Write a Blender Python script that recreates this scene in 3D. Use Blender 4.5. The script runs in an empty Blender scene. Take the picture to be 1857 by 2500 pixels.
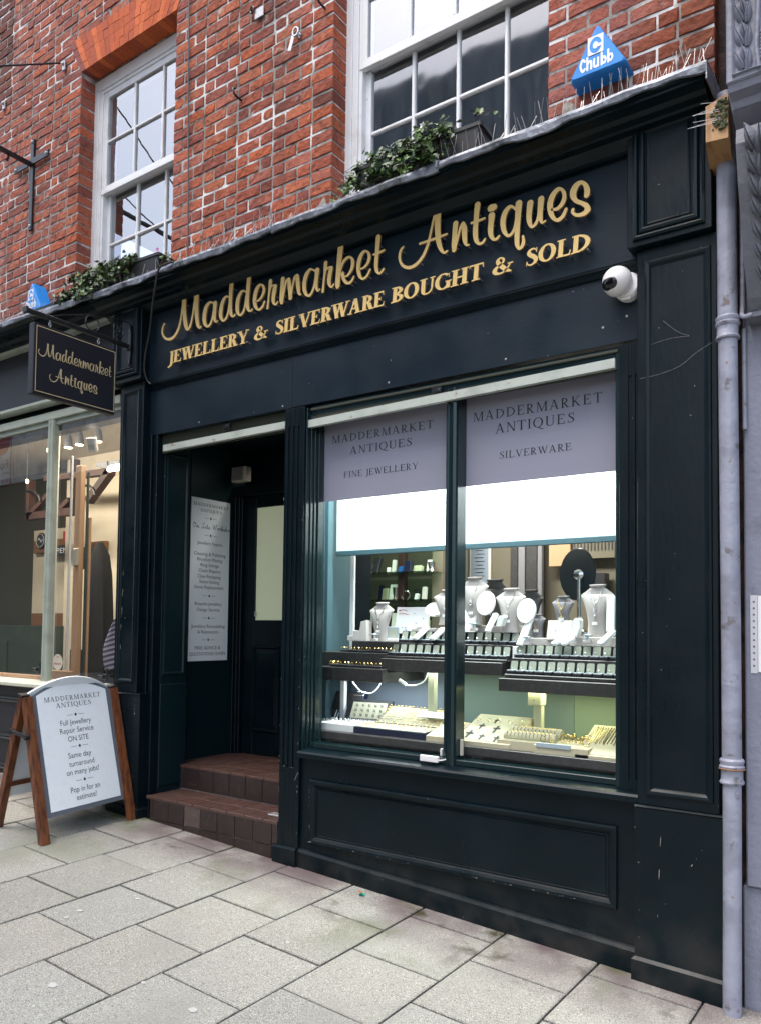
# Jeweller's shopfront in an English lane: everything is built in metres.
# x runs along the facade, y into the building, z up; y = 0 is the plane of the shopfront.
import bpy, bmesh, math, random
from mathutils import Vector, Matrix
RN = random.Random(11)
sc = bpy.context.scene
COL = sc.collection
PI = math.pi
CZ = 1.5      # eye height
CD = 3.5      # eye to facade

def on(y, x, z):
    """a point surveyed on the facade plane, carried to the plane at depth y"""
    k = 1 + y / CD
    return x * k, CZ + (z - CZ) * k

# ------------------------------------------------------------------ materials
def nd(nt, t, **kw):
    n = nt.nodes.new(t)
    for k, v in kw.items():
        if k in n.inputs: n.inputs[k].default_value = v
        else: setattr(n, k, v)
    return n

def mat(name, col, rough=.5, metal=0., layers=(), bump=None, rvar=None, attr=False, emit=None, spec=.5, stretch=None, foot=None):
    """layers: (scale, detail, colour, lo, hi, stretch) noise masks laid over the base colour"""
    m = bpy.data.materials.new(name); m.use_nodes = True
    nt = m.node_tree; nt.nodes.clear()
    out = nd(nt, 'ShaderNodeOutputMaterial')
    b = nd(nt, 'ShaderNodeBsdfPrincipled')
    b.inputs['Roughness'].default_value = rough
    b.inputs['Metallic'].default_value = metal
    b.inputs['Specular IOR Level'].default_value = spec
    nt.links.new(b.outputs[0], out.inputs[0])
    geo = nd(nt, 'ShaderNodeNewGeometry')
    def pos(st):
        if not st: return geo.outputs['Position']
        mp = nd(nt, 'ShaderNodeMapping'); mp.inputs['Scale'].default_value = st
        nt.links.new(geo.outputs['Position'], mp.inputs[0]); return mp.outputs[0]
    def noise(scale, detail, st=None):
        n = nd(nt, 'ShaderNodeTexNoise'); n.inputs['Scale'].default_value = scale; n.inputs['Detail'].default_value = detail
        nt.links.new(pos(st), n.inputs['Vector']); return n.outputs[0]
    if attr:
        a = nd(nt, 'ShaderNodeAttribute', attribute_name='Col'); cur = a.outputs[0]
    else:
        r = nd(nt, 'ShaderNodeRGB'); r.outputs[0].default_value = (*col, 1); cur = r.outputs[0]
    for L in layers:
        sc_, det, c2, lo, hi = L[:5]
        st = L[5] if len(L) > 5 else None
        f = nd(nt, 'ShaderNodeMapRange'); f.inputs[1].default_value = lo; f.inputs[2].default_value = hi
        nt.links.new(noise(sc_, det, st), f.inputs[0])
        mx = nd(nt, 'ShaderNodeMix', data_type='RGBA')
        nt.links.new(f.outputs[0], mx.inputs['Factor']); nt.links.new(cur, mx.inputs[6]); mx.inputs[7].default_value = (*c2[:3], 1)
        if len(c2) > 3:
            k = nd(nt, 'ShaderNodeMath', operation='MULTIPLY'); k.inputs[1].default_value = c2[3]
            nt.links.new(f.outputs[0], k.inputs[0]); nt.links.new(k.outputs[0], mx.inputs['Factor'])
        cur = mx.outputs[2]
    for fc, y0, y1, ns, lo, hi, *ax in foot or ():   # grime and moss along the foot of the wall (y near 0), broken up by noise
        sp = nd(nt, 'ShaderNodeSeparateXYZ'); nt.links.new(geo.outputs['Position'], sp.inputs[0])
        f = nd(nt, 'ShaderNodeMapRange'); f.inputs[1].default_value = y0; f.inputs[2].default_value = y1; nt.links.new(sp.outputs[ax[0] if ax else 1], f.inputs[0])
        g = nd(nt, 'ShaderNodeMapRange'); g.inputs[1].default_value = lo; g.inputs[2].default_value = hi; nt.links.new(noise(ns, 7), g.inputs[0])
        k = nd(nt, 'ShaderNodeMath', operation='MULTIPLY'); nt.links.new(f.outputs[0], k.inputs[0]); nt.links.new(g.outputs[0], k.inputs[1])
        mx = nd(nt, 'ShaderNodeMix', data_type='RGBA'); nt.links.new(k.outputs[0], mx.inputs['Factor']); nt.links.new(cur, mx.inputs[6]); mx.inputs[7].default_value = (*fc, 1); cur = mx.outputs[2]
    nt.links.new(cur, b.inputs['Base Color'])
    if rvar:
        f = nd(nt, 'ShaderNodeMapRange'); f.inputs[1].default_value = .3; f.inputs[2].default_value = .7
        f.inputs[3].default_value = rvar[1]; f.inputs[4].default_value = rvar[2]
        nt.links.new(noise(rvar[0], 4), f.inputs[0]); nt.links.new(f.outputs[0], b.inputs['Roughness'])
    if bump:
        h = noise(bump[0], bump[2] if len(bump) > 2 else 4, bump[3] if len(bump) > 3 else None)
        bp = nd(nt, 'ShaderNodeBump'); bp.inputs['Distance'].default_value = bump[1]; bp.inputs['Strength'].default_value = 1
        nt.links.new(h, bp.inputs['Height']); nt.links.new(bp.outputs[0], b.inputs['Normal'])
    if emit:
        b.inputs['Emission Color'].default_value = (*emit[0], 1); b.inputs['Emission Strength'].default_value = emit[1]
    return m

def glass(name, tint=(1, 1, 1), r0=.08, wavy=0., rough=0., dirt=0.):
    m = bpy.data.materials.new(name); m.use_nodes = True
    nt = m.node_tree; nt.nodes.clear()
    out = nd(nt, 'ShaderNodeOutputMaterial'); mix = nd(nt, 'ShaderNodeMixShader')
    tr = nd(nt, 'ShaderNodeBsdfTransparent'); tr.inputs[0].default_value = (*tint, 1)
    gl = nd(nt, 'ShaderNodeBsdfGlossy'); gl.inputs['Roughness'].default_value = rough
    lw = nd(nt, 'ShaderNodeLayerWeight'); lw.inputs['Blend'].default_value = .5
    p = nd(nt, 'ShaderNodeMath', operation='POWER'); p.inputs[1].default_value = 4.5
    k = nd(nt, 'ShaderNodeMapRange'); k.inputs[3].default_value = r0; k.inputs[4].default_value = 1
    nt.links.new(lw.outputs['Facing'], p.inputs[0]); nt.links.new(p.outputs[0], k.inputs[0])
    nt.links.new(k.outputs[0], mix.inputs[0]); nt.links.new(tr.outputs[0], mix.inputs[1]); nt.links.new(gl.outputs[0], mix.inputs[2])
    last = mix.outputs[0]
    if wavy:
        geo = nd(nt, 'ShaderNodeNewGeometry'); n = nd(nt, 'ShaderNodeTexNoise'); n.inputs['Scale'].default_value = 5; n.inputs['Detail'].default_value = 1
        nt.links.new(geo.outputs['Position'], n.inputs['Vector'])
        bp = nd(nt, 'ShaderNodeBump'); bp.inputs['Distance'].default_value = wavy
        nt.links.new(n.outputs[0], bp.inputs['Height']); nt.links.new(bp.outputs[0], gl.inputs['Normal'])
    if dirt:
        df = nd(nt, 'ShaderNodeBsdfDiffuse'); df.inputs[0].default_value = (.5, .5, .5, 1)
        geo = nd(nt, 'ShaderNodeNewGeometry'); n = nd(nt, 'ShaderNodeTexNoise'); n.inputs['Scale'].default_value = 30; n.inputs['Detail'].default_value = 8
        mp = nd(nt, 'ShaderNodeMapping'); mp.inputs['Scale'].default_value = (1, 1, .15)
        nt.links.new(geo.outputs['Position'], mp.inputs[0]); nt.links.new(mp.outputs[0], n.inputs['Vector'])
        f = nd(nt, 'ShaderNodeMapRange'); f.inputs[1].default_value = .4; f.inputs[2].default_value = .75; f.inputs[4].default_value = dirt
        nt.links.new(n.outputs[0], f.inputs[0])
        m2 = nd(nt, 'ShaderNodeMixShader'); nt.links.new(f.outputs[0], m2.inputs[0]); nt.links.new(last, m2.inputs[1]); nt.links.new(df.outputs[0], m2.inputs[2]); last = m2.outputs[0]
    nt.links.new(last, out.inputs[0])
    return m

def M_(name, *a, **k):
    MT[name] = mat(name, *a, **k)
MT = {}
SPECK = (45, 2, (.30, .31, .30), .79, .80)
PAINT_L = [(3, 4, (.0026, .0092, .0128, .8), .45, .7), (14, 5, (.0018, .0036, .0052, .6), .55, .8), SPECK]
DUST = (((.030, .029, .027), .38, .02, 7., .40, .72, 2),)
M_('paint', (.0013, .0060, .0088), .36, foot=DUST, layers=PAINT_L, bump=(60, .0007, 5, (1, 1, .35)), rvar=(5, .24, .46), spec=.21)
M_('paint_board', (.0048, .0125, .0205), .42, layers=[(3, 4, (.0075, .0170, .0265, .8), .45, .7), SPECK], bump=(90, .0006, 5, (.3, 1, 1)), rvar=(5, .34, .5), spec=.28)
M_('paint_gloss', (.0045, .0165, .0195), .20, layers=[SPECK], bump=(60, .0006, 4, (1, 1, .3)), spec=.5)
M_('paint_teal', (.0030, .0150, .0180), .34, layers=[(4, 4, (.005, .0135, .0155, .8), .45, .7), SPECK], bump=(60, .0006, 5, (1, 1, .3)), rvar=(5, .28, .46), spec=.28)
M_('navy_fascia', (.0075, .0085, .0150), .5, layers=[(5, 4, (.012, .013, .021, .7), .45, .7)], bump=(90, .0008))
M_('brick', (.4, .1, .05), .82, attr=True, layers=[(26, 7, (.13, .038, .024, .75), .50, .72), (2.6, 5, (.055, .030, .024, .6), .57, .74, (1, 1, .14)), (5, 5, (.50, .40, .35, .35), .60, .74, (1, 1, .10)), (1.0, 4, (.40, .17, .15, .55), .55, .76), (9, 6, (.58, .46, .40, .55), .66, .78), (3.2, 5, (.07, .028, .022, .55), .58, .78), (120, 4, (.045, .018, .014, .7), .60, .70)], bump=(38, .009, 8), spec=.25)
M_('brick_arch', (.48, .10, .03), .8, attr=True, layers=[(45, 6, (.2, .045, .02, .5), .5, .75)], bump=(70, .003, 6), spec=.3)
M_('mortar', (.27, .255, .24), .95, layers=[(13, 6, (.12, .09, .08), .53, .66), (5, 5, (.66, .66, .65), .50, .60)], bump=(60, .004, 5), spec=.2)
M_('cement', (.34, .31, .27), .95, layers=[(18, 5, (.2, .15, .12), .5, .7)], bump=(40, .006, 6), spec=.2)
M_('white_paint', (.74, .75, .76), .45, layers=[(7, 5, (.58, .57, .55, .7), .55, .75), (40, 4, (.4, .37, .33, .5), .66, .76)], bump=(50, .0012))
M_('gold', (.72, .50, .185), .45, metal=.1, layers=[(160, 2, (.80, .57, .24, .6), .45, .6)], bump=(200, .0003))
M_('gold_line', (.56, .44, .24), .5)
M_('gold_edge', (.36, .21, .065), .5, metal=.2)
M_('steel_pin', (.6, .6, .62), .3, metal=.8)
M_('lead', (.19, .205, .24), .42, metal=.3, layers=[(9, 6, (.07, .075, .085), .5, .66), (22, 5, (.36, .38, .43), .56, .72), (5, 3, (.03, .035, .02), .62, .72)], bump=(16, .012, 4), rvar=(12, .3, .6))
M_('tile', (.078, .043, .034), .4, layers=[(3, 4, (.075, .035, .028), .4, .65), (25, 5, (.125, .075, .06, .5), .56, .75)], bump=(30, .0012), rvar=(9, .28, .55))
M_('tile_dark', (.030, .019, .0175), .42, layers=[(3, 4, (.028, .017, .016), .4, .65), (25, 5, (.085, .055, .05, .5), .56, .75)], bump=(30, .0012), rvar=(9, .3, .55))
M_('tile_grey', (.080, .058, .052), .5, layers=[(25, 5, (.15, .11, .095, .5), .5, .75)])
M_('grout', (.34, .30, .275), .9)
M_('a_wood', (.175, .058, .022), .38, layers=[(9, 6, (.065, .02, .010), .45, .62, (4, 4, .45)), (60, 4, (.23, .09, .035, .5), .5, .7, (3, 3, .2))], bump=(60, .0008, 4, (3, 3, .2)))
M_('sign_white', (.82, .86, .875), .4, layers=[(30, 6, (.79, .83, .85), .5, .7)])
M_('sign_grey', (.115, .13, .155), .45)
M_('sign_ink', (.014, .016, .022), .6)
M_('blind', (.33, .31, .39), .85, layers=[(300, 2, (.31, .295, .365), .45, .6)], spec=.1)
M_('blind_ink', (.035, .033, .042), .8, spec=.1)
M_('black', (.010, .011, .013), .4)
M_('black_metal', (.016, .018, .021), .38, metal=.3, layers=[(30, 5, (.05, .05, .05, .7), .55, .7)], bump=(60, .001))
M_('rust_white', (.43, .47, .42), .5, layers=[(6, 5, (.28, .31, .27), .5, .75), (16, 6, (.22, .10, .04), .66, .74)], bump=(40, .001))
M_('dark_green', (.030, .034, .022), .6)
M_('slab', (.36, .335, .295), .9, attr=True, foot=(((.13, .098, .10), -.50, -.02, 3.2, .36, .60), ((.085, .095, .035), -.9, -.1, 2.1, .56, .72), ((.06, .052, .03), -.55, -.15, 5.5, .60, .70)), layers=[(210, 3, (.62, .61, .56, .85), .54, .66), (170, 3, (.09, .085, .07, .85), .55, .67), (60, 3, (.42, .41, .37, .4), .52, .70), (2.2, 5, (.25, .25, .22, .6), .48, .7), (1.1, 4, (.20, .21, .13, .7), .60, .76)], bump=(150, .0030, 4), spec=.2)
M_('joint', (.022, .017, .015), .95, layers=[(6, 5, (.045, .06, .014), .5, .60)], bump=(60, .006))
M_('grey_stone', (.20, .21, .265), .55, layers=[(3, 5, (.165, .175, .22, .8), .45, .7), (5, 7, (.09, .09, .105, .7), .58, .74), (40, 4, (.12, .12, .14, .6), .62, .72)], bump=(34, .004, 7))
M_('pipe_paint', (.27, .28, .345), .45, layers=[(6, 6, (.205, .21, .26), .46, .60), (14, 6, (.10, .085, .085, .85), .63, .70), (30, 5, (.20, .11, .07), .68, .73)], bump=(22, .006, 6))
M_('corbel_stone', (.135, .14, .165), .6, layers=[(9, 5, (.10, .102, .12), .45, .7)], bump=(35, .004, 5))
M_('rust', (.20, .09, .035), .8, bump=(60, .003))
M_('timber', (.42, .235, .10), .6, layers=[(9, 6, (.27, .13, .04), .5, .66, (4, 1, .5)), (14, 5, (.04, .03, .02), .64, .70)], bump=(40, .0015, 4, (4, 1, .4)))
M_('moss', (.055, .06, .028), .95, layers=[(50, 5, (.16, .16, .09), .5, .65)])
M_('chubb_blue', (.012, .25, .72), .35, layers=[(20, 5, (.012, .20, .60), .5, .7)])
M_('print_white', (.8, .81, .82), .5, layers=[(50, 4, (.5, .6, .75), .66, .72)])
M_('cctv', (.74, .72, .71), .35)
M_('glossy_black', (.004, .004, .005), .08)
M_('leaf', (.045, .105, .018), .42, attr=True)
M_('stem', (.06, .045, .03), .8)
M_('flower_pink', (.6, .10, .35), .6)
M_('flower_white', (.75, .72, .72), .6)
M_('planter', (.012, .013, .014), .45, bump=(30, .001))
M_('wire', (.52, .50, .48), .35, metal=.7)
M_('cable', (.020, .018, .017), .6)
M_('cable_grey', (.10, .09, .10), .6)
M_('galv', (.42, .42, .42), .4, metal=.6, bump=(50, .001))
M_('beige_box', (.46, .44, .36), .55)
M_('paper', (.70, .69, .70), .6)
M_('sleeve', (.52, .52, .55), .2)
# neighbour and interior
M_('sage', (.335, .375, .315), .5, layers=[(8, 5, (.26, .295, .245), .5, .72)], bump=(40, .001))
M_('sage_cream', (.56, .56, .46), .5, layers=[(9, 5, (.45, .45, .36), .5, .75)], bump=(40, .001))
M_('pine', (.50, .315, .19), .55, layers=[(6, 6, (.42, .25, .14), .45, .65, (4, 4, .3))])
M_('cream_wall', (.66, .58, .44), .85, layers=[(3, 3, (.6, .52, .39), .5, .7)])
M_('olive', (.055, .052, .032), .7)
M_('cabinet_green', (.035, .055, .040), .6, layers=[(4, 3, (.05, .07, .05), .5, .7)])
M_('ceiling', (.55, .50, .42), .9)
M_('floor_dark', (.06, .045, .035), .6)
M_('beam', (.045, .017, .010), .6, layers=[(9, 5, (.02, .012, .01), .5, .7)])
M_('brown_board', (.22, .10, .04), .6)
M_('cloth_black', (.0035, .0035, .004), .9)
M_('stripe', (.30, .29, .36), .9)
M_('stripe_dark', (.05, .05, .11), .9)
M_('lamp_white', (.05, .05, .05), .5)
M_('lamp_on', (1, .8, .5), .5, emit=((1, .72, .42), 6))
M_('tube_on', (1, .95, .85), .5, emit=((1, .93, .8), 5))
M_('shop_wall', (.14, .122, .085), .8)
M_('peach', (.42, .24, .13), .7)
M_('dark_wood', (.035, .014, .011), .5)
M_('case_teal', (.055, .115, .135), .5)
M_('charcoal', (.032, .030, .030), .38, layers=[(40, 4, (.045, .042, .04), .5, .6)])
M_('frost_l', (.25, .30, .36), .6); M_('frost_r', (.30, .40, .28), .6); M_('frost_m', (.24, .33, .29), .6)
M_('panel_white', (.88, .9, .88), .7)
M_('bust', (.40, .37, .35), .7, spec=.25); M_('bust_grey', (.16, .155, .165), .7); M_('bust_dark', (.05, .052, .05), .5)
M_('white_card', (.80, .80, .78), .6)
M_('grey_block', (.62, .585, .55), .6)
M_('cream_pad', (.45, .44, .31), .7); M_('cream_side', (.55, .48, .33), .6)
M_('velvet', (.006, .007, .012), .55); M_('navy', (.006, .010, .035), .4)
M_('lining', (.27, .295, .235), .6); M_('satin', (.40, .47, .52), .5)
M_('silver', (.80, .80, .78), .18, metal=1.); M_('gold_metal', (.78, .58, .22), .2, metal=1.)
M_('crystal', (.62, .72, .76), .08, spec=.9)
M_('red_ink', (.45, .05, .06), .7); M_('blue_gem', (.02, .12, .4), .15)
M_('mirror_back', (.012, .022, .028), .3); M_('chrome', (.5, .53, .53), .15, metal=1.)
M_('cream_post', (.66, .67, .47), .5)
M_('pale_brick', (.85, .79, .70), .9, layers=[(4, 6, (.47, .42, .36), .5, .7)], bump=(25, .012, 4, (.5, 1, 1.6)))
M_('joint_brick', (.07, .04, .032), .9, layers=[(9, 6, (.02, .014, .012), .45, .65)], bump=(20, .02))
M_('opp_brick', (.27, .32, .36), .9, layers=[(1.5, 5, (.16, .20, .22), .45, .65)])
M_('opp_dark', (.016, .014, .012), .6)
M_('sticker_blue', (.03, .12, .30), .5); M_('sticker_pink', (.45, .03, .12), .5); M_('sticker_grey', (.22, .24, .24), .5)
M_('chip', (.42, .40, .35), .8); M_('web', (.30, .30, .30), .9)
M_('litter_green', (.01, .28, .19), .5); M_('litter_orange', (.6, .2, .06), .6); M_('gum', (.45, .44, .42), .8)
MT['glass_shop'] = glass('glass_shop', (.95, .985, .975), .06, dirt=.012)
MT['glass_left'] = glass('glass_left', (.96, .97, .96), .19, dirt=.01)
MT['glass_sash'] = glass('glass_sash', (.8, .82, .84), .40, wavy=.0010, dirt=.02)
MT['glass_old'] = glass('glass_old', (.7, .74, .76), .26, wavy=.0010, rough=.05, dirt=.05)
MT['glass_shelf'] = glass('glass_shelf', (.75, .86, .80), .12)

# ------------------------------------------------------------------ mesh builder
class MB:
    def __init__(s): s.v = []; s.f = []; s.m = []; s.c = []
    def face(s, pts, mi=0, col=None):
        i = len(s.v); s.v.extend([tuple(p) for p in pts]); s.f.append(tuple(range(i, i + len(pts)))); s.m.append(mi); s.c.append(col)
    def mesh(s, vs, fs, mi=0, col=None):
        i = len(s.v); s.v.extend([tuple(p) for p in vs])
        for f in fs: s.f.append(tuple(i + k for k in f)); s.m.append(mi); s.c.append(col)
    def box(s, x0, x1, y0, y1, z0, z1, mi=0, bev=0., col=None, M=None):
        cx, cy, cz = (x0 + x1) / 2, (y0 + y1) / 2, (z0 + z1) / 2
        h = (abs(x1 - x0) / 2, abs(y1 - y0) / 2, abs(z1 - z0) / 2)
        b = min(bev, .45 * min(h))
        vs = []; fs = []
        if b <= 0:
            for sx in (-1, 1):
                for sy in (-1, 1):
                    for sz in (-1, 1): vs.append((cx + sx * h[0], cy + sy * h[1], cz + sz * h[2]))
            fs = [(0, 1, 3, 2), (4, 6, 7, 5), (0, 4, 5, 1), (2, 3, 7, 6), (0, 2, 6, 4), (1, 5, 7, 3)]
        else:
            idx = {}
            for sx in (-1, 1):
                for sy in (-1, 1):
                    for sz in (-1, 1):
                        for ax in range(3):
                            sg = (sx, sy, sz)
                            p = [c + g * (hh - (0 if k == ax else b)) for k, (c, g, hh) in enumerate(zip((cx, cy, cz), sg, h))]
                            idx[(sg, ax)] = len(vs); vs.append(p)
            S = (-1, 1)
            for ax in range(3):
                o1, o2 = [(1, 2), (2, 0), (0, 1)][ax]
                for g in S:
                    q = []
                    for a, c in ((-1, -1), (1, -1), (1, 1), (-1, 1)):
                        k = [0, 0, 0]; k[ax] = g; k[o1] = a; k[o2] = c; q.append(idx[(tuple(k), ax)])
                    fs.append(tuple(q if g > 0 else q[::-1]))
            for ax in range(3):
                o1, o2 = [(1, 2), (2, 0), (0, 1)][ax]
                for a in S:
                    for c in S:
                        k0 = [0, 0, 0]; k0[ax] = -1; k0[o1] = a; k0[o2] = c
                        k1 = list(k0); k1[ax] = 1
                        q = [idx[(tuple(k0), o1)], idx[(tuple(k1), o1)], idx[(tuple(k1), o2)], idx[(tuple(k0), o2)]]
                        fs.append(tuple(q if a * c < 0 else q[::-1]))
            for sx in S:
                for sy in S:
                    for sz in S:
                        g = (sx, sy, sz); q = [idx[(g, 0)], idx[(g, 1)], idx[(g, 2)]]
                        fs.append(tuple(q if sx * sy * sz > 0 else q[::-1]))
        if M is not None: vs = [M @ Vector(v) for v in vs]
        s.mesh(vs, fs, mi, col)
    def prism(s, poly, axis, a0, a1, mi=0, col=None, place=None):
        """extrude a 2D polygon along an axis: 'x' poly=(y,z), 'y' poly=(x,z), 'z' poly=(x,y)"""
        def P3(p, a):
            if place: return place(p[0], p[1], a)
            return {'x': (a, p[0], p[1]), 'y': (p[0], a, p[1]), 'z': (p[0], p[1], a)}[axis]
        n = len(poly)
        vs = [P3(p, a0) for p in poly] + [P3(p, a1) for p in poly]
        fs = [(i, (i + 1) % n, n + (i + 1) % n, n + i) for i in range(n)]
        fs += [tuple(range(n - 1, -1, -1)), tuple(range(n, 2 * n))]
        s.mesh(vs, fs, mi, col)
    def tube(s, path, r, n=8, mi=0, cap=True):
        path = [Vector(p) for p in path]; rs = r if isinstance(r, (list, tuple)) else [r] * len(path)
        vs = []; fs = []; prev = None
        for i, p in enumerate(path):
            d = (path[min(i + 1, len(path) - 1)] - path[max(i - 1, 0)]).normalized()
            if prev is None:
                u = d.cross(Vector((0, 0, 1)))
                if u.length < 1e-3: u = d.cross(Vector((1, 0, 0)))
            else: u = prev - d * prev.dot(d)
            u.normalize(); prev = u; w = d.cross(u)
            for k in range(n):
                a = 2 * PI * k / n; vs.append(p + u * math.cos(a) * rs[i] + w * math.sin(a) * rs[i])
        for i in range(len(path) - 1):
            for k in range(n):
                a = i * n + k; b = i * n + (k + 1) % n; fs.append((a, b, b + n, a + n))
        if cap: fs += [tuple(range(n - 1, -1, -1)), tuple(range((len(path) - 1) * n, len(path) * n))]
        s.mesh(vs, fs, mi)
    def lathe(s, prof, c, n=20, mi=0, M=None, sx=1., sy=1.):
        vs = []; fs = []
        for r, z in prof:
            for k in range(n):
                a = 2 * PI * k / n; v = Vector((r * math.cos(a) * sx, r * math.sin(a) * sy, z))
                if M is not None: v = M @ v
                vs.append(v + Vector(c))
        for i in range(len(prof) - 1):
            for k in range(n):
                a = i * n + k; b = i * n + (k + 1) % n; fs.append((a, b, b + n, a + n))
        fs += [tuple(range(n - 1, -1, -1)), tuple(range((len(prof) - 1) * n, len(prof) * n))]
        s.mesh(vs, fs, mi)
    def loft(s, rings, mi=0, cap=True):
        n = len(rings[0]); vs = [p for r in rings for p in r]; fs = []
        for i in range(len(rings) - 1):
            for k in range(n):
                a = i * n + k; b = i * n + (k + 1) % n; fs.append((a, b, b + n, a + n))
        if cap: fs += [tuple(range(n - 1, -1, -1)), tuple(range((len(rings) - 1) * n, len(rings) * n))]
        s.mesh(vs, fs, mi)
    def frame(s, x0, x1, z0, z1, prof, mi=0, centre=True, place=None):
        """mitred moulding round a rectangle; prof = (inset, y) from outside in"""
        pl = place or (lambda u, v, w: (u, w, v))
        rings = []
        for d, y in prof: rings.append([pl(x0 + d, z0 + d, y), pl(x1 - d, z0 + d, y), pl(x1 - d, z1 - d, y), pl(x0 + d, z1 - d, y)])
        for a, b in zip(rings, rings[1:]):
            for k in range(4): s.face([a[k], a[(k + 1) % 4], b[(k + 1) % 4], b[k]], mi)
        if centre: s.face(rings[-1], mi)
    def build(s, name, mats, parent=None, smooth=False, origin=None, **props):
        o3 = Vector((0, 0, 0)); q = parent
        while q is not None: o3 += q.location; q = q.parent
        loc = Vector((0, 0, 0))
        if parent is None:
            if origin is None:
                xs = [v[0] for v in s.v]; ys = [v[1] for v in s.v]; zs = [v[2] for v in s.v]
                origin = ((min(xs) + max(xs)) / 2, (min(ys) + max(ys)) / 2, min(zs))
            loc = Vector(origin)
        off = o3 + loc
        me = bpy.data.meshes.new(name)
        me.from_pydata([(v[0] - off[0], v[1] - off[1], v[2] - off[2]) for v in s.v], [], s.f)
        mats = mats if isinstance(mats, (list, tuple)) else [mats]
        for m in mats: me.materials.append(MT[m] if isinstance(m, str) else m)
        me.polygons.foreach_set('material_index', s.m)
        if smooth: me.polygons.foreach_set('use_smooth', [True] * len(s.f))
        if any(c is not None for c in s.c):
            at = me.color_attributes.new('Col', 'FLOAT_COLOR', 'CORNER'); buf = []
            for f, c in zip(s.f, s.c): buf += list((*(c or (.3, .3, .3)), 1.)) * len(f)
            at.data.foreach_set('color', buf)
        me.update()
        bm = bmesh.new(); bm.from_mesh(me); bmesh.ops.recalc_face_normals(bm, faces=bm.faces); bm.to_mesh(me); bm.free()
        if smooth:
            me.set_sharp_from_angle(angle=math.radians(40))
        ob = bpy.data.objects.new(name, me); COL.objects.link(ob)
        ob.location = loc if parent is None else (0, 0, 0)
        if parent is not None: ob.parent = parent
        for k, v in props.items(): ob[k] = v
        return ob

def tag(o, label=None, cat=None, group=None, kind=None):
    if label: o['label'] = label
    if cat: o['category'] = cat
    if group: o['group'] = group
    if kind: o['kind'] = kind
    return o
def thing(name, loc, label, cat, group=None):
    o = bpy.data.objects.new(name, None); COL.objects.link(o); o.location = loc; o.empty_display_size = .1
    return tag(o, label, cat, group)
def copy_tree(o, parent=None):
    c = o.copy(); COL.objects.link(c)
    if parent is not None: c.parent = parent
    for ch in o.children: copy_tree(ch, c)
    return c
def bx(name, m, parent, x0, x1, y0, y1, z0, z1, bev=.003, **p):
    b = MB(); b.box(x0, x1, y0, y1, z0, z1, bev=bev); return b.build(name, m, parent, **p)

# ------------------------------------------------------------------ lettering
def catmull(pts, n=6):
    out = []
    for i in range(len(pts) - 1):
        p0, p1, p2, p3 = pts[max(i - 1, 0)], pts[i], pts[i + 1], pts[min(i + 2, len(pts) - 1)]
        for k in range(n):
            t = k / n
            out.append(tuple(.5 * (2 * b + (c - a) * t + (2 * a - 5 * b + 4 * c - d) * t * t + (3 * b - a - 3 * c + d) * t ** 3) for a, b, c, d in zip(p0, p1, p2, p3)))
    out.append(tuple(pts[-1])); return out
def strip(L, Rr, capn=5):
    """outline of a stroke given its two sides, with round ends"""
    def cap(a, b, fwd):
        c = ((a[0] + b[0]) / 2, (a[1] + b[1]) / 2); r = ((a[0] - c[0]), (a[1] - c[1])); out = []
        for k in range(1, capn):
            t = PI * k / capn * (1 if fwd else -1); out.append((c[0] + r[0] * math.cos(t) - r[1] * math.sin(t), c[1] + r[0] * math.sin(t) + r[1] * math.cos(t)))
        return out
    d = (L[-1][0] - L[-2][0] + Rr[-1][0] - Rr[-2][0], L[-1][1] - L[-2][1] + Rr[-1][1] - Rr[-2][1])
    n = (L[-1][0] - Rr[-1][0], L[-1][1] - Rr[-1][1])
    left = n[0] * d[1] - n[1] * d[0] > 0
    return ('S', L, Rr, cap(L[-1], Rr[-1], left), cap(Rr[0], L[0], left))
def brush(pts, n=6):
    """variable width stroke from (x, y, width)"""
    L = []; Rr = []
    c = catmull(pts, n)
    for i, p in enumerate(c):
        a = c[max(i - 1, 0)]; b = c[min(i + 1, len(c) - 1)]
        dx, dy = b[0] - a[0], b[1] - a[1]; l = math.hypot(dx, dy) or 1
        w = p[2] / 2; L.append((p[0] - dy / l * w, p[1] + dx / l * w)); Rr.append((p[0] + dy / l * w, p[1] - dx / l * w))
    return strip(L, Rr)
def put(mb, polys, place, thick, w0=0., mi=0, mi_side=None, eps=.00025):
    """polys in (u, v); place(u, v, w) -> xyz, w towards the reader"""
    ms = mi if mi_side is None else mi_side
    for k, p in enumerate(polys):
        w1 = w0 + thick + eps * (k % 5)
        if p[0] == 'S':
            _, L, Rr, ce, cs = p
            for i in range(len(L) - 1): mb.face([place(*L[i], w1), place(*L[i + 1], w1), place(*Rr[i + 1], w1), place(*Rr[i], w1)], mi)
            if ce: mb.face([place(*q, w1) for q in [L[-1]] + ce + [Rr[-1]]], mi)
            if cs: mb.face([place(*q, w1) for q in [Rr[0]] + cs + [L[0]]], mi)
            out = L + ce + Rr[::-1] + cs
        else:
            mb.face([place(*q, w1) for q in p], mi); out = p
        if thick > 0:
            for i in range(len(out)):
                a, b = out[i], out[(i + 1) % len(out)]
                mb.face([place(*a, w0), place(*b, w0), place(*b, w1), place(*a, w1)], ms)
def ring(cx, cy, ro, so, ri, si, a0, a1, n=18):
    L = []; Rr = []
    for k in range(n + 1):
        a = math.radians(a0 + (a1 - a0) * k / n); L.append((cx + ro * math.cos(a), cy + so * math.sin(a))); Rr.append((cx + ri * math.cos(a), cy + si * math.sin(a)))
    return ('S', L, Rr, [], [])
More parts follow.
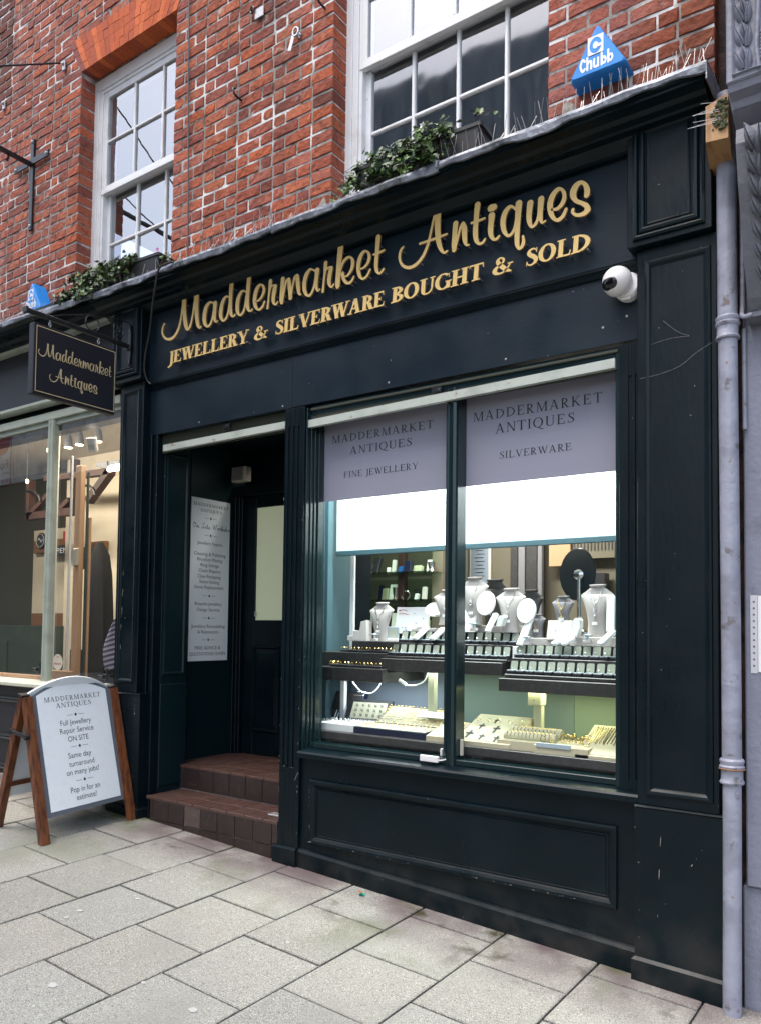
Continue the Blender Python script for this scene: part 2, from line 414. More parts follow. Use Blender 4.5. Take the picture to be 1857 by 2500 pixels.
def glyph(ch, S, h):
    """roman capitals with cap height 1: S stem weight, h hairline"""
    e = .085; t = h * .75
    def rc(x0, y0, x1, y1): return [(x0, y0), (x1, y0), (x1, y1), (x0, y1)]
    def foot(x0, x1, y): return rc(x0 - e, y, x1 + e, y + t) if y < .5 else rc(x0 - e, y - t, x1 + e, y)
    def stem(x): return [rc(x, 0, x + S, 1), foot(x, x + S, 0), foot(x, x + S, 1)]
    def dg(xa, xb, w, y0=0., y1=1.): return [(xa, y0), (xa + w, y0), (xb + w, y1), (xb, y1)]
    def tip(x, y, dy): return [(x - .06, y), (x, y), (x + .02, y + dy), (x - .015, y + dy)]
    x = e
    if ch == 'I': return stem(x), S + 2 * e
    if ch == 'J': return [rc(x, .05, x + S, 1), foot(x, x + S, 1), brush([(x + S / 2, .1, S), (x + S / 2 - .02, -.1, S * .85), (x - .06, -.22, S * .6), (x - .14, -.25, S * .55)])], S + 1.4 * e
    if ch in 'EFL':
        g = stem(x)
        if ch != 'F': g += [rc(x + S, 0, x + .55, h), tip(x + .55, h, .2)]
        if ch != 'L': g += [rc(x + S, 1 - h, x + .50, 1), tip(x + .50, 1 - h, -.17), rc(x + S, .52 - h / 2, x + .36, .52 + h / 2), rc(x + .33, .40, x + .36, .64)]
        return g, .66
    if ch == 'T': return [rc(.36 - S / 2, 0, .36 + S / 2, 1), foot(.36 - S / 2, .36 + S / 2, 0), rc(.02, 1 - h, .70, 1), tip(.70, 1 - h, -.19), [(.02, 1 - h), (.08, 1 - h), (.035, .81), (0, .81)]], .72
    if ch == 'H': return stem(x) + stem(x + .48) + [rc(x + S, .5 - h / 2, x + .48, .5 + h / 2)], .48 + S + 2 * e
    if ch == 'D': return stem(x) + [ring(x + S * .6, .5, .62, .5, .62 - S, .5 - h, -90, 90)], x + S * .6 + .66
    if ch in 'OQ':
        g = [ring(.42, .5, .41, .515, .41 - S, .515 - h, 0, 360, 32)]
        if ch == 'Q': g.append(brush([(.40, .02, h), (.56, -.10, S * .7), (.76, -.20, S * .6), (.92, -.20, h * .6)]))
        return g, .85
    if ch in 'CG':
        g = [ring(.44, .5, .42, .515, .42 - S, .515 - h, 45, 318, 28), [(.72, .70), (.75, .70), (.75, .96), (.72, .96)]]
        if ch == 'G': g += [rc(.62, .03, .62 + S * .9, .42), foot(.62, .62 + S * .9, .42 if False else 0)[:0] or rc(.56, .42, .62 + S * .9 + .07, .42 + t)]
        return g, .84
    if ch in 'BPR':
        g = stem(x)
        yc = .74 if ch == 'B' else .72; r2 = 1 - yc
        g += [ring(x + S * .7, yc, .38, r2, .38 - S * .95, r2 - h, -90, 90)]
        if ch == 'B': g += [ring(x + S * .7, .255, .44, .265, .44 - S, .265 - h, -90, 90)]
        if ch == 'R': g += [dg(x + .44 - S * .2, x + S + .02, S * 1.05, .02, .47), rc(x + .40, 0, x + .66, t)]
        return g, {'B': .66, 'P': .6, 'R': .70}[ch]
    if ch == 'S':
        q = S / .2
        return [brush([(.50, .74, .03), (.45, .88, .05 * q), (.33, .96, h), (.20, .92, S * .6), (.13, .79, S * .85), (.20, .64, S), (.34, .52, S * 1.05), (.47, .37, S), (.49, .20, S * .85), (.38, .07, S * .5), (.25, .035, h), (.12, .11, .05 * q), (.07, .26, .03)]), rc(.48, .72, .52, .99), rc(.05, .02, .09, .28)], .58
    if ch == 'A': return [dg(.06, .34, h), dg(.72 - S, .36 - S * .35, S), rc(.17, .30, .56, .30 + h), foot(.06, .06 + h, 0), foot(.72 - S, .72, 0)], .80
    if ch == 'V': return [dg(.34, .05, S), dg(.37, .66, h), foot(.05, .05 + S, 1), foot(.66, .66 + h, 1)], .78
    if ch == 'W': return [dg(.28, .05, S), dg(.30, .48, h), dg(.68, .42, S), dg(.72, .96, h), foot(.05, .05 + S, 1), foot(.42, .42 + S, 1), foot(.96, .96 + h, 1)], 1.08
    if ch == 'M': return [dg(.09, .12, h), dg(.46, .12, S * .9), dg(.46, .80, h), rc(.80, 0, .80 + S, 1), foot(.09, .09 + h, 0), foot(.80, .80 + S, 0), rc(.04, 1 - t, .16, 1), rc(.80, 1 - t, .80 + S + e, 1)], .80 + S + e
    if ch == 'N': return [rc(x, 0, x + h, 1), dg(.64 - S * .3, x - .02, S * 1.0), rc(.66, 0, .66 + h, 1), foot(x, x + h, 0), foot(.66, .66 + h, 1), rc(.0, 1 - t, x + S * .6, 1)], .76
    if ch == 'K': return stem(x) + [dg(x + S * .8, .56, h, .40, 1), dg(.66 - S * .6, x + S * 1.1, S, 0, .58), foot(.54, .60 + h, 1), foot(.62, .72, 0)], .80
    if ch == 'U': return [rc(x, .3, x + S, 1), foot(x, x + S, 1), rc(.62, .3, .62 + h, 1), foot(.62, .62 + h, 1), brush([(x + S / 2, .32, S), (x + S * .6, .15, S * .9), (.28, .03, S * .55), (.42, .02, h), (.56, .08, h), (.635, .20, h), (.62 + h / 2, .33, h)])], .78
    if ch == 'Y': return [rc(.34, 0, .34 + S, .46), foot(.34, .34 + S, 0), dg(.34, .04, S, .44, 1), dg(.34 + S - h * .9, .68, h, .42, 1), foot(.04, .04 + S, 1), foot(.68, .68 + h, 1)], .80
    if ch == '&':
        q = S / .2
        return [brush([(x_, y_, w_ * q) for x_, y_, w_ in [(.83, .50, .06), (.74, .30, .08), (.58, .10, .09), (.38, .02, .10), (.18, .09, .16), (.11, .25, .20), (.20, .42, .15), (.38, .56, .09), (.50, .71, .10), (.47, .88, .10), (.35, .96, .08), (.24, .88, .13), (.23, .74, .17), (.34, .55, .20), (.52, .32, .21), (.70, .12, .18), (.88, .03, .08)]]), rc(.70, .48, .96, .48 + t)], 1.0
    return [], .34
def roman(mb, text, u0, u1, v, cap, place, S=.2, h=.08, thick=0., w0=0., track=.0, mi=0, mi_side=None, slant=0.):
    items = []; x = 0.
    for ch in text:
        g, w = glyph(ch, S, h) if ch != ' ' else ([], .38)
        items.append((x, g)); x += w + track
    k = (u1 - u0) / (x - track)
    polys = []
    def T(p, ox): return (u0 + (p[0] + ox + slant * p[1]) * k, v + p[1] * cap)
    for ox, g in items:
        for p in g:
            if p[0] == 'S': polys.append(('S', *[[T(q, ox) for q in part] for part in p[1:]]))
            else: polys.append([T(q, ox) for q in p])
    put(mb, polys, place, thick, w0, mi, mi_side)
def grotesque(mb, text, u0, u1, v, cap, place, w0, mi=0, thin=-.0):
    """plain sans lettering from the built-in font, fitted to its measured width"""
    cu = bpy.data.curves.new('lettering', 'FONT'); cu.body = text; cu.size = 1; cu.offset = thin; cu.resolution_u = 3
    ob = bpy.data.objects.new('lettering', cu); COL.objects.link(ob)
    dg = bpy.context.evaluated_depsgraph_get(); me = ob.evaluated_get(dg).to_mesh()
    vs = [v.co.copy() for v in me.vertices]; fs = [tuple(p.vertices) for p in me.polygons]
    ob.evaluated_get(dg).to_mesh_clear(); COL.objects.unlink(ob); bpy.data.objects.remove(ob); bpy.data.curves.remove(cu)
    xs = [p.x for p in vs]; a, b = min(xs), max(xs); H = .73
    mb.mesh([place(u0 + (p.x - a) / (b - a) * (u1 - u0), v + p.y / H * cap, w0) for p in vs], fs, mi)
def divider(mb, u, v, place, w0, s=1., mi=0):
    put(mb, [[(u - .064 * s, v - .0012), (u - .022 * s, v - .0012), (u - .022 * s, v + .0012), (u - .064 * s, v + .0012)],
             [(u + .022 * s, v - .0012), (u + .064 * s, v - .0012), (u + .064 * s, v + .0012), (u + .022 * s, v + .0012)],
             [(u - .010 * s, v), (u, v - .012 * s), (u + .010 * s, v), (u, v + .012 * s)]], place, 0, w0, mi)
def script_polys(data, f):
    out = []
    for line in data.split('\n'):
        q = [float(t) for t in line.split()]
        c = [f(q[i], q[i + 1]) + f(q[i + 2], q[i + 3]) for i in range(0, len(q), 4)]
        c = catmull(c, 5)
        out.append(strip([(p[0], p[1]) for p in c], [(p[2], p[3]) for p in c]))
    return out
WORD1 = """-4.1731 3.5284 -4.1608 3.5217 -4.1883 3.5107 -4.1744 3.5050 -4.1946 3.4801 -4.1794 3.4772 -4.1849 3.4476 -4.1689 3.4497 -4.1539 3.4157 -4.1424 3.4274 -4.1080 3.4004 -4.1131 3.4193 -4.0652 3.4068 -4.0825 3.4230 -4.0325 3.4330 -4.0509 3.4434 -4.0091 3.4746 -4.0261 3.4815 -3.9938 3.5317 -4.0090 3.5368 -3.9831 3.5891 -3.9991 3.5941 -3.9740 3.6366 -3.9942 3.6429
-3.9962 3.6777 -3.9570 3.6679 -3.9950 3.6222 -3.9573 3.6138 -3.9878 3.5603 -3.9546 3.5544 -3.9774 3.5026 -3.9439 3.4984 -3.9662 3.4591 -3.9337 3.4582 -3.9378 3.4296 -3.9334 3.4441 -3.9094 3.4423 -3.9255 3.4514 -3.8965 3.4705 -3.9118 3.4765 -3.8851 3.5127 -3.8991 3.5176 -3.8750 3.5596 -3.8897 3.5645 -3.8629 3.6106 -3.8812 3.6168
-3.8801 3.6874 -3.8363 3.6760 -3.8798 3.6354 -3.8374 3.6251 -3.8754 3.5749 -3.8380 3.5670 -3.8673 3.5137 -3.8337 3.5080 -3.8583 3.4669 -3.8271 3.4634 -3.8454 3.4350 -3.8199 3.4373 -3.8196 3.4178 -3.8185 3.4302 -3.8028 3.4250 -3.8121 3.4337
-3.6785 3.5496 -3.6895 3.5425 -3.7013 3.5677 -3.7083 3.5580 -3.7341 3.5784 -3.7236 3.5633 -3.7727 3.5615 -3.7453 3.5456 -3.7918 3.5193 -3.7595 3.5082 -3.7952 3.4687 -3.7627 3.4632 -3.7774 3.4293 -3.7536 3.4338 -3.7415 3.4103 -3.7474 3.4245 -3.7124 3.4271 -3.7271 3.4357 -3.6959 3.4634 -3.7105 3.4691 -3.6856 3.5071 -3.7004 3.5123 -3.6784 3.5342 -3.6959 3.5402
-3.6985 3.5573 -3.6660 3.5484 -3.6993 3.5165 -3.6694 3.5086 -3.7000 3.4727 -3.6728 3.4669 -3.6919 3.4425 -3.6712 3.4422 -3.6712 3.4251 -3.6695 3.4346 -3.6543 3.4308 -3.6626 3.4391
-3.5538 3.5663 -3.5602 3.5575 -3.5804 3.5806 -3.5763 3.5675 -3.6115 3.5720 -3.5908 3.5583 -3.6356 3.5378 -3.6071 3.5256 -3.6455 3.4951 -3.6147 3.4865 -3.6412 3.4527 -3.6140 3.4514 -3.6120 3.4197 -3.6045 3.4322 -3.5789 3.4259 -3.5931 3.4362 -3.5613 3.4550 -3.5754 3.4610 -3.5512 3.4958 -3.5655 3.5009 -3.5443 3.5273 -3.5599 3.5327
-3.5544 3.6784 -3.5203 3.6680 -3.5568 3.6266 -3.5266 3.6178 -3.5597 3.5654 -3.5307 3.5577 -3.5600 3.5080 -3.5311 3.5017 -3.5538 3.4624 -3.5268 3.4600 -3.5332 3.4316 -3.5199 3.4375 -3.5084 3.4283 -3.5161 3.4383 -3.4974 3.4373 -3.5068 3.4445
-3.4104 3.5675 -3.4165 3.5588 -3.4379 3.5824 -3.4341 3.5697 -3.4680 3.5737 -3.4482 3.5600 -3.4916 3.5423 -3.4640 3.5304 -3.4999 3.4996 -3.4701 3.4919 -3.4936 3.4529 -3.4675 3.4521 -3.4635 3.4220 -3.4577 3.4349 -3.4328 3.4291 -3.4467 3.4391 -3.4165 3.4578 -3.4301 3.4636 -3.4068 3.5003 -3.4206 3.5051 -3.4007 3.5314 -3.4158 3.5366
-3.4027 3.6806 -3.3685 3.6696 -3.4063 3.6276 -3.3759 3.6182 -3.4109 3.5633 -3.3817 3.5549 -3.4138 3.5076 -3.3846 3.5004 -3.4100 3.4676 -3.3826 3.4648 -3.3901 3.4349 -3.3757 3.4404 -3.3643 3.4291 -3.3701 3.4392 -3.3518 3.4371 -3.3604 3.4446
-3.3241 3.4778 -3.3294 3.4874 -3.2939 3.4801 -3.3041 3.4906 -3.2642 3.5016 -3.2822 3.5120 -3.2495 3.5376 -3.2717 3.5432 -3.2665 3.5734 -3.2806 3.5668 -3.3028 3.5852 -3.2914 3.5702 -3.3340 3.5643 -3.3085 3.5503 -3.3494 3.5216 -3.3208 3.5120 -3.3495 3.4774 -3.3210 3.4733 -3.3324 3.4399 -3.3115 3.4448 -3.2975 3.4186 -3.3011 3.4329 -3.2647 3.4329 -3.2781 3.4426 -3.2487 3.4628 -3.2601 3.4689
-3.2222 3.5843 -3.1967 3.5765 -3.2243 3.5509 -3.2001 3.5430 -3.2259 3.5192 -3.2090 3.5136 -3.2303 3.4745 -3.2170 3.4702 -3.2375 3.4238 -3.2217 3.4190
-3.2095 3.5356 -3.2182 3.5455 -3.1913 3.5428 -3.1971 3.5533 -3.1837 3.5428 -3.1590 3.5476 -3.1898 3.5251 -3.1612 3.5148 -3.1958 3.4943 -3.1682 3.4853 -3.1968 3.4611 -3.1716 3.4562 -3.1853 3.4327 -3.1687 3.4360 -3.1606 3.4226 -3.1669 3.4328 -3.1442 3.4356 -3.1528 3.4426
-3.1245 3.5726 -3.0961 3.5642 -3.1277 3.5320 -3.0981 3.5233 -3.1319 3.4881 -3.1000 3.4789 -3.1334 3.4495 -3.1026 3.4421 -3.1275 3.4304 -3.1029 3.4267
-3.1062 3.4324 -3.1222 3.4394 -3.0968 3.4645 -3.1096 3.4695 -3.0874 3.5116 -3.0989 3.5162 -3.0740 3.5475 -3.0871 3.5548 -3.0740 3.5559 -3.0573 3.5640 -3.0724 3.5298 -3.0434 3.5255 -3.0661 3.4842 -3.0371 3.4789 -3.0605 3.4430 -3.0350 3.4381
-3.0393 3.4418 -3.0541 3.4477 -3.0309 3.4802 -3.0423 3.4846 -3.0209 3.5221 -3.0322 3.5268 -3.0060 3.5547 -3.0210 3.5633 -3.0118 3.5638 -2.9903 3.5684 -3.0083 3.5321 -2.9797 3.5274 -3.0028 3.4909 -2.9754 3.4864 -2.9919 3.4530 -2.9732 3.4523 -2.9746 3.4363 -2.9718 3.4451 -2.9629 3.4427 -2.9701 3.4488
-2.8539 3.5584 -2.8585 3.5479 -2.8766 3.5695 -2.8806 3.5596 -2.9030 3.5807 -2.8936 3.5672 -2.9377 3.5598 -2.9140 3.5451 -2.9543 3.5172 -2.9273 3.5072 -2.9556 3.4706 -2.9286 3.4665 -2.9375 3.4306 -2.9181 3.4364 -2.9031 3.4127 -2.9093 3.4274 -2.8778 3.4307 -2.8907 3.4392 -2.8618 3.4653 -2.8748 3.4710 -2.8542 3.5031 -2.8674 3.5080 -2.8477 3.5362 -2.8620 3.5415
-2.8629 3.5597 -2.8320 3.5491 -2.8655 3.5252 -2.8379 3.5162 -2.8675 3.4855 -2.8420 3.4790 -2.8621 3.4537 -2.8407 3.4526 -2.8423 3.4272 -2.8365 3.4360 -2.8234 3.4348 -2.8315 3.4427
-2.7971 3.5848 -2.7731 3.5769 -2.7997 3.5517 -2.7768 3.5442 -2.7986 3.5253 -2.7834 3.5201 -2.8037 3.4789 -2.7906 3.4746 -2.8112 3.4225 -2.7960 3.4176
-2.7836 3.5312 -2.7934 3.5407 -2.7648 3.5424 -2.7726 3.5538 -2.7596 3.5460 -2.7336 3.5474 -2.7664 3.5180 -2.7396 3.5082 -2.7717 3.4795 -2.7457 3.4722 -2.7651 3.4469 -2.7447 3.4471 -2.7404 3.4246 -2.7419 3.4361 -2.7207 3.4380 -2.7289 3.4456
-2.6961 3.6746 -2.6580 3.6610 -2.6995 3.6291 -2.6646 3.6170 -2.7033 3.5787 -2.6705 3.5676 -2.7072 3.5282 -2.6764 3.5183 -2.7106 3.4818 -2.6797 3.4725 -2.7131 3.4437 -2.6811 3.4349 -2.7090 3.4251 -2.6845 3.4192
-2.6767 3.4763 -2.6872 3.4800 -2.6715 3.5086 -2.6830 3.5134 -2.6580 3.5418 -2.6715 3.5504 -2.6329 3.5612 -2.6449 3.5752 -2.6147 3.5632 -2.6112 3.5763 -2.6054 3.5492 -2.5846 3.5488 -2.6046 3.5193 -2.5831 3.5106 -2.6162 3.4902 -2.6015 3.4800 -2.6358 3.4732 -2.6280 3.4622 -2.6565 3.4759 -2.6544 3.4653
-2.6755 3.4894 -2.6519 3.4875 -2.6659 3.4557 -2.6446 3.4575 -2.6439 3.4267 -2.6311 3.4379 -2.6126 3.4160 -2.6185 3.4310 -2.5905 3.4289 -2.6016 3.4380 -2.5798 3.4487 -2.5892 3.4545
-2.5400 3.4784 -2.5441 3.4872 -2.5099 3.4799 -2.5184 3.4905 -2.4816 3.4994 -2.4970 3.5097 -2.4697 3.5325 -2.4898 3.5381 -2.4829 3.5678 -2.4957 3.5619 -2.5175 3.5828 -2.5088 3.5681 -2.5489 3.5619 -2.5275 3.5480 -2.5640 3.5214 -2.5396 3.5120 -2.5643 3.4768 -2.5399 3.4730 -2.5490 3.4375 -2.5305 3.4416 -2.5193 3.4162 -2.5221 3.4301 -2.4879 3.4295 -2.4984 3.4387 -2.4681 3.4598 -2.4781 3.4664
-2.4364 3.6344 -2.4068 3.6240 -2.4383 3.5954 -2.4116 3.5863 -2.4406 3.5505 -2.4158 3.5422 -2.4439 3.5100 -2.4201 3.5023 -2.4448 3.4718 -2.4220 3.4670 -2.4359 3.4383 -2.4172 3.4409 -2.4108 3.4196 -2.4123 3.4323 -2.3894 3.4292 -2.3986 3.4384 -2.3806 3.4414 -2.3891 3.4478
-2.4495 3.5350 -2.4533 3.5454 -2.4171 3.5336 -2.4233 3.5466 -2.3809 3.5413 -2.3871 3.5523"""
WORD2 = """-2.2639 3.5357 -2.2558 3.5287 -2.2815 3.5217 -2.2689 3.5140 -2.2905 3.4907 -2.2756 3.4861 -2.2854 3.4552 -2.2707 3.4560 -2.2640 3.4228 -2.2528 3.4327 -2.2277 3.4018 -2.2276 3.4191 -2.1886 3.4018 -2.1982 3.4188 -2.1551 3.4183 -2.1681 3.4320 -2.1288 3.4438 -2.1434 3.4549 -2.1075 3.4803 -2.1222 3.4892 -2.0939 3.5185 -2.1076 3.5254 -2.0828 3.5636 -2.0955 3.5696 -2.0721 3.6083 -2.0839 3.6141 -2.0588 3.6484 -2.0732 3.6557
-2.0721 3.6798 -2.0272 3.6656 -2.0678 3.6357 -2.0321 3.6248 -2.0669 3.5907 -2.0328 3.5812 -2.0640 3.5450 -2.0315 3.5374 -2.0592 3.5083 -2.0294 3.5042 -2.0474 3.4712 -2.0227 3.4719 -2.0307 3.4422 -2.0143 3.4488 -2.0068 3.4257 -2.0073 3.4380 -1.9878 3.4334 -1.9930 3.4415
-2.1547 3.5141 -2.1589 3.5264 -2.1168 3.5134 -2.1216 3.5271 -2.0618 3.5143 -2.0673 3.5286 -2.0233 3.5175 -2.0287 3.5310 -1.9920 3.5210 -1.9959 3.5310
-1.9569 3.5710 -1.9285 3.5605 -1.9600 3.5375 -1.9315 3.5275 -1.9624 3.4977 -1.9335 3.4881 -1.9649 3.4580 -1.9356 3.4488 -1.9624 3.4351 -1.9383 3.4283
-1.9422 3.4323 -1.9564 3.4406 -1.9304 3.4630 -1.9426 3.4697 -1.9184 3.4998 -1.9306 3.5063 -1.9067 3.5358 -1.9192 3.5438 -1.9007 3.5477 -1.8973 3.5637 -1.9076 3.5335 -1.8782 3.5278 -1.9051 3.4936 -1.8770 3.4870 -1.9005 3.4608 -1.8759 3.4584 -1.8844 3.4331 -1.8746 3.4403 -1.8647 3.4311 -1.8664 3.4393
-1.8347 3.6316 -1.8037 3.6191 -1.8373 3.5951 -1.8091 3.5843 -1.8402 3.5495 -1.8134 3.5398 -1.8436 3.5103 -1.8160 3.5016 -1.8428 3.4721 -1.8154 3.4670 -1.8322 3.4376 -1.8110 3.4415 -1.8078 3.4164 -1.8056 3.4314 -1.7831 3.4202 -1.7915 3.4314 -1.7710 3.4361 -1.7795 3.4434
-1.8494 3.5363 -1.8537 3.5488 -1.8189 3.5361 -1.8239 3.5499 -1.7770 3.5399 -1.7809 3.5502
-1.7402 3.5695 -1.7508 3.6025 -1.7305 3.5667 -1.7428 3.6051 -1.7226 3.5694 -1.7331 3.6023
-1.7572 3.5523 -1.7226 3.5395 -1.7566 3.5186 -1.7284 3.5084 -1.7596 3.4793 -1.7312 3.4712 -1.7541 3.4466 -1.7299 3.4468 -1.7344 3.4203 -1.7246 3.4317 -1.7097 3.4148 -1.7162 3.4281 -1.6948 3.4281 -1.7020 3.4362
-1.5999 3.5352 -1.6098 3.5288 -1.6151 3.5543 -1.6230 3.5449 -1.6417 3.5706 -1.6356 3.5538 -1.6720 3.5562 -1.6516 3.5387 -1.6894 3.5214 -1.6625 3.5084 -1.6913 3.4813 -1.6637 3.4758 -1.6789 3.4407 -1.6577 3.4444 -1.6518 3.4127 -1.6487 3.4275 -1.6254 3.4193 -1.6360 3.4312 -1.6105 3.4423 -1.6229 3.4499 -1.6021 3.4755 -1.6154 3.4816 -1.5970 3.5073 -1.6110 3.5133
-1.6113 3.5700 -1.5776 3.5573 -1.6129 3.5271 -1.5826 3.5162 -1.6147 3.4777 -1.5866 3.4681 -1.6159 3.4348 -1.5891 3.4262 -1.6160 3.3946 -1.5913 3.3878 -1.6130 3.3616 -1.5905 3.3604 -1.5944 3.3346 -1.5892 3.3489 -1.5707 3.3411 -1.5843 3.3531 -1.5609 3.3654 -1.5776 3.3716 -1.5663 3.3954 -1.5781 3.3977
-1.5507 3.5536 -1.5198 3.5408 -1.5530 3.5227 -1.5247 3.5116 -1.5549 3.4891 -1.5280 3.4811 -1.5506 3.4554 -1.5265 3.4542 -1.5313 3.4238 -1.5235 3.4361 -1.5062 3.4278 -1.5171 3.4400 -1.4926 3.4491 -1.5048 3.4568 -1.4844 3.4798 -1.4977 3.4867
-1.4951 3.5555 -1.4646 3.5440 -1.4959 3.5247 -1.4681 3.5144 -1.4975 3.4919 -1.4710 3.4835 -1.4941 3.4591 -1.4715 3.4569 -1.4764 3.4287 -1.4699 3.4389 -1.4558 3.4344 -1.4603 3.4425
-1.4237 3.4761 -1.4257 3.4894 -1.3940 3.4704 -1.4022 3.4868 -1.3670 3.4876 -1.3832 3.5024 -1.3540 3.5180 -1.3735 3.5258 -1.3619 3.5563 -1.3775 3.5519 -1.3925 3.5812 -1.3879 3.5623 -1.4249 3.5667 -1.4051 3.5474 -1.4441 3.5343 -1.4177 3.5189 -1.4488 3.4992 -1.4207 3.4918 -1.4400 3.4603 -1.4160 3.4621 -1.4193 3.4287 -1.4065 3.4397 -1.3913 3.4145 -1.3967 3.4326 -1.3641 3.4278 -1.3779 3.4416 -1.3492 3.4588 -1.3616 3.4682
-1.2440 3.4947 -1.2686 3.5043 -1.2409 3.5201 -1.2679 3.5248 -1.2543 3.5546 -1.2723 3.5463 -1.2838 3.5775 -1.2823 3.5581 -1.3150 3.5719 -1.2959 3.5497 -1.3346 3.5453 -1.3052 3.5284 -1.3340 3.5114 -1.3057 3.5114 -1.3121 3.4806 -1.2985 3.4940 -1.2842 3.4610 -1.2751 3.4770 -1.2672 3.4441 -1.2490 3.4568 -1.2651 3.4393 -1.2377 3.4263 -1.2704 3.4296 -1.2570 3.4089 -1.2880 3.4250 -1.2838 3.4066 -1.3052 3.4290 -1.3103 3.4149 -1.3156 3.4403 -1.3302 3.4367 -1.3145 3.4484 -1.3294 3.4540"""

# ------------------------------------------------------------------ pavement
def gz(x, y): return -.045 - .0575 * x + .028 * y
def make_pavement():
    mb = MB(); rr = random.Random(5)
    cols = [-3.503 + .4555 * k for k in range(-22, 12)]
    for ci in range(len(cols) - 1):
        k = ci - 22
        off = -.137 if k % 2 else -.355
        for r in range(-1, 14):
            y1 = off - .4615 * r; y0 = y1 - .4615
            if r == -1: y1 = .02 if k % 2 else min(y1, .02); y0 = off
            if y1 - y0 < .03: continue
            g = .0048; b = .006; dz = rr.uniform(-.0018, .0018); tx = rr.uniform(-.002, .002); ty = rr.uniform(-.002, .002)
            v = rr.uniform(.90, 1.07); wr = rr.uniform(-.02, .02)
            c = (.290 * v * (1 + wr), .283 * v, .247 * v * (1 - wr))
            def Pt(x, y, d): return (x + .025 * y, y, gz(x, y) - d + dz + tx * (x - cols[ci]) + ty * (y - y0))
            X0, X1, Y0, Y1 = cols[ci] + g, cols[ci + 1] - g, y0 + g, y1 - g
            jit = [(rr.uniform(-.0015, .0015), rr.uniform(-.0015, .0015)) for _ in range(4)]
            o = [(X0, Y0), (X1, Y0), (X1, Y1), (X0, Y1)]; s = [(1, 1), (-1, 1), (-1, -1), (1, -1)]
            O = [(p[0] + j[0], p[1] + j[1]) for p, j in zip(o, jit)]
            I = [(p[0] + q[0] * b, p[1] + q[1] * b) for p, q in zip(O, s)]
            top = [Pt(*p, 0) for p in I]; rim = [Pt(*p, .0028) for p in O]; low = [Pt(*p, .03) for p in O]
            mb.face(top, 0, c)
            for a in range(4):
                n = (a + 1) % 4
                mb.face([rim[a], rim[n], top[n], top[a]], 0, tuple(.8 * t for t in c)); mb.face([low[a], low[n], rim[n], rim[a]], 0, tuple(.6 * t for t in c))
    def B(x, y): return (x, y, gz(x, y) - .016)
    mb.face([B(-14, -7), B(3, -7), B(3, .6), B(-14, .6)], 1)
    o = mb.build('pavement', ['slab', 'joint'], origin=(0, 0, 0)); tag(o, 'pale concrete paving slabs laid in staggered rows', 'pavement', kind='structure')
make_pavement()
# the lane beyond the paving follows the same slope
bb_ = MB()
for x0, x1, y0, y1 in ((-30, 20, -40, -7),): bb_.face([(x0, y0, gz(x0, y0) - .012), (x1, y0, gz(x1, y0) - .012), (x1, y1, gz(x1, y1) - .012), (x0, y1, gz(x0, y1) - .012)])
tag(bb_.build('road', 'cement'), 'grey lane surface behind the paving', 'road', kind='structure')

# ------------------------------------------------------------------ brick building
WY = .05; RV = .18      # wall face, window frames' face
W1 = (-5.395, -4.283, 5.84); W2 = (-2.865, -1.505, 6.1)
HX0, HX1 = -8.6, -.73
brick_root = thing('brick_building', (-4.5, WY, 3.8), 'old red brick upper storey with two white sash windows above the jeweller', 'building')
def brick_(mb, rr, x0, x1, z0, z1, y, c):
    """one old brick: chipped outline, slightly uneven face, body running back into the wall"""
    nx = 4 if x1 - x0 > .15 else 3; nz = 2; e = .0042
    def at(i, k):
        bx_, bz_ = i in (0, nx), k in (0, nz)
        jx = rr.uniform(-.0012, .0022) if bx_ else rr.uniform(-.01, .01); jz = rr.uniform(-.0014, .0030) if bz_ else rr.uniform(-.006, .006)
        px = x0 + e + (x1 - x0 - 2 * e) * i / nx; pz = z0 + e + (z1 - z0 - 2 * e) * k / nz
        return (px + (jx if i == 0 else -jx if i == nx else jx), y + rr.uniform(-.0012, .0022) + (.002 if bx_ and bz_ else 0), pz + (jz if k == 0 else -jz if k == nz else jz))
    G = [[at(i, k) for k in range(nz + 1)] for i in range(nx + 1)]
    cs = [tuple(q * rr.uniform(.90, 1.10) for q in c) for _ in range(nx * nz)]
    for i in range(nx):
        for k in range(nz): mb.face([G[i][k], G[i + 1][k], G[i + 1][k + 1], G[i][k + 1]], 0, c)
    rim = [G[i][0] for i in range(nx + 1)] + [G[nx][k] for k in range(1, nz + 1)] + [G[i][nz] for i in range(nx - 1, -1, -1)] + [G[0][k] for k in range(nz - 1, 0, -1)]
    cx, cz_ = (x0 + x1) / 2, (z0 + z1) / 2; hx, hz = (x1 - x0) / 2, (z1 - z0) / 2
    def out(p, yy, g):
        q = [min(max(p[0] + (g if p[0] > cx else -g), x0), x1), yy, min(max(p[2] + (g if p[2] > cz_ else -g), z0), z1)]
        if abs(p[0] - cx) > hx - .012: q[0] = x1 if p[0] > cx else x0
        return tuple(q)
    r2 = [out(p, y + .006, .0035) for p in rim]; r3 = [out(p, WY + .135, .0035) for p in rim]; n = len(rim)
    for k in range(n):
        j = (k + 1) % n; mb.face([rim[k], rim[j], r2[j], r2[k]], 0, tuple(.9 * q for q in c)); mb.face([r2[k], r2[j], r3[j], r3[k]], 0, c)
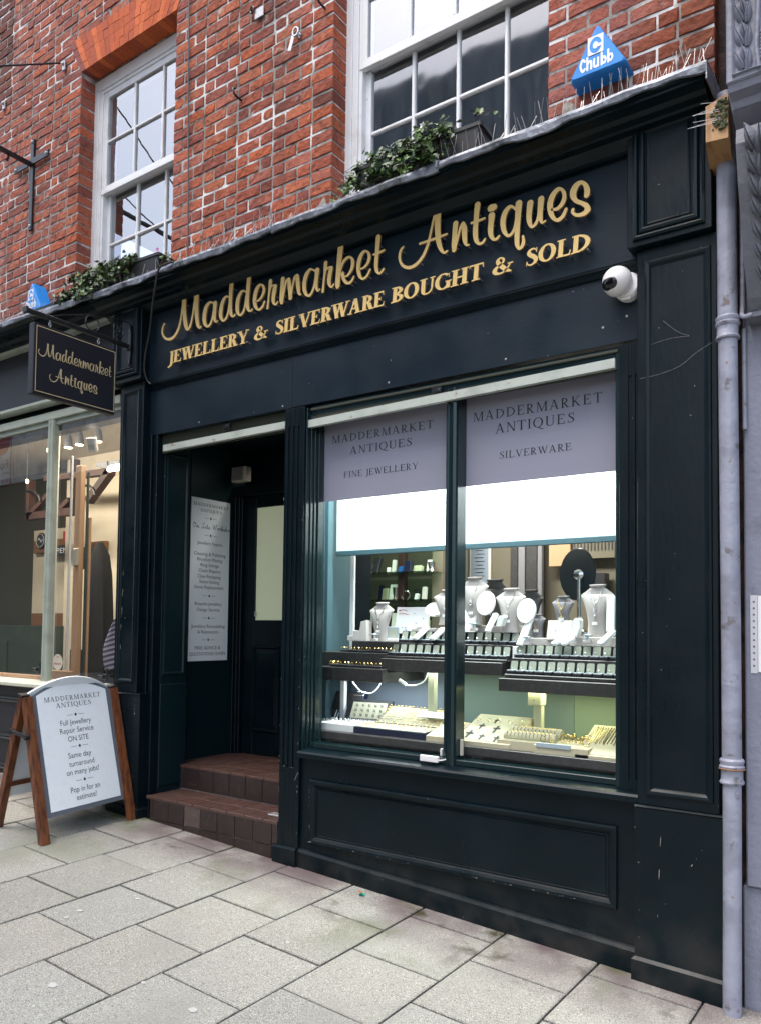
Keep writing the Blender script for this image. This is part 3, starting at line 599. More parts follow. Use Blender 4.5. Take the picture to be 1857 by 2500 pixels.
def make_bricks():
    mb = MB(); rr = random.Random(3); CH = .0783
    pal = [(.32, .080, .040), (.37, .094, .043), (.28, .068, .038), (.40, .115, .056), (.24, .062, .042), (.34, .105, .068), (.40, .090, .034), (.30, .084, .053)]
    dark = [(.17, .045, .034), (.20, .055, .036)]
    zt = 7.45; n = 0; z = 3.70
    def arch_x(zc):  # the flat arch's sides at a height
        if zc < 5.845 or zc > 6.14: return None
        t = (zc - 5.845) / .295; return (-5.395 - .165 * t, -4.283 + .165 * t)
    while z < zt:
        zc = z + CH / 2; x = HX0 - (.17 if n % 2 else 0) - rr.uniform(0, .01); header = n % 2
        holes = []
        for w in (W1, W2):
            if 3.0 < zc < w[2]: holes.append((w[0], w[1]))
        ar = arch_x(zc)
        if ar: holes.append(ar)
        segs = []; cur = HX0
        for h in sorted(holes): segs.append((cur, h[0])); cur = h[1]
        segs.append((cur, HX1))
        for s0, s1 in segs:
            x = s0; hd = (n + (0 if s0 == HX0 else 1)) % 2; first = True
            while x < s1 - .02:
                L = (.1025 if hd else .213) + rr.uniform(-.006, .006); j = rr.uniform(.008, .014)
                if first and hd is False: pass
                if x + L > s1 - .07: L = s1 - x
                if L > .26:
                    L = L / 2
                r = rr.random(); c = rr.choice(pal) if r > .045 else rr.choice(dark)
                v = rr.uniform(.8, 1.18); c = tuple(t * v for t in c)
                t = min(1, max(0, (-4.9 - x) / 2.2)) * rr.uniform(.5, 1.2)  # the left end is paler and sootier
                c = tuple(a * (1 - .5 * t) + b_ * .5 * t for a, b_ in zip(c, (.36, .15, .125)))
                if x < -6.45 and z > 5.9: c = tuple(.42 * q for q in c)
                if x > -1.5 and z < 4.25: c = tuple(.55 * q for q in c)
                x1 = x + L if x + L >= s1 - 1e-4 else x + L - j
                d = rr.uniform(-.003, .003); jz = rr.uniform(-.0025, .0025)
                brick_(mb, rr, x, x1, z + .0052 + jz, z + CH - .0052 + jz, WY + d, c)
                x += L; hd = not hd; first = False
        z += CH; n += 1
    # flat gauged arch of rubbed bricks
    N = 21
    for k in range(N):
        t0, t1 = k / N, (k + 1) / N
        def ed(t, v): return (-5.395 - .165 * v) + t * ((-4.283 + .165 * v) - (-5.395 - .165 * v))
        parts = 4; cuts = [0] + sorted((q + rr.uniform(-.12, .12)) / parts for q in range(1, parts)) + [1]
        base = rr.choice([(.52, .11, .030), (.58, .135, .04), (.47, .095, .028), (.40, .085, .035)])
        if k == 0: base = (.24, .07, .06)
        for a, q in zip(cuts, cuts[1:]):
            g = .0012; z0 = 5.843 + .295 * a + g; z1 = 5.843 + .295 * q - g; v = rr.uniform(.88, 1.1); d = rr.uniform(-.0015, .0015)
            p = [(ed(t0, a) + g, z0), (ed(t1, a) - g, z0), (ed(t1, q) - g, z1), (ed(t0, q) + g, z1)]
            mb.prism(p, 'y', WY - .001 + d, WY + .13, 1, tuple(t * v for t in base))
    return mb.build('wall', ['brick', 'brick_arch'], brick_root)
make_bricks()
mb = MB()
mj = WY + .0055
for x0, x1, z0, z1 in ((HX0, W1[0] - .004, 3.7, 7.45), (W1[1] + .004, W2[0] - .004, 3.7, 7.45), (W2[1] + .004, HX1 - .003, 3.7, 7.45), (W1[0] - .004, W1[1] + .004, W1[2] + .006, 7.45), (W2[0] - .004, W2[1] + .004, W2[2], 7.45)):
    mb.box(x0, x1, mj, WY + .3, z0, z1)
mb.build('mortar', 'mortar', brick_root)
# rendered patches at the foot of the piers
mb = MB(); rr = random.Random(8)
for (cx, z0, w, h) in ((-2.93, 3.80, .15, .30), (-1.46, 3.80, .13, .24), (-1.40, 3.98, .07, .10), (-.86, 3.83, .16, .10)):
    pts = []
    for k in range(14):
        a = 2 * PI * k / 14; r = rr.uniform(.75, 1.1); pts.append((cx + .5 * w * r * math.cos(a), z0 + h * .4 + .5 * h * r * math.sin(a)))
    mb = MB(); mb.prism(pts, 'y', WY - .008, WY + .02); mb.build('cement_patch', 'cement', brick_root)
bx('rear_wall', 'shop_wall', brick_root, HX0, HX1, 4.0, 4.1, 0, 7.45, 0)
bx('ceiling_slab', 'black', brick_root, HX0, HX1, WY + .31, 3.99, 6.6, 6.7, 0)  # slabs coloured black to paint in the dark of the upper room
bx('floor_slab', 'black', brick_root, HX0, HX1, WY + .31, 3.99, 3.42, 3.62, 0)

def sash_window(x0, x1, zt, zb, gx0, gx1, ncol, z_meet, rows_u, rows_l, old, xe):
    """box sash: frame, two sashes (upper one in front), a pane behind each"""
    w = thing('sash_window', (0, 0, 0), None, None); w.parent = brick_root; w.location = (-Vector(brick_root.location)) + Vector(((x0 + x1) / 2, RV, zb))
    f = MB()
    def bar(x_0, x_1, y0, y1, z0, z1, b=.003): f.box(x_0, x_1, y0, y1, z0, z1, bev=b)
    jw = gx0 - x0 - .035
    bar(x0 - .02, x0 + jw * .45, RV, RV + .14, zb, zt); bar(x0 + jw * .45, x0 + jw * .8, RV + .008, RV + .14, zb, zt); bar(x0 + jw * .8, x0 + jw, RV + .018, RV + .14, zb, zt)
    bar(gx1 + .04, xe, RV + .002, RV + .14, zb, zt)
    bar(x0 - .02, xe, RV - .001, RV + .139, zt - .05, zt + .04); bar(x0 - .02, xe, RV + .01, RV + .138, zt - .075, zt - .05)
    bar(x0 - .02, xe, RV - .05, RV + .138, zb - .07, zb)
    f.build('window_frame', 'white_paint', w)
    for nm, y, za, zc, rows, fr in (('upper_sash', RV + .018, z_meet, zt - .075, rows_u, .042), ('lower_sash', RV + .062, zb, z_meet + .045, rows_l, .045)):
        f = MB(); t = .036
        bar(gx0 - fr, gx0, y, y + t, za, zc); bar(gx1, gx1 + fr, y, y + t, za, zc)
        lo = .052 if nm == 'upper_sash' else .075; hi = .05 if nm == 'upper_sash' else .045
        bar(gx0, gx1, y + .001, y + t - .001, za, za + lo); bar(gx0, gx1, y + .001, y + t - .001, zc - hi, zc)
        if nm == 'upper_sash': bar(gx0 - fr - .012, gx1 + fr, y - .006, y + .03, za - .012, za + .022)
        cw = (gx1 - gx0) / ncol; rh = (zc - hi - za - lo) / rows
        for k in range(1, ncol): bar(gx0 + k * cw - .0105, gx0 + k * cw + .0105, y + .003, y + t - .004, za + lo, zc - hi, .005)
        for k in range(1, rows):
            for q in range(ncol): bar(gx0 + q * cw + (.0105 if q else 0), gx0 + (q + 1) * cw - (.0105 if q < ncol - 1 else 0), y + .0035, y + t - .0045, za + lo + k * rh - .0105, za + lo + k * rh + .0105, .005)
        s = f.build(nm, 'white_paint', w)
        g = MB()
        for q in range(ncol):
            for k in range(rows):
                ti = RN.uniform(-.0016, .0016); tj = RN.uniform(-.0016, .0016)
                xa, xb = gx0 + q * cw, gx0 + (q + 1) * cw; z0 = za + lo + k * rh; z1 = z0 + rh; yy = y + .02
                g.face([(xa, yy + ti, z0), (xb, yy - ti, z0), (xb, yy - ti + tj, z1), (xa, yy + ti + tj, z1)])
        g.build('pane', 'glass_old' if (old and nm == 'lower_sash') else 'glass_sash', s)
    return w
sash_window(-5.395, -4.283, 5.79, 4.02, -5.248, -4.27, 3, 4.90, 2, 2, False, -4.19)
sash_window(-2.875, -1.505, 5.80, 4.02, -2.72, -1.53, 4, 4.885, 2, 2, True, -1.42)
for x0, x1 in ((-5.5, -4.2), (-3.0, -1.4)): bx('dark_backing', 'black', brick_root, x0, x1, 1.2, 1.22, 3.63, 6.5, 0)  # black sheet behind each window paints in the shade of the room

# ------------------------------------------------------------------ lead-covered cornice and shopfront
shop = thing('shopfront', (-2.7, 0, 0), 'dark teal timber shopfront of the jeweller with gold raised lettering', 'shopfront')
XL, XR = -4.69, -.705
mb = MB()
prof = [(.05, 3.80), (-.235, 3.80), (-.235, 3.768), (-.222, 3.765), (-.222, 3.752), (-.20, 3.748), (-.175, 3.742), (-.155, 3.730), (-.125, 3.722), (-.118, 3.712), (-.085, 3.706), (-.065, 3.692), (-.045, 3.672), (-.03, 3.665), (.05, 3.66)]
mb.prism(prof, 'x', -4.80, -.72)
mb.build('cornice', 'paint', shop)
def lead_strip(parent, xa, xb, za, zb_, seed):
    """dressed lead: a wavy sheet with a turned down lip"""
    mb = MB(); rr = random.Random(seed); n = int(abs(xb - xa) / .035)
    row = []
    a1 = [rr.uniform(0, 6) for _ in range(6)]
    for i in range(n + 1):
        x = xa + (xb - xa) * i / n; zt = za + (zb_ - za) * i / n
        wv = .004 * math.sin(x * 9 + a1[0]) + .003 * math.sin(x * 23 + a1[1]) + rr.uniform(-.0012, .0012)
        lw = .006 * math.sin(x * 7 + a1[2]) + .005 * math.sin(x * 17 + a1[3]) + .003 * math.sin(x * 41 + a1[4])
        row.append([(x, .052, zt + .03), (x, -.10, zt + .012 + wv * .5), (x, -.235 + wv, zt + .002), (x, -.250 + wv, zt - .004 + wv * .3), (x, -.254 + wv * 1.4, zt - .020), (x, -.250 + wv, zt - .042 + lw), (x, -.240 + wv, zt - .044 + lw)])
    for i in range(n):
        for k in range(6): mb.face([row[i][k], row[i + 1][k], row[i + 1][k + 1], row[i][k + 1]])
    bm_ = mb.build('lead_flashing', 'lead', parent, smooth=True); return bm_
lead_strip(shop, -4.74, -3.05, 3.812, 3.810, 1); lead_strip(shop, -3.055, -1.95, 3.813, 3.812, 2); lead_strip(shop, -1.955, -.70, 3.812, 3.812, 3)
mb = MB(); mb.face([(-.70, -.25, 3.808), (-.70, .05, 3.838), (-.70, .05, 3.76), (-.70, -.25, 3.765)]); mb.box(-.703, -.698, -.25, .05, 3.73, 3.80); mb.build('lead_end', 'lead', shop)
for x in (-3.052, -1.952):
    mb = MB(); mb.tube([(x, .05, 3.845), (x, -.10, 3.829), (x, -.236, 3.818), (x - .002, -.259, 3.806), (x - .004, -.259, 3.775)], .006, 6); mb.build('lead_seam', 'lead', shop, smooth=True)

# fascia with its lettering
FY = 0.
x0, z0 = on(FY, -4.36, 3.182); x1, _ = on(FY, -1.078, 3.182)
fas = MB()
fas.box(-4.42, -2.795, FY, .05, 3.182, 3.70, bev=.003); fas.box(-2.793, -1.04, FY, .05, 3.182, 3.70, bev=.003)
fascia = fas.build('fascia_board', 'paint_board', shop)
LY = -.045; kq = (1 + LY / CD) / (1 - .085 / CD)
def cal(x, z): return (x * kq, CZ + (z - CZ) * kq)
def pl_f(u, v, w): return (u, LY + .010 - w, v)
for data in (WORD1, WORD2):
    mb = MB(); put(mb, script_polys(data, cal), pl_f, .010, 0, 0, 1)
    mb.build('lettering', ['gold', 'gold_edge'], fascia)
mb = MB()
for txt, u0, u1 in (('JEWELLERY', -4.108, -3.392), ('&', -3.338, -3.222), ('SILVERWARE', -3.166, -2.379), ('BOUGHT', -2.335, -1.786), ('&', -1.736, -1.622), ('SOLD', -1.560, -1.238)):
    a = cal(u0, 3.242); c = cal(u1, 3.242); t = cal(u0, 3.324)
    roman(mb, txt, a[0], c[0], a[1], t[1] - a[1], pl_f, .215, .095, .010, 0, .015, 0, 1, .06)
mb.build('lettering', ['gold', 'gold_edge'], fascia)
mb = MB(); rr = random.Random(4)
def pin(x, z): mb.tube([(x, FY, z), (x, LY + .008, z)], .0045, 7)
for d in (WORD1, WORD2):
    for L in d.split('\n'):
        q = [float(t) for t in L.split()]; n = len(q) // 4
        for i in (1, n // 2, n - 2):
            p = cal((q[4 * i] + q[4 * i + 2]) / 2, (q[4 * i + 1] + q[4 * i + 3]) / 2); pin(*p)
for u0, u1, n in ((-4.09, -3.41, 18), (-3.31, -3.25, 2), (-3.14, -2.40, 20), (-2.31, -1.81, 12), (-1.71, -1.65, 2), (-1.54, -1.26, 8)):
    for k in range(n):
        p = cal(u0 + (u1 - u0) * k / max(1, n - 1) + rr.uniform(-.008, .008), 3.252 if k % 2 else 3.313); pin(*p)
mb.build('letter_pins', 'steel_pin', fascia, kind='stuff')

# frieze board below the fascia (two boards with a joint)
FRY = .03
xa, zb = on(FRY, -4.353, 2.814); xj = on(FRY, -3.096, 0)[0]; xb = on(FRY, -1.05, 0)[0]
mb = MB(); mb.box(-4.44, xj - .001, FRY, .11, zb, 3.17, bev=.002); mb.box(xj + .001, xb + .04, FRY, .11, zb, 3.17, bev=.002)
frieze = mb.build('frieze_board', 'paint_board', shop)
mb = MB(); mb.prism([(.0, 3.180), (.0, 3.172), (.012, 3.165), (.018, 3.145), (.028, 3.140), (.05, 3.140), (.05, 3.180)], 'x', -4.42, -1.03); mb.build('frieze_moulding', 'paint', shop)
mb = MB()
for x, z in ((-2.40, 2.848), (-1.70, 2.846), (-3.17, 2.834), (-1.21, 2.90), (-3.9, 2.84), (-1.10, 2.93), (-1.055, 3.21)):
    p = on(FRY, x, z); mb.lathe([(.0065, 0), (.005, .0025), (.002, .003)], (p[0], FRY, p[1]), 8, M=Matrix.Rotation(PI / 2, 3, 'X'))
mb.build('screw_heads', 'galv', frieze, kind='stuff')

# pilasters: pedestal, panelled shaft, console box
def console(name, xl, xr, zl, zt, y, px0, px1, pz0, pz1):
    mb = MB(); mb.box(xl, xr, y, .06, zl, zt, bev=.003)
    mb.frame(px0 - .022, px1 + .022, pz0 - .022, pz1 + .022, [(0, y), (0, y - .012), (.010, y - .016), (.018, y - .012), (.022, y - .004), (.030, y - .014), (.040, y - .016), (.048, y - .012), (.054, y + .001), (.062, y - .004), (.078, y + .004)])
    return mb.build('console_box', 'paint', shop)
cy = -.075
a = on(cy, -1.072, 3.176); c = on(cy, -.713, 3.74)
ka, kb = (1 + cy / CD) / (1 - .1 / CD), 0
def onc(x, z): k = (1 + cy / CD) / (1 - .10 / CD); return x * k, CZ + (z - CZ) * k
p0 = onc(-1.066, 3.19); p1 = onc(-.714, 3.74); q0 = onc(-1.018, 3.216); q1 = onc(-.762, 3.748)
console('r', p0[0], p1[0], p0[1], 3.765, cy, q0[0], q1[0], q0[1] + .02, q1[1])
p0 = onc(-4.70, 3.19); p1 = onc(-4.385, 3.74); q0 = onc(-4.655, 3.225); q1 = onc(-4.425, 3.74)
console('l', p0[0], p1[0], p0[1], 3.765, cy, q0[0] + .01, q1[0], q0[1] + .02, q1[1])

def pilaster(xl, xr, xpl, xpr, z_ped, zp_top, zp_bot, pxl, pxr, zg, zpl_l, zpl_r, ret):
    py, qy, by = -.03, -.042, -.056
    p = MB(); z_top = 3.20
    p.box(xl, xr, py, ret, z_ped, z_top, bev=.003)
    p.frame(xpl, xpr, zp_bot, zp_top, [(0, py), (.003, py - .008), (.012, py - .012), (.022, py - .010), (.030, py - .003), (.034, py - .0005)], centre=True)
    pil = p.build('pilaster', 'paint', shop)
    p = MB(); p.prism([(qy, zg), (qy, z_ped - .012), (qy - .006, z_ped - .006), (qy + .002, z_ped), (ret, z_ped), (ret, zg)], 'x', pxl, pxr)
    p.build('pedestal', 'paint', pil)
    p = MB(); e = .012
    v = [(pxl - e, by, zg), (pxr + e, by, zg), (pxr + e, ret + .004, zg), (pxl - e, ret + .004, zg)]
    def zz(x): return zpl_l + (zpl_r - zpl_l) * (x - pxl) / (pxr - pxl)
    m1 = [(x, y, zz(x) - .012) for x, y, _ in v]; m2 = [(min(max(x, pxl), pxr), y + (.012 if y == by else 0), zz(x)) for x, y, _ in v]
    p.loft([v, m1, m2]); p.build('plinth', 'paint', pil)
    return pil
K = lambda v, y: v * (1 + y / CD)
pilaster(K(-1.054, -.03), K(-.716, -.03), K(-1.020, -.03), K(-.738, -.03), CZ + (.747 - CZ) * .989, CZ + (3.160 - CZ) * .9914, CZ + (.792 - CZ) * .9914, K(-1.066, -.04), K(-.702, -.04), -.2, .112, .098, .16)
lp = pilaster(K(-4.722, -.03), K(-4.47, -.03), K(-4.690, -.03), K(-4.497, -.03), CZ + (1.036 - CZ) * .989, CZ + (3.165 - CZ) * .9914, CZ + (1.10 - CZ) * .9914, K(-4.74, -.04), K(-4.425, -.04), .0, .292, .274, .10)
# stepped jamb mouldings between the left pilaster and the doorway
mb = MB()
for x0, x1, y in ((-4.435, -4.405, .025), (-4.407, -4.385, .045), (-4.387, -4.352, .032)): mb.box(x0, x1, y, .14, .18, 2.83, bev=.004)
mb.build('door_jamb', 'paint', shop)

# fluted post between doorway and window, and the fluted strip at the right of the window
def fluted(name, xl, xr, z0, z1, y, cols, zf0, zf1, gw):
    p = MB(); p.box(xl, xr, y + .007, y + .16, z0, z1)
    xs = [xl] + [t for c in cols for t in (c - gw / 2, c + gw / 2)] + [xr]
    for a, c in zip(xs[::2], xs[1::2]): p.box(a, c, y, y + .0068, z0, z1, bev=.003)
    for c in cols: p.box(c - gw / 2, c + gw / 2, y + .0002, y + .0066, z0, zf0); p.box(c - gw / 2, c + gw / 2, y + .0002, y + .0066, zf1, z1)
    return p.build(name, 'paint', shop)
post = fluted('post', -3.143, -2.992, .1, 2.81, -.004, (-3.110, -3.073, -3.036), .685, 2.70, .017)
mb = MB(); mb.prism([(-.026, .0), (-.026, .222), (-.018, .234), (-.004, .236), (.06, .236), (.06, .0)], 'x', -3.168, -2.993); mb.build('plinth', 'paint', post)
fluted('window_jamb', -1.140, -1.035, .76, 2.81, .016, (-1.090, -1.060), .85, 2.66, .014)

# stall riser with its raised panel, sloping plinth, window sill
mb = MB(); ry = .018
mb.box(-2.992, -1.03, ry, .12, .0, .765)
a = on(ry, -2.902, .278); c = on(ry, -1.142, .640)
riser = mb.build('stall_riser', 'paint', shop)
mb = MB(); mb.frame(a[0], c[0], a[1], c[1], [(0, ry), (0, ry - .018), (.008, ry - .022), (.022, ry - .020), (.034, ry - .012), (.040, ry - .004), (.048, ry - .006), (.052, ry + .001), (.054, ry - .0015)]); mb.build('raised_panel', 'paint', riser)
mb = MB()
def plz(x): return .202 - .0553 * (x + 2.41)
v = [(-2.993, -.008, -.1), (-1.045, -.008, -.1), (-1.045, ry, -.1), (-2.993, ry, -.1)]
mb.loft([v, [(x, y, plz(x) - .018) for x, y, _ in v], [(x, y + (.010 if y < 0 else .002), plz(x) - .004) for x, y, _ in v], [(x, max(y, .012), plz(x)) for x, y, _ in v]])
mb.build('plinth', 'paint', riser)
mb = MB(); mb.prism([(-.022, .755), (-.026, .762), (-.026, .782), (-.018, .792), (.11, .812), (.20, .812), (.20, .755)], 'x', -2.99, -1.034); mb.build('window_sill', 'paint', shop)

# window frame: head, jambs, mullion, bottom rail and the two panes
gy = .12
mb = MB()
for x0, x1, y0, y1 in ((-2.992, -2.984, .012, .06), (-2.992, -2.976, .045, .075), (-2.992, -2.968, .070, .10), (-2.992, -2.958, .095, .14)): mb.box(x0, x1, y0, y1, .80, 2.80, bev=.002)
fr = mb.build('jamb_mouldings', 'paint_gloss', shop)
bx('jamb_mouldings', 'paint_gloss', shop, -1.165, -1.140, .04, .13, .80, 2.80)
for q in ((-2.99, -1.14, .045, .135, 2.76, 2.815), (-2.96, -2.06, .06, .14, .805, .835), (-2.0, -1.165, .06, .14, .805, .835)): mb = MB(); mb.box(*q, bev=.003); mb.build('window_rail', 'paint_gloss', fr)
mb = MB()
xm0, xm1 = on(.05, -2.0705, 0)[0] / (1 + .05 / CD), -1.999
mb.prism([(xm0 + .006, .05), (xm0 + .02, .042), (xm0 + .026, .050), (xm0 + .046, .050), (xm0 + .052, .042), (xm1 - .006, .05), (xm1, .062), (xm1, .15), (xm0, .15), (xm0, .062)], 'z', .80, 2.77)
mb.build('mullion', 'paint_gloss', fr)
for xa, xb in ((-3.04, -2.06), (-2.02, -1.15)):
    mb = MB(); mb.face([(xa, gy, .82), (xb, gy, .82), (xb, gy, 2.77), (xa, gy, 2.77)]); mb.build('window_pane', 'glass_shop', shop)

# roller-shutter bars above window and door, with the dark slot they come out of
def shutter(xl, xr, zl, zr, y, ybot, xs0, xs1, lock):
    s = MB()
    s.prism([(xl, zl), (xr, zr), (xr, zr + .044), (xl, zl + .044)], 'y', y, y + .03)
    o = s.build('shutter_bar', 'rust_white', shop)
    return o
a = on(.02, -2.983, 2.677); c = on(.02, -1.155, 2.705)
shutter(a[0], c[0], a[1], c[1], .02, 0, 0, 0, 1)
a = on(.04, -4.252, 2.690); c = on(.04, -3.15, 2.697)
shutter(a[0], c[0], a[1], c[1], .04, 0, 0, 0, 1)
bx('shutter_slats', 'dark_green', shop, -2.98, -1.15, .05, .06, 2.70, 2.815, 0); bx('shutter_slats', 'dark_green', shop, -4.35, -3.145, .075, .085, 2.70, 2.86, 0)
mb = MB(); mb.box(-2.98, -1.15, .033, .05, 2.786, 2.800, bev=.002); mb.build('shutter_guide', 'dark_green', shop)
for x, y, z in ((-2.115, .028, 2.735), (-3.70, .05, 2.77)):
    mb = MB(); mb.box(x - .03, x + .03, y - .004, y + .01, z, z + .048, bev=.004); mb.box(x - .012, x + .012, y - .012, y - .004, z + .012, z + .03, bev=.003); mb.lathe([(.012, 0), (.012, .006), (.004, .008)], (x + .02, y - .004, z + .024), 10, M=Matrix.Rotation(PI / 2, 3, 'X')); mb.build('shutter_lock', 'black_metal', shop)

# doorway: side wall, ceiling, steps, door
mb = MB()
mb.box(-4.46, -4.350, .10, .335, .25, 2.9, bev=.004); mb.box(-4.60, -4.46, .44, 1.05, .3, 2.9)
mb.box(-4.355, -4.340, .10, .335, .40, 1.10, bev=.004)
wall_in = mb.build('doorway_lining', 'paint_teal', shop)
def pl_x(xx): return lambda u, v, w: (xx - w, u, v)
mb = MB(); mb.frame(.12, .315, 1.16, 2.72, [(0, 0), (.004, -.010), (.014, -.012), (.022, -.002), (.024, -.001)], place=lambda u, v, w: (-4.350 - w, u, v)); mb.build('lining_panel', 'paint_teal', wall_in)
mb = MB(); mb.box(-4.44, -2.95, .12, .98, 2.86, 2.90); mb.box(-3.27, -3.245, .15, 1.0, .3, 2.9); mb.box(-4.60, -3.25, 1.0, 1.05, .3, 2.9); mb.build('doorway_ceiling', 'paint', shop)
mb = MB()  # door case
for x0, x1, y in ((-4.462, -4.43, .87), (-4.43, -4.405, .885), (-4.405, -4.385, .90)): mb.box(x0, x1, y, 1.0, .52, 2.60, bev=.004)
mb.box(-4.46, -3.10, .865, 1.0, 2.52, 2.60, bev=.004)
mb.build('door_frame', 'paint', shop)
door = MB(); dx0, dx1, dy = -4.385, -3.56, .935
for x0, x1, z0, z1 in ((dx0, -4.272, .53, 2.52), (-3.66, dx1, .53, 2.52), (-4.272, -3.66, .53, .70), (-4.272, -3.66, 1.36, 1.557), (-4.272, -3.66, 2.43, 2.52)): door.box(x0, x1, dy, dy + .045, z0, z1, bev=.003)
door.frame(-4.29, -4.00, .705, 1.362, [(0, dy + .002), (.004, dy - .006), (.014, dy - .008), (.022, dy + .004), (.026, dy + .012), (.06, dy + .004)])
door.frame(-3.95, -3.66, .705, 1.362, [(0, dy + .002), (.004, dy - .006), (.014, dy - .008), (.022, dy + .004), (.026, dy + .012), (.06, dy + .004)])
door.box(-4.0, -3.95, dy + .001, dy + .044, .70, 1.36)
dr = door.build('door', 'paint', shop)
M_('door_pane_glow', (.40, .42, .30), .35, emit=((.55, .60, .40), .10))  # weak emission puts light into the pane; no lamp stands behind it
mb = MB(); mb.box(-4.272, -3.66, dy + .015, dy + .02, 1.557, 2.43); pane = mb.build('pane', 'door_pane_glow', dr)
mb = MB(); mb.box(-3.99, -3.86, dy + .008, dy + .012, 2.20, 2.42); mb.build('sticker', 'sticker_grey', dr)
mb = MB(); mb.box(-3.99, -3.86, dy + .008, dy + .012, 2.10, 2.185); mb.build('sticker', 'sticker_blue', dr)
mb = MB(); mb.lathe([(.055, 0), (.055, .003)], (-3.93, dy + .012, 2.04), 20, M=Matrix.Rotation(PI / 2, 3, 'X')); mb.build('sticker', 'sticker_pink', dr)
mb = MB(); mb.box(-4.27, -4.25, dy - .004, dy + .004, 1.585, 1.625, bev=.002); mb.build('chime_sensor', 'galv', dr)

# tiled steps
def steps():
    st = MB(); rr = random.Random(9)
    st.box(-4.30, -3.148, .006, .30, .0, .355, 2); st.box(-4.46, -3.148, .306, 1.0, .3, .522, 2)
    X0 = -4.262
    xs = [-4.295] + [X0 + .1525 * k for k in range(0, 9)]
    for a, c in zip(xs, xs[1:]):          # lower riser: a row of whole tiles over a row cut to the slope
        if a > -3.16: break
        c = min(c, -3.148); m = 3 if abs(a - (X0 + .1525 * 2)) < .01 else 1
        st.box(a + .0032, c - .0032, -.004 + rr.uniform(-.001, .001), .008, .218, .349, m, .002); st.box(a + .0032, c - .0032, -.002, .008, .08, .2145, 1, .002)
    xs = [-4.36] + [-4.318 + .1525 * k for k in range(0, 10)]
    for a, c in zip(xs, xs[1:]):
        if a > -3.16: break
        c = min(c, -3.148)
        st.box(a + .0032, c - .0032, .296, .308, .366, .514, 1, .002)
    def tread(y0, y1, z, xa, xb, rows):
        dy_ = (y1 - y0) / rows
        for r in range(rows):
            x = xa
            while x < xb:
                o = .06 * (r % 2)
                st.box(x + .0032, min(x + .1525, xb) - .0032, y0 + r * dy_ + .003, y0 + (r + 1) * dy_ - .003, z - .02, z + rr.uniform(-.0008, .0008), 0, .002); x += .1525
    tread(-.008, .296, .361, -4.335, -3.148, 2); tread(.290, .96, .5275, -4.36 - .1, -3.148, 4)
    return st.build('steps', ['tile', 'tile_dark', 'grout', 'tile_grey'], shop)
steps()

# small catches at the foot of the panes, old screw holes in the console panel
for x0, x1, y, z0, z1, m in ((-2.195, -2.085, .028, .812, .845, 'cctv'), (-2.118, -2.105, .105, .835, .875, 'cctv'), (-1.998, -1.982, .100, .85, .935, 'beige_box'), (-1.162, -1.150, .10, .83, .868, 'cctv')):
    mb = MB(); mb.box(x0, x1, y, y + .018, z0, z1, bev=.003)
    if x1 - x0 > .05: mb.tube([(x1, y + .008, z0 + .012), (x1 + .03, y + .006, z0 + .018), (x1 + .045, y + .004, z0 + .024)], .004, 6)
    mb.build('window_catch', m, shop)
rr = random.Random(12)
for x, z in ((-.93, 3.66), (-.905, 3.665), (-.915, 3.64), (-.935, 3.595), (-.925, 3.585), (-.905, 3.59), (-.897, 3.60), (-.90, 3.415)):
    mb = MB(); p = onc(x, z); mb.lathe([(.0045, 0), (.003, .001)], (p[0], cy - .0005 + .004, p[1]), 8, M=Matrix.Rotation(PI / 2, 3, 'X')); mb.build('screw_hole', 'rust', shop)

# chipped paint and scuffs where the timber gets knocked
def chips(parent, segs, seed, name='paint_chips'):
    rr = random.Random(seed); mb = MB()
    for (p, q, n, out, vert) in segs:
        p, q, out = Vector(p), Vector(q), Vector(out)
        d = (q - p).normalized(); s = d.cross(out).normalized()
        for k in range(n):
            c = p.lerp(q, rr.random()) + s * rr.gauss(0, .0015) + out * .0012; L = rr.uniform(.0012, .0040) * (3 if rr.random() < .12 else 1); w = rr.uniform(.0007, .0017)
            if vert: L, w = rr.uniform(.004, .03), rr.uniform(.0006, .0014)
            m = rr.randint(5, 7); mb.face([c + d * L * math.cos(2 * PI * i / m) * rr.uniform(.6, 1.1) + s * w * math.sin(2 * PI * i / m) * rr.uniform(.6, 1.2) for i in range(m)])
    o = mb.build(name, 'chip', parent); o['kind'] = 'stuff'
Fv = (0, -1, 0)
a0 = on(ry, -2.902, .278); c0 = on(ry, -1.142, .640)
chips(riser, [((a0[0] + .01, ry - .021, a0[1] + .012), (c0[0] - .01, ry - .021, a0[1] + .012), 26, Fv, 0), ((a0[0] + .008, ry - .021, a0[1] + .01), (a0[0] + .008, ry - .021, c0[1] - .05), 7, Fv, 0), ((a0[0], ry - .021, a0[1] + .012), (a0[0] + .03, ry - .021, a0[1] + .014), 9, Fv, 0), ((-2.8, ry, .5), (-1.2, ry, .4), 4, Fv, 0)], 41)
chips(lp, [((-4.428, -.042, .30), (-4.428, -.042, 1.0), 22, Fv, 0), ((-4.62, -.03, 1.2), (-4.60, -.03, 1.9), 10, Fv, 1), ((-4.58, -.031, 1.1), (-4.55, -.031, 2.6), 8, Fv, 0), ((-4.415, -.056, .20), (-4.415, -.056, .28), 6, Fv, 0)], 42)
chips(post, [((-3.141, -.004, .3), (-3.141, -.004, 2.6), 12, Fv, 0), ((-3.0, -.004, .3), (-2.996, -.004, 2.6), 16, Fv, 0), ((-3.11, -.004, .69), (-3.03, -.004, .69), 5, Fv, 0), ((-3.02, -.004, .62), (-3.0, -.004, .66), 4, Fv, 1)], 43)
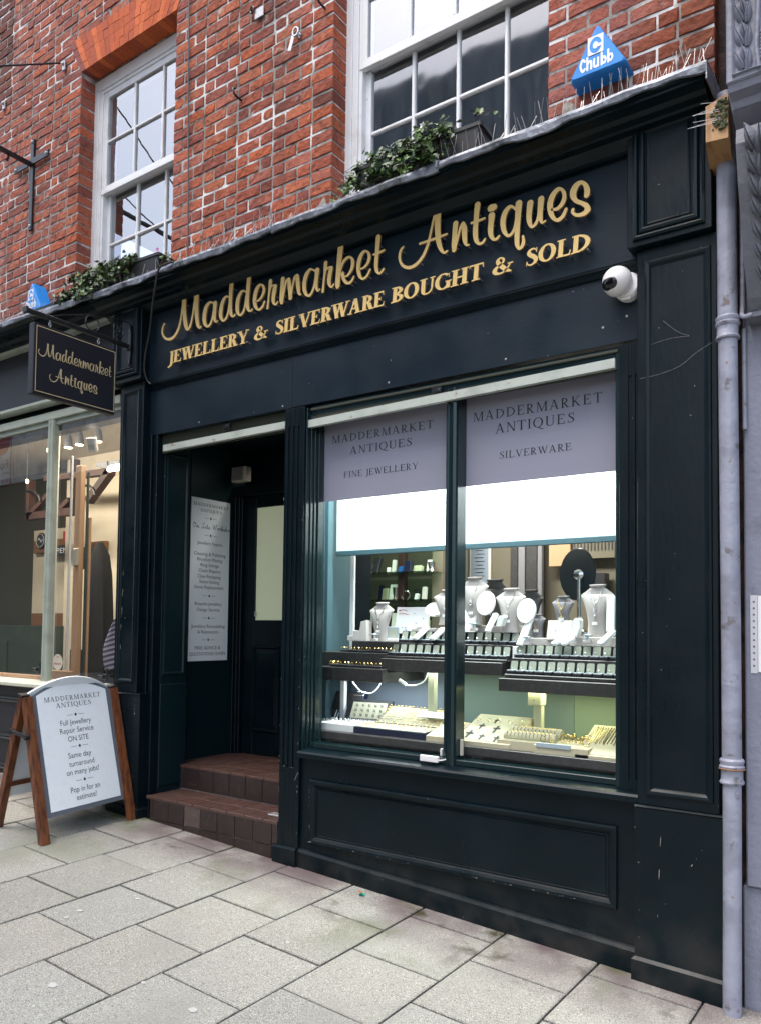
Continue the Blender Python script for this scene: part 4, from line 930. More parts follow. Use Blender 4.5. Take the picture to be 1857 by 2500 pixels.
chips(shop, [((-.98, -.031, 1.0), (-.76, -.031, 2.9), 7, Fv, 0), ((-.96, -.043, .2), (-.94, -.043, .65), 3, Fv, 1), ((-1.05, -.043, .15), (-.72, -.043, .7), 4, Fv, 0), ((-1.035, -.043, .15), (-1.035, -.043, .72), 4, Fv, 0)], 44)
for pts, lab in (([(-1.03, -.04, 2.62), (-.95, -.04, 2.625), (-.86, -.042, 2.645), (-.79, -.045, 2.69), (-.72, -.075, 2.71)], 'long thin cobweb thread from the dark pilaster to the downpipe'), ([(-.93, -.036, 2.86), (-.87, -.037, 2.80), (-.82, -.036, 2.77)], 'short cobweb thread high on the dark pilaster'), ([(-.98, -.036, 2.765), (-.90, -.037, 2.775), (-.82, -.036, 2.77)], 'nearly level cobweb thread high on the dark pilaster')):
    mb = MB(); mb.tube(catmull(pts, 5), .0005, 4); o = mb.build('cobweb', 'web'); tag(o, lab, 'cobweb', 'cobwebs on the pilaster')

# ------------------------------------------------------------------ services sign on the doorway wall
SX = -4.452
sg = MB(); sg.box(-4.46, SX, .436, .833, 1.243, 2.468, bev=.002)
sign = sg.build('services_sign', 'sign_grey'); tag(sign, 'tall pale sign listing jewellery repairs on the doorway wall', 'sign')
mb = MB(); mb.box(SX - .002, SX + .0012, .4385, .8305, 1.2465, 2.4645); mb.build('sign_face', 'sign_white', sign)
def pl_s(u, v, w): return (SX + .0016 + w, u, v)
mb = MB()
roman(mb, 'MADDERMARKET', .458, .816, 2.406, .024, pl_s, .13, .07, track=.10); roman(mb, 'ANTIQUES', .526, .742, 2.364, .024, pl_s, .13, .07, track=.10)
for v in (2.319, 2.190, 1.733, 1.566, 1.403): divider(mb, .632, v, pl_s, 0)
for t, a, c, v in (('Jewellery Repairs', .502, .758, 2.118), ('Cleaning & Polishing', .473, .791, 2.036), ('Rhodium Plating', .506, .757, 1.995), ('Ring Sizings', .540, .722, 1.953), ('Chain Repairs', .523, .740, 1.911), ('Claw Retipping', .515, .745, 1.868), ('Stone Setting', .531, .730, 1.828), ('Stone Replacement', .484, .776, 1.787), ('Bespoke Jewellery', .492, .763, 1.662), ('Design Service', .515, .740, 1.618), ('Jewellery Remodelling', .461, .798, 1.493), ('& Restoration', .526, .732, 1.451), ('FREE ADVICE &', .500, .757, 1.331), ('QUOTATIONS GIVEN', .449, .808, 1.286)):
    grotesque(mb, t, a, c, v, .026, pl_s, 0)
def cursive(word, u0, v, s):
    """loose handwriting, one pen stroke per letter (x, y)"""
    G = {'O': [(.5, .9), (.2, .8), (.05, .4), (.3, .05), (.6, .3), (.6, .75), (.4, .95), (.3, .7), (.8, .6)], 'n': [(0, .1), (.1, .45), (.12, 0), (.3, .42), (.4, .38), (.42, .02), (.6, .1)],
         'S': [(.75, .85), (.5, 1), (.25, .8), (.5, .5), (.55, .15), (.25, 0), (.05, .2), (.6, .2)], 'i': [(0, .1), (.15, .42), (.18, .02), (.35, .1)], 't': [(0, .1), (.2, .8), (.18, .05), (.4, .1)],
         'e': [(0, .12), (.3, .3), (.2, .42), (.08, .2), (.25, .02), (.5, .12)], 'W': [(0, .95), (.1, .1), (.45, .8), (.5, .05), (.95, 1), (.8, .8)], 'o': [(.25, .42), (.05, .2), (.2, .02), (.4, .2), (.28, .42), (.55, .36)],
         'r': [(0, .1), (.12, .45), (.28, .38), (.25, .05), (.45, .1)], 'k': [(0, .1), (.25, .95), (.12, 0), (.38, .42), (.2, .24), (.5, .05)], 's': [(0, .1), (.25, .45), (.3, .1), (.1, .02), (.45, .12)],
         'h': [(0, .1), (.25, .95), (.1, 0), (.32, .42), (.4, .05), (.55, .1)], 'p': [(0, .2), (.12, .45), (-.05, -.5), (.2, .4), (.4, .3), (.3, .04), (.1, .05), (.6, .25)]}
    out = []; x = u0
    for ch in word:
        if ch == ' ': x += .5 * s; continue
        g = G[ch]; out.append(brush([(x + p[0] * s, v + p[1] * s, .0032) for p in g], 4)); x += (max(p[0] for p in g) + (.02 if ch.islower() else .06)) * s
    return out
put(mb, cursive('On Site Workshop', .456, 2.238, .043), pl_s, 0, 0)
mb.build('lettering', 'sign_ink', sign)

# sounder box over the door, closer above it, steel strip left on the step
t = thing('sounder_box', (-4.33, .87, 2.62), 'small square grey sounder box above the shop door', 'sounder box')
mb = MB(); mb.box(-4.415, -4.262, .80, .866, 2.622, 2.738, bev=.006); mb.build('housing', 'beige_box', t)
mb = MB(); mb.box(-4.400, -4.290, .797, .801, 2.632, 2.728)
for k in range(9): mb.box(-4.396, -4.294, .7955, .798, 2.637 + k * .0098, 2.641 + k * .0098)
mb.build('grille', 'galv', t)
t = MB(); t.box(-3.30, -3.165, .45, .62, 2.70, 2.86, bev=.012); t.prism([(-3.29, 2.70), (-3.17, 2.70), (-3.2, 2.66), (-3.26, 2.66)], 'y', .47, .60)
tag(t.build('light_fitting', 'black_metal'), 'dark fitting under the doorway ceiling beside the post', 'fitting')
t = MB(); t.box(-3.30, -3.158, .075, .135, .362, .372, bev=.004); t.lathe([(.005, 0), (.004, .002)], (-3.285, .12, .372), 8)
tag(t.build('door_plate', 'galv'), 'bright metal plate lying at the right end of the lower step', 'metal plate')

# ------------------------------------------------------------------ printed blinds in the window
for (xa, xb, zl, rows, lab) in ((-3.04, -2.10, 2.258, [('MADDERMARKET', -2.906, -2.204, 2.603, .045), ('ANTIQUES', -2.771, -2.342, 2.523, .045), ('FINE JEWELLERY', -2.815, -2.299, 2.388, .036)], 'lilac-grey window blind lettered FINE JEWELLERY'),
                               (-2.056, -1.15, 2.260, [('MADDERMARKET', -1.959, -1.264, 2.600, .049), ('ANTIQUES', -1.828, -1.402, 2.522, .049), ('SILVERWARE', -1.806, -1.417, 2.387, .036)], 'lilac-grey window blind lettered SILVERWARE')):
    t = thing('window_blind', ((xa + xb) / 2, .153, zl), lab, 'blind', 'printed blinds in the shop window')
    mb = MB(); mb.box(xa, xb, .150, .1515, zl, 2.80); mb.build('fabric', 'blind', t)
    mb = MB()
    for txt, a, c, v, cap in rows: roman(mb, txt, a, c, v, cap, lambda u, v_, w: (u, .1492 - w, v_), .115, .055, track=.17 if 'MADD' in txt or 'ANT' in txt else .13)
    mb.build('lettering', 'blind_ink', t)

# ------------------------------------------------------------------ hanging sign and bracket
HX = -4.50
t = thing('hanging_sign', (-4.527, -.504, 2.925), 'dark double-sided hanging sign with a thin gold border over the pavement', 'sign')
mb = MB(); mb.box(-4.553, HX, -.812, -.212, 2.926, 3.372, bev=.004); mb.build('board', 'navy_fascia', t)
def pl_h(u, v, w): return (HX + .0012 + w, u, v)
mb = MB()
for a in ((-.795, -.205 - .014, 3.352, 3.357), (-.795, -.219, 2.944, 2.949)): put(mb, [[(a[0], a[2]), (a[1], a[2]), (a[1], a[3]), (a[0], a[3])]], pl_h, 0, 0)
for a in ((-.795, -.790), (-.224, -.219)): put(mb, [[(a[0], 2.949), (a[1], 2.949), (a[1], 3.352), (a[0], 3.352)]], pl_h, 0, 0)
mb.build('border', 'gold_line', t)
mb = MB()
def hs(u0, u1, v0, x0, x1, zb, sc_v):
    return lambda x, z: (u0 + (x - x0) / (x1 - x0) * (u1 - u0), v0 + (z - zb) * sc_v)
put(mb, script_polys(WORD1, hs(-.780, -.248, 3.180, -4.195, -2.381, 3.432, .315)), pl_h, 0, .0003)
put(mb, script_polys(WORD2, hs(-.701, -.352, 3.034, -2.291, -1.237, 3.415, .335)), pl_h, 0, .0003)
mb.build('lettering', 'gold_line', t)
t = thing('sign_bracket', (-4.52, -.08, 3.30), 'black iron bracket with scrolls holding the hanging sign', 'bracket')
mb = MB(); mb.box(-4.541, -4.511, -.845, -.10, 3.424, 3.452, bev=.004); mb.box(-4.548, -4.505, -.862, -.845, 3.418, 3.458, bev=.004); mb.build('arm', 'black_metal', t)
mb = MB(); mb.box(-4.54, -4.512, -.092, -.078, 3.36, 3.54, bev=.003); mb.prism([(-4.54, 3.54), (-4.512, 3.54), (-4.526, 3.60)], 'y', -.092, -.078); mb.prism([(-4.54, 3.36), (-4.526, 3.30), (-4.512, 3.36)], 'y', -.092, -.078); mb.box(-4.555, -4.497, -.105, -.092, 3.415, 3.46, bev=.004); mb.build('wall_plate', 'black_metal', t)
def spiral(cy_, cz_, r0, r1, a0, a1, n=26): return [(-4.526, cy_ + (r0 + (r1 - r0) * k / n) * math.cos(a0 + (a1 - a0) * k / n), cz_ + (r0 + (r1 - r0) * k / n) * math.sin(a0 + (a1 - a0) * k / n)) for k in range(n + 1)]
mb = MB(); mb.tube(spiral(-.385, 3.505, .052, .050, -1.2, 4.6), .0042, 6); mb.build('scroll', 'black_metal', t, smooth=True); mb = MB(); mb.tube(spiral(-.185, 3.530, .056, .012, -1.9, 7.5), .0045, 6); mb.build('scroll', 'black_metal', t, smooth=True)
mb = MB(); mb.tube([(-4.526, -.70, 3.45), (-4.526, -.45, 3.545), (-4.526, -.20, 3.60), (-4.526, -.095, 3.605)], .0028, 6); mb.build('stay_rod', 'black_metal', t, smooth=True)
mb = MB()
for y in (-.69, -.335):
    mb.tube([(-4.526, y, 3.428), (-4.526, y, 3.405)], .006, 6); mb.tube([(-4.526, y + .008 * math.cos(k * .7), 3.396 + .012 * math.sin(k * .7)) for k in range(10)], .003, 6); mb.tube([(-4.526, y, 3.388), (-4.526, y, 3.366)], .005, 6)
mb.build('hanger', 'galv', t, smooth=True)

# ------------------------------------------------------------------ folding pavement board
A = Vector((-4.345, -.727, .185)); Bq = Vector((-4.381, -.069, .205)); U = (Bq - A).normalized()
V = Vector((-.235, 0, .865)); V -= U * V.dot(U); V.normalize(); Nq = U.cross(V)
def pl_a(u, v, w): return tuple(A + U * u + V * v + Nq * w)
ab = thing('pavement_board', tuple((A + Bq) / 2 + Vector((-.25, 0, 0))), 'wooden folding pavement board with arched white face advertising jewellery repairs', 'pavement board')
def slab_uv(mb, u0, u1, v0, v1, w0, w1, mi=0, bev=.002, pl=pl_a):
    t_ = MB(); t_.box(u0, u1, w0, w1, v0, v1, bev=bev)
    mb.mesh([pl(p[0], p[2], p[1]) for p in t_.v], t_.f, mi)
for nm, u0, u1 in (('l', .012, .062), ('r', .672, .716)):
    mb = MB(); P0 = [(u0 - .04, 0), (u1 - .036, 0), (u1, .898), (u0, .898)]
    vs = [pl_a(p[0], p[1], .012) for p in P0] + [pl_a(p[0], p[1], -.030) for p in P0]
    mb.mesh(vs, [(0, 1, 2, 3), (7, 6, 5, 4), (0, 4, 5, 1), (1, 5, 6, 2), (2, 6, 7, 3), (3, 7, 4, 0)]); mb.build('leg', 'a_wood', ab)
mb = MB()
P0 = [(.618, .14), (.640, .14), (.676, .893), (.660, .893)]
vs = [pl_a(p[0], p[1], .006) for p in P0] + [pl_a(p[0], p[1], -.028) for p in P0]
mb.mesh(vs, [(0, 1, 2, 3), (7, 6, 5, 4), (0, 4, 5, 1), (1, 5, 6, 2), (2, 6, 7, 3), (3, 7, 4, 0)]); mb.build('side_rail', 'a_wood', ab)
def arch(ul_t, ur_t, ul_b, ur_b, vb, vs_, vt, n=22):
    pts = [(ul_b, vb), (ur_b, vb)]
    for k in range(n + 1):
        s_ = k / n; u = ur_t + (ul_t - ur_t) * s_; q = 2 * s_ - 1; pts.append((u, vs_ + (vt - vs_) * (1 - q * q)))
    return pts
def plate(mb, poly, w0, w1, mi=0, pl=pl_a):
    vs = [pl(*p, w0) for p in poly] + [pl(*p, w1) for p in poly]; n = len(poly)
    mb.mesh(vs, [(i, (i + 1) % n, n + (i + 1) % n, n + i) for i in range(n)] + [tuple(range(n, 2 * n)), tuple(range(n - 1, -1, -1))], mi)
mb = MB(); plate(mb, arch(.064, .664, .026, .640, .146, .893, .985), -.020, -.004); board = mb.build('panel', 'sign_grey', ab)
mb = MB(); plate(mb, arch(.097, .624, .073, .599, .175, .897, .961), -.004, -.0025); mb.build('panel_face', 'sign_white', board)
mb = MB(); pa = lambda u, v, w: pl_a(u, v, w - .0020)
roman(mb, 'MADDERMARKET', .147, .575, .850, .031, pa, .13, .06, track=.16); roman(mb, 'ANTIQUES', .225, .491, .806, .031, pa, .13, .06, track=.14)
for u, v in ((.358, .752), (.350, .548), (.345, .332)): divider(mb, u, v, pa, 0, 1.)
for txt, a, c, v in (('Full Jewellery', .236, .467, .689), ('Repair Service', .224, .476, .637), ('ON SITE', .273, .426, .582), ('Same day', .254, .426, .477), ('turnaround', .250, .440, .424), ('on many jobs!', .222, .466, .372), ('Pop in for an', .232, .450, .262), ('estimate!', .266, .416, .212)):
    grotesque(mb, txt, a, c, v, .036, pa, 0)
mb.build('lettering', 'sign_ink', board)
# rear frame
A2 = Vector((-4.880, -.752, gz(-4.88, -.75))); V2 = Vector((-4.612, -.770, 1.062)) - A2; V2 -= U * V2.dot(U); L2 = V2.length; V2.normalize(); N2 = U.cross(V2)
def pl_b(u, v, w): return tuple(A2 + U * u + V2 * v - N2 * w)
for u0, u1 in ((0, .048), (.66, .708)):
    mb = MB(); slab_uv(mb, u0, u1, 0, L2, -.03, .012, pl=pl_b); mb.build('rear_leg', 'a_wood', ab)
mb = MB(); plate(mb, arch(.05, .66, .05, .66, .20, .893, .985), -.006, .008, pl=pl_b); mb.build('rear_panel', 'sign_white', ab)
mb = MB(); slab_uv(mb, .048, .66, .275, .305, -.02, .010, pl=pl_b); mb.build('cross_rail', 'a_wood', ab)
mb = MB(); slab_uv(mb, -.006, .05, L2 - .006, L2 + .010, -.032, .014, pl=pl_b); slab_uv(mb, .658, .712, L2 - .006, L2 + .010, -.032, .014, pl=pl_b); mb.build('hinge', 'black_metal', ab)
mb = MB()
a_ = Vector(pl_b(-.012, .655, -.006)); c_ = Vector(pl_a(-.010, .650, .0)); d_ = c_ - a_
mb.tube([a_, a_ + d_ * .5 + Vector((0, 0, .002)), c_], [.011, .012, .011], 8)
for q in (a_, c_): mb.tube([q - U * .014, q + U * .012], .016, 10)
mb.build('stay', 'black_metal', ab, smooth=True)

# ------------------------------------------------------------------ alarm boxes
def alarm(cx, zb, w, h, yb, d, label):
    """three-cornered alarm bell box: tapering from a triangle on the wall to a smaller front"""
    t = thing('alarm_box', (cx, yb, zb), label, 'alarm box', 'blue triangular alarm boxes')
    def tri(s, y, r=.10):
        P = [(-w / 2 * s, 0), (w / 2 * s, 0), (0, h * s)]; oz = h * (1 - s) * .36; out = []
        for i in range(3):
            a, b_, c = Vector(P[i - 1]), Vector(P[i]), Vector(P[(i + 1) % 3])
            e1 = (a - b_).normalized() * w * r; e2 = (c - b_).normalized() * w * r
            for k in range(5):
                q = k / 4; p = (b_ + e1) * (1 - q) ** 2 + b_ * 2 * q * (1 - q) + (b_ + e2) * q * q; out.append((cx + p.x, y, zb + oz + p.y))
        return out
    mb = MB(); mb.loft([tri(1, yb, .06), tri(1, yb - d * .80, .07), tri(.965, yb - d * .95, .08), tri(.92, yb - d, .09)]); body = mb.build('cover', 'chubb_blue', t)
    def pl(u, v, ww): return (cx + (u * .74 - .02) * w, yb - d - .0008 - ww, zb + v * h)
    mb = MB()
    u0, u1, v0, v1 = -.19, .17, .36, .74
    put(mb, [[(u0, v0), (u1, v0), (u1, v0 + .015), (u0, v0 + .015)]], pl, 0, 0)
    L = []; Rr = []   # white square with a blue letter C cut in it
    for k in range(41):
        a = 2 * PI * k / 40; cu, cv = (u0 + u1) / 2, (v0 + v1) / 2; s = 1 / max(abs(math.cos(a)), abs(math.sin(a)))
        L.append((cu + .18 * s * math.cos(a), cv + .19 * s * math.sin(a))); Rr.append((cu + .14 * math.cos(a), cv + .16 * math.sin(a)))
    put(mb, [('S', L, Rr, [], []), ring((u0 + u1) / 2, (v0 + v1) / 2, .062, .07, .0, .0, 0, 360), [((u0 + u1) / 2 + .02, .50), (u1, .50), (u1, .56), ((u0 + u1) / 2 + .02, .56)]], pl, 0, 0)
    B = .048
    def st(*p): return brush([(x, y, B) for x, y in p], 4)
    vb = .11
    def Cc(x): return brush([(x + .10, vb + .19, B), (x + .05, vb + .235, B), (x + .0, vb + .115, B), (x + .05, vb, B), (x + .10, vb + .04, B)], 4)
    put(mb, [Cc(-.36), st((-.20, vb), (-.20, vb + .24)), brush([(-.20, vb + .10, B), (-.15, vb + .155, B), (-.11, vb + .13, B), (-.11, vb, B)], 4), brush([(-.04, vb + .16, B), (-.04, vb + .03, B), (.01, vb, B), (.05, vb + .04, B)], 4), st((.05, vb + .16), (.05, vb))]
        + [q for x in (.13, .28) for q in (st((x, vb + .24), (x, vb)), ring(x + .05, vb + .075, .065, .085, .02, .035, -160, 160))], pl, 0, 0)
    mb.build('lettering', 'print_white', body)
    mb = MB(); mb.lathe([(.008, 0), (.006, .004)], (cx + w * .33, yb - d * .5, zb + .02), 8); mb.build('screw', 'galv', t)
    return t
alarm(-1.215, 4.078, .278, .236, WY, .115, 'larger blue three-cornered alarm box at the top right')
alarm(-5.80, 3.985, .262, .238, WY, .115, 'smaller-looking blue alarm box beside the ivy at the left end of the ledge')

# ------------------------------------------------------------------ dome camera
ca = thing('security_camera', (-1.10, FRY, 3.07), 'white dome security camera on the frieze below the gold lettering', 'security camera')
cc = Vector((-1.125, -.055, 3.075)); axis = Vector((-.30, -.86, -.14)).normalized()
Mq = axis.to_track_quat('Z', 'Y').to_matrix()
mb = MB(); mb.lathe([(.062, 0), (.064, .02), (.060, .045), (.052, .055)], (-1.095, FRY, 3.065), 28, M=Matrix.Rotation(PI / 2, 3, 'X')); mb.build('base', 'cctv', ca, smooth=True)
mb = MB()
prof = [(.066 * math.sin(PI * k / 16), -.066 * math.cos(PI * k / 16)) for k in range(17)]; prof[0] = (.001, -.066); prof[-1] = (.001, .066)
mb.lathe(prof, cc, 32, M=Mq); head = mb.build('head', 'cctv', ca, smooth=True)
mb = MB(); eye = Vector((-.36, -.84, -.40)).normalized(); Me = eye.to_track_quat('Z', 'X').to_matrix()
mb.lathe([(.0005, .0695), (.014, .0685), (.026, .0645), (.036, .0580), (.038, .0550)][::-1], cc, 24, M=Me, sx=.80, sy=1.1); mb.build('lens_window', 'glossy_black', ca, smooth=True)
mb = MB(); mb.tube([cc + Mq @ Vector((.0655 * math.cos(a), .0655 * math.sin(a), .006)) for a in [2 * PI * k / 30 for k in range(31)]], .0012, 5); mb.build('seam', 'galv', ca)
mb = MB(); mb.box(-1.115, -1.075, -.025, -.005, 2.998, 3.008, bev=.003); mb.build('clip', 'cctv', ca)

# ------------------------------------------------------------------ display window: shelves, cases and stock
def lab_obj(mb, name, m, label, cat, group=None, **k): return tag(mb.build(name, m, **k), label, cat, group)
bx('display_side', 'case_teal', shop, -3.24, -3.20, .16, .80, .84, 2.62)
mb = MB(); mb.box(-3.24, -2.965, .145, .165, .82, 2.7); mb.build('case_edge', 'paint_teal', shop)
bx('display_side', 'case_teal', shop, -1.135, -1.10, .16, .80, .84, 2.70)
bx('display_top', 'panel_white', shop, -3.24, -1.10, .16, .80, 2.70, 2.73)
bx('display_floor', 'black', shop, -3.24, -1.10, .14, .80, .80, .815)
t = thing('display_screen', (-2.1, .775, .84), 'frosted glass screen across the back of the lower display', 'screen')
for xa, xb, m in ((-3.20, -2.36, 'frost_l'), (-2.358, -1.64, 'frost_m'), (-1.638, -1.14, 'frost_r')): bx('screen_panel', m, t, xa, xb, .77, .78, .82, 1.275, .001)  # one screen in three tints: coloured lamp light put into the panels
t = thing('roller_blind', (-2.2, .5, 1.985), 'brilliantly lit white roller panel hanging behind the printed blinds', 'light panel')
bx('fabric', 'panel_white', t, -3.135, -1.15, .50, .503, 2.0, 2.70, 0); bx('bottom_bar', 'case_teal', t, -3.14, -1.14, .492, .512, 1.966, 2.0, .004)
tag(bx('display_post', 'panel_white', None, -3.098, -3.066, .60, .62, 1.36, 1.99), 'thin white upright at the left edge of the upper display', 'post')
# shelves
t = thing('display_shelf', (-2.85, .45, 1.18), 'lowest charcoal stepped shelf at the left carrying rows of loose rings', 'display shelf', 'charcoal display shelves')
bx('platform', 'charcoal', t, -3.19, -2.625, .30, .765, 1.183, 1.265); bx('step', 'charcoal', t, -3.19, -2.60, .42, .76, 1.266, 1.353); bx('step', 'charcoal', t, -2.985, -2.60, .48, .76, 1.354, 1.424)
t = thing('display_shelf', (-2.27, .48, 1.255), 'charcoal stepped shelf in the middle with two rows of ring boxes', 'display shelf', 'charcoal display shelves')
bx('platform', 'charcoal', t, -2.676, -1.884, .35, .75, 1.256, 1.327); bx('step', 'charcoal', t, -2.66, -1.875, .395, .745, 1.328, 1.342); bx('step', 'charcoal', t, -2.64, -1.87, .470, .74, 1.343, 1.420); bx('corner_block', 'white_card', t, -1.868, -1.84, .45, .70, 1.328, 1.415)
t = thing('display_shelf', (-1.5, .45, 1.183), 'charcoal stepped shelf at the right with two rows of ring boxes', 'display shelf', 'charcoal display shelves')
bx('platform', 'charcoal', t, -1.853, -1.150, .25, .75, 1.184, 1.252); bx('step', 'charcoal', t, -1.84, -1.15, .290, .745, 1.253, 1.272); bx('step', 'charcoal', t, -1.84, -1.15, .375, .74, 1.273, 1.355)
for x0, x1, lab in ((-2.425, -2.380, 'cream post under the middle shelf'), (-1.757, -1.710, 'cream post with a wide cap under the right shelf')):
    t = thing('shelf_post', ((x0 + x1) / 2, .5, .893), lab, 'post', 'cream posts under the shelves'); bx('upright', 'cream_post', t, x0, x1, .48, .52, .893, 1.255 if x0 < -2 else 1.183)
    if x0 > -2: bx('cap', 'cream_post', t, -1.785, -1.705, .465, .535, 1.097, 1.182, .006); bx('screw', 'black', t, -1.750, -1.745, .463, .466, 1.125, 1.130, 0)
tag(bx('shelf_post', 'panel_white', None, -3.090, -3.055, .50, .53, .893, 1.182), 'white leg under the left shelf', 'post')
t = thing('display_deck', (-2.07, .4, .84), 'low charcoal deck along the bottom of the window carrying jewellery trays', 'display deck')
bx('deck', 'charcoal', t, -3.19, -1.15, .17, .768, .846, .892)
for x in (-2.95, -2.05, -1.95): bx('support', 'charcoal', t, x - .03, x + .03, .20, .76, .815, .845)
for pts, lab in (([(-3.02, .52, 1.18), (-2.98, .53, 1.13), (-2.93, .53, 1.10), (-2.86, .53, 1.10), (-2.81, .53, 1.14), (-2.79, .53, 1.18)], 'thin white cable looping below the left shelf'), ([(-2.42, .48, 1.255), (-2.44, .47, 1.20), (-2.50, .47, 1.17), (-2.57, .47, 1.168), (-2.60, .47, 1.19)], 'white cable with a connector curling beside the cream post')):
    mb = MB(); mb.tube(catmull(pts, 6), .004, 6); 
    if pts[0][0] > -2.9: mb.tube([(-2.57, .47, 1.17), (-2.62, .47, 1.195)], .011, 8)
    lab_obj(mb, 'cable', 'panel_white', lab, 'cable', smooth=True)

# ring boxes
def ring_box():
    b = MB(); w = .0235; h = .052; n = 6
    def lid(s, y, z0):
        pts = [(-w * s, z0), (w * s, z0)]
        for k in range(n + 1):
            a = PI / 2 * k / n; pts.append((w * s - .010 + .010 * math.cos(a - 0) if False else w * s - .010 * (1 - math.cos(a)), z0 + (h * s) - .010 * (1 - math.sin(a))))
        for k in range(n + 1):
            a = PI / 2 * (1 - k / n); pts.append((-w * s + .010 * (1 - math.cos(a)), z0 + (h * s) - .010 * (1 - math.sin(a))))
        return [(x, y + (z - .02) * .22, z) for x, z in pts]
    b.loft([lid(1, .006, .018), lid(1, .030, .018)])
    b.box(-w, w, -.040, .008, 0, .018, bev=.003)
    root = b.build('ring_box', 'velvet', origin=(0, 0, 0))
    l = MB(); l.face([(x, y - .0012, z) for x, y, z in [(p[0] * .85, p[1], .020 + (p[2] - .018) * .91) for p in lid(1, .006, .018)]]); l.build('lining', 'lining', root)
    l = MB(); l.box(-w + .003, w - .003, -.037, .004, .0175, .0205, bev=.001)
    l.box(-.006, .006, -.037, .004, .0203, .0222); l.build('cushion', 'satin', root)
    l = MB(); l.tube([(.0075 * math.cos(a), -.016, .026 + .0075 * math.sin(a)) for a in [2 * PI * k / 12 for k in range(13)]], .0011, 5); l.lathe([(.001, 0), (.003, .002), (.001, .004)], (0, -.016, .0335), 6); l.build('ring', 'silver', root)
    return root
rb = ring_box(); first = True
for x0, x1, n, y, z, lab in ((-2.638, -1.905, 14, .445, 1.343, 'open black ring box in the lower row on the middle shelf'), (-2.618, -1.885, 14, .515, 1.421, 'open black ring box in the upper row on the middle shelf'), (-1.812, -1.185, 13, .345, 1.273, 'open black ring box in the lower row on the right shelf'), (-1.810, -1.185, 13, .435, 1.356, 'open black ring box in the upper row on the right shelf')):
    for k in range(n):
        o = rb if first else copy_tree(rb); first = False
        o.location = (x0 + (x1 - x0) * k / (n - 1), y, z); o.rotation_euler = (0, 0, RN.uniform(-.05, .05)); tag(o, lab, 'ring box', 'open ring boxes in rows')
# ring bars on the left shelf
rg = None; firstbar = True
for x0, x1, y, z, rot, n, lab in ((-3.03, -2.65, .335, 1.267, 0, 13, 'black bar of rings at the front of the left shelf'), (-2.985, -2.63, .455, 1.354, 0, 12, 'black bar of rings on the middle step of the left shelf'), (-3.09, -2.99, .52, 1.354, .7, 6, 'short angled bar of rings beside the left side of the case, upper'), (-3.085, -3.03, .40, 1.267, .8, 4, 'short angled bar of rings beside the left side of the case, lower')):
    L = x1 - x0
    b = MB(); b.box(-L / 2, L / 2, -.016, .016, 0, .014, bev=.004); bar_ = b.build('ring_bar', 'velvet', origin=(0, 0, 0)); tag(bar_, lab, 'ring bar', 'bars of loose rings')
    for k in range(n):
        if rg is None:
            l = MB(); l.tube([(.008 * math.cos(a), 0, .009 * math.sin(a)) for a in [2 * PI * q / 10 for q in range(11)]], .0016, 5); l.lathe([(.001, 0), (.0055, .003), (.001, .007)], (0, 0, .008), 6)
            r_ = l.build('ring', 'gold_metal', bar_); rg = r_
        else: r_ = rg.copy(); COL.objects.link(r_); r_.parent = bar_
        r_.location = (-L / 2 + L * (k + .5) / n + RN.uniform(-.004, .004), 0, .017); r_.rotation_euler = (0, 0, RN.uniform(-.4, .4))
    bar_.location = ((x0 + x1) / 2, y, z); bar_.rotation_euler = (0, 0, rot)

# necklace busts
def bust(cx, y, zb, w, h, m, label, neck=None, group='necklace busts', pend='silver', rz=0.):
    t = thing('necklace_bust', (cx, y, zb), label, 'display bust', group)
    lv = [(0, .31, .17), (.06, .29, .17), (.25, .275, .165), (.42, .30, .175), (.56, .36, .18), (.67, .43, .17), (.75, .50, .13), (.785, .525, .10), (.81, .51, .09), (.85, .42, .09), (.89, .33, .09), (.925, .255, .095), (.95, .225, .10), (.962, .25, .13), (.985, .265, .145), (1., .255, .14)]
    rings = []
    for f, hw, dp in lv:
        r = []
        for k in range(24):
            a = 2 * PI * k / 24; c, s = math.cos(a), math.sin(a)
            sq = lambda v, e: math.copysign(abs(v) ** e, v)
            yy = dp * w * sq(s, .8) - (.05 * w if .4 < f < .8 else 0) + (f - .5) * .08 * w
            lean = .02 * w if f > .94 else 0
            r.append((cx + hw * w * sq(c, .85), y + yy, zb + f * h + (lean * s if f > .94 else 0)))
        rings.append(r)
    mb = MB(); mb.loft(rings); body = mb.build('body', m, t, smooth=True)
    if neck:
        mb = MB()
        for dz, ww in neck:
            pts = []
            for k in range(13):
                q = k / 12 * 2 - 1; zz = zb + h * (.90 - dz * (1 - abs(q) ** 1.3)); pts.append((cx + q * .22 * w, y - (.135 + .085 * (1 - abs(q))) * w - .004, zz))
            mb.tube(pts, .0013, 5); mb.lathe([(.001, 0), (ww, ww * .8), (ww * .8, ww * 1.6), (.001, ww * 2)], (cx, y - .225 * w - .003, zb + h * (.90 - dz) - ww * 2), 8)
        mb.build('necklace', pend, t)
        mb = MB(); mb.box(cx - .014, cx + .014, y - .24 * w - .003, y - .24 * w, zb + h * .22, zb + h * .22 + .016); mb.build('price_tag', 'white_card', t)
    return t
bust(-2.806, .55, 1.425, .172, .242, 'bust', 'pale necklace bust standing alone at the left of the display', [(.30, .005), (.42, .005), (.52, .007)])
bust(-2.158, .55, 1.53, .178, .280, 'bust', 'tallest pale necklace bust with one round pendant right of the mullion', [(.42, .012)])
bust(-1.926, .55, 1.49, .174, .250, 'bust', 'pale necklace bust with two fine chains between the oval stands', [(.32, .004), (.52, .007)])
bust(-1.617, .55, 1.52, .122, .171, 'bust_grey', 'grey necklace bust with gold chains in front of the round mirror', [(.30, .005), (.52, .007)], pend='gold_metal')
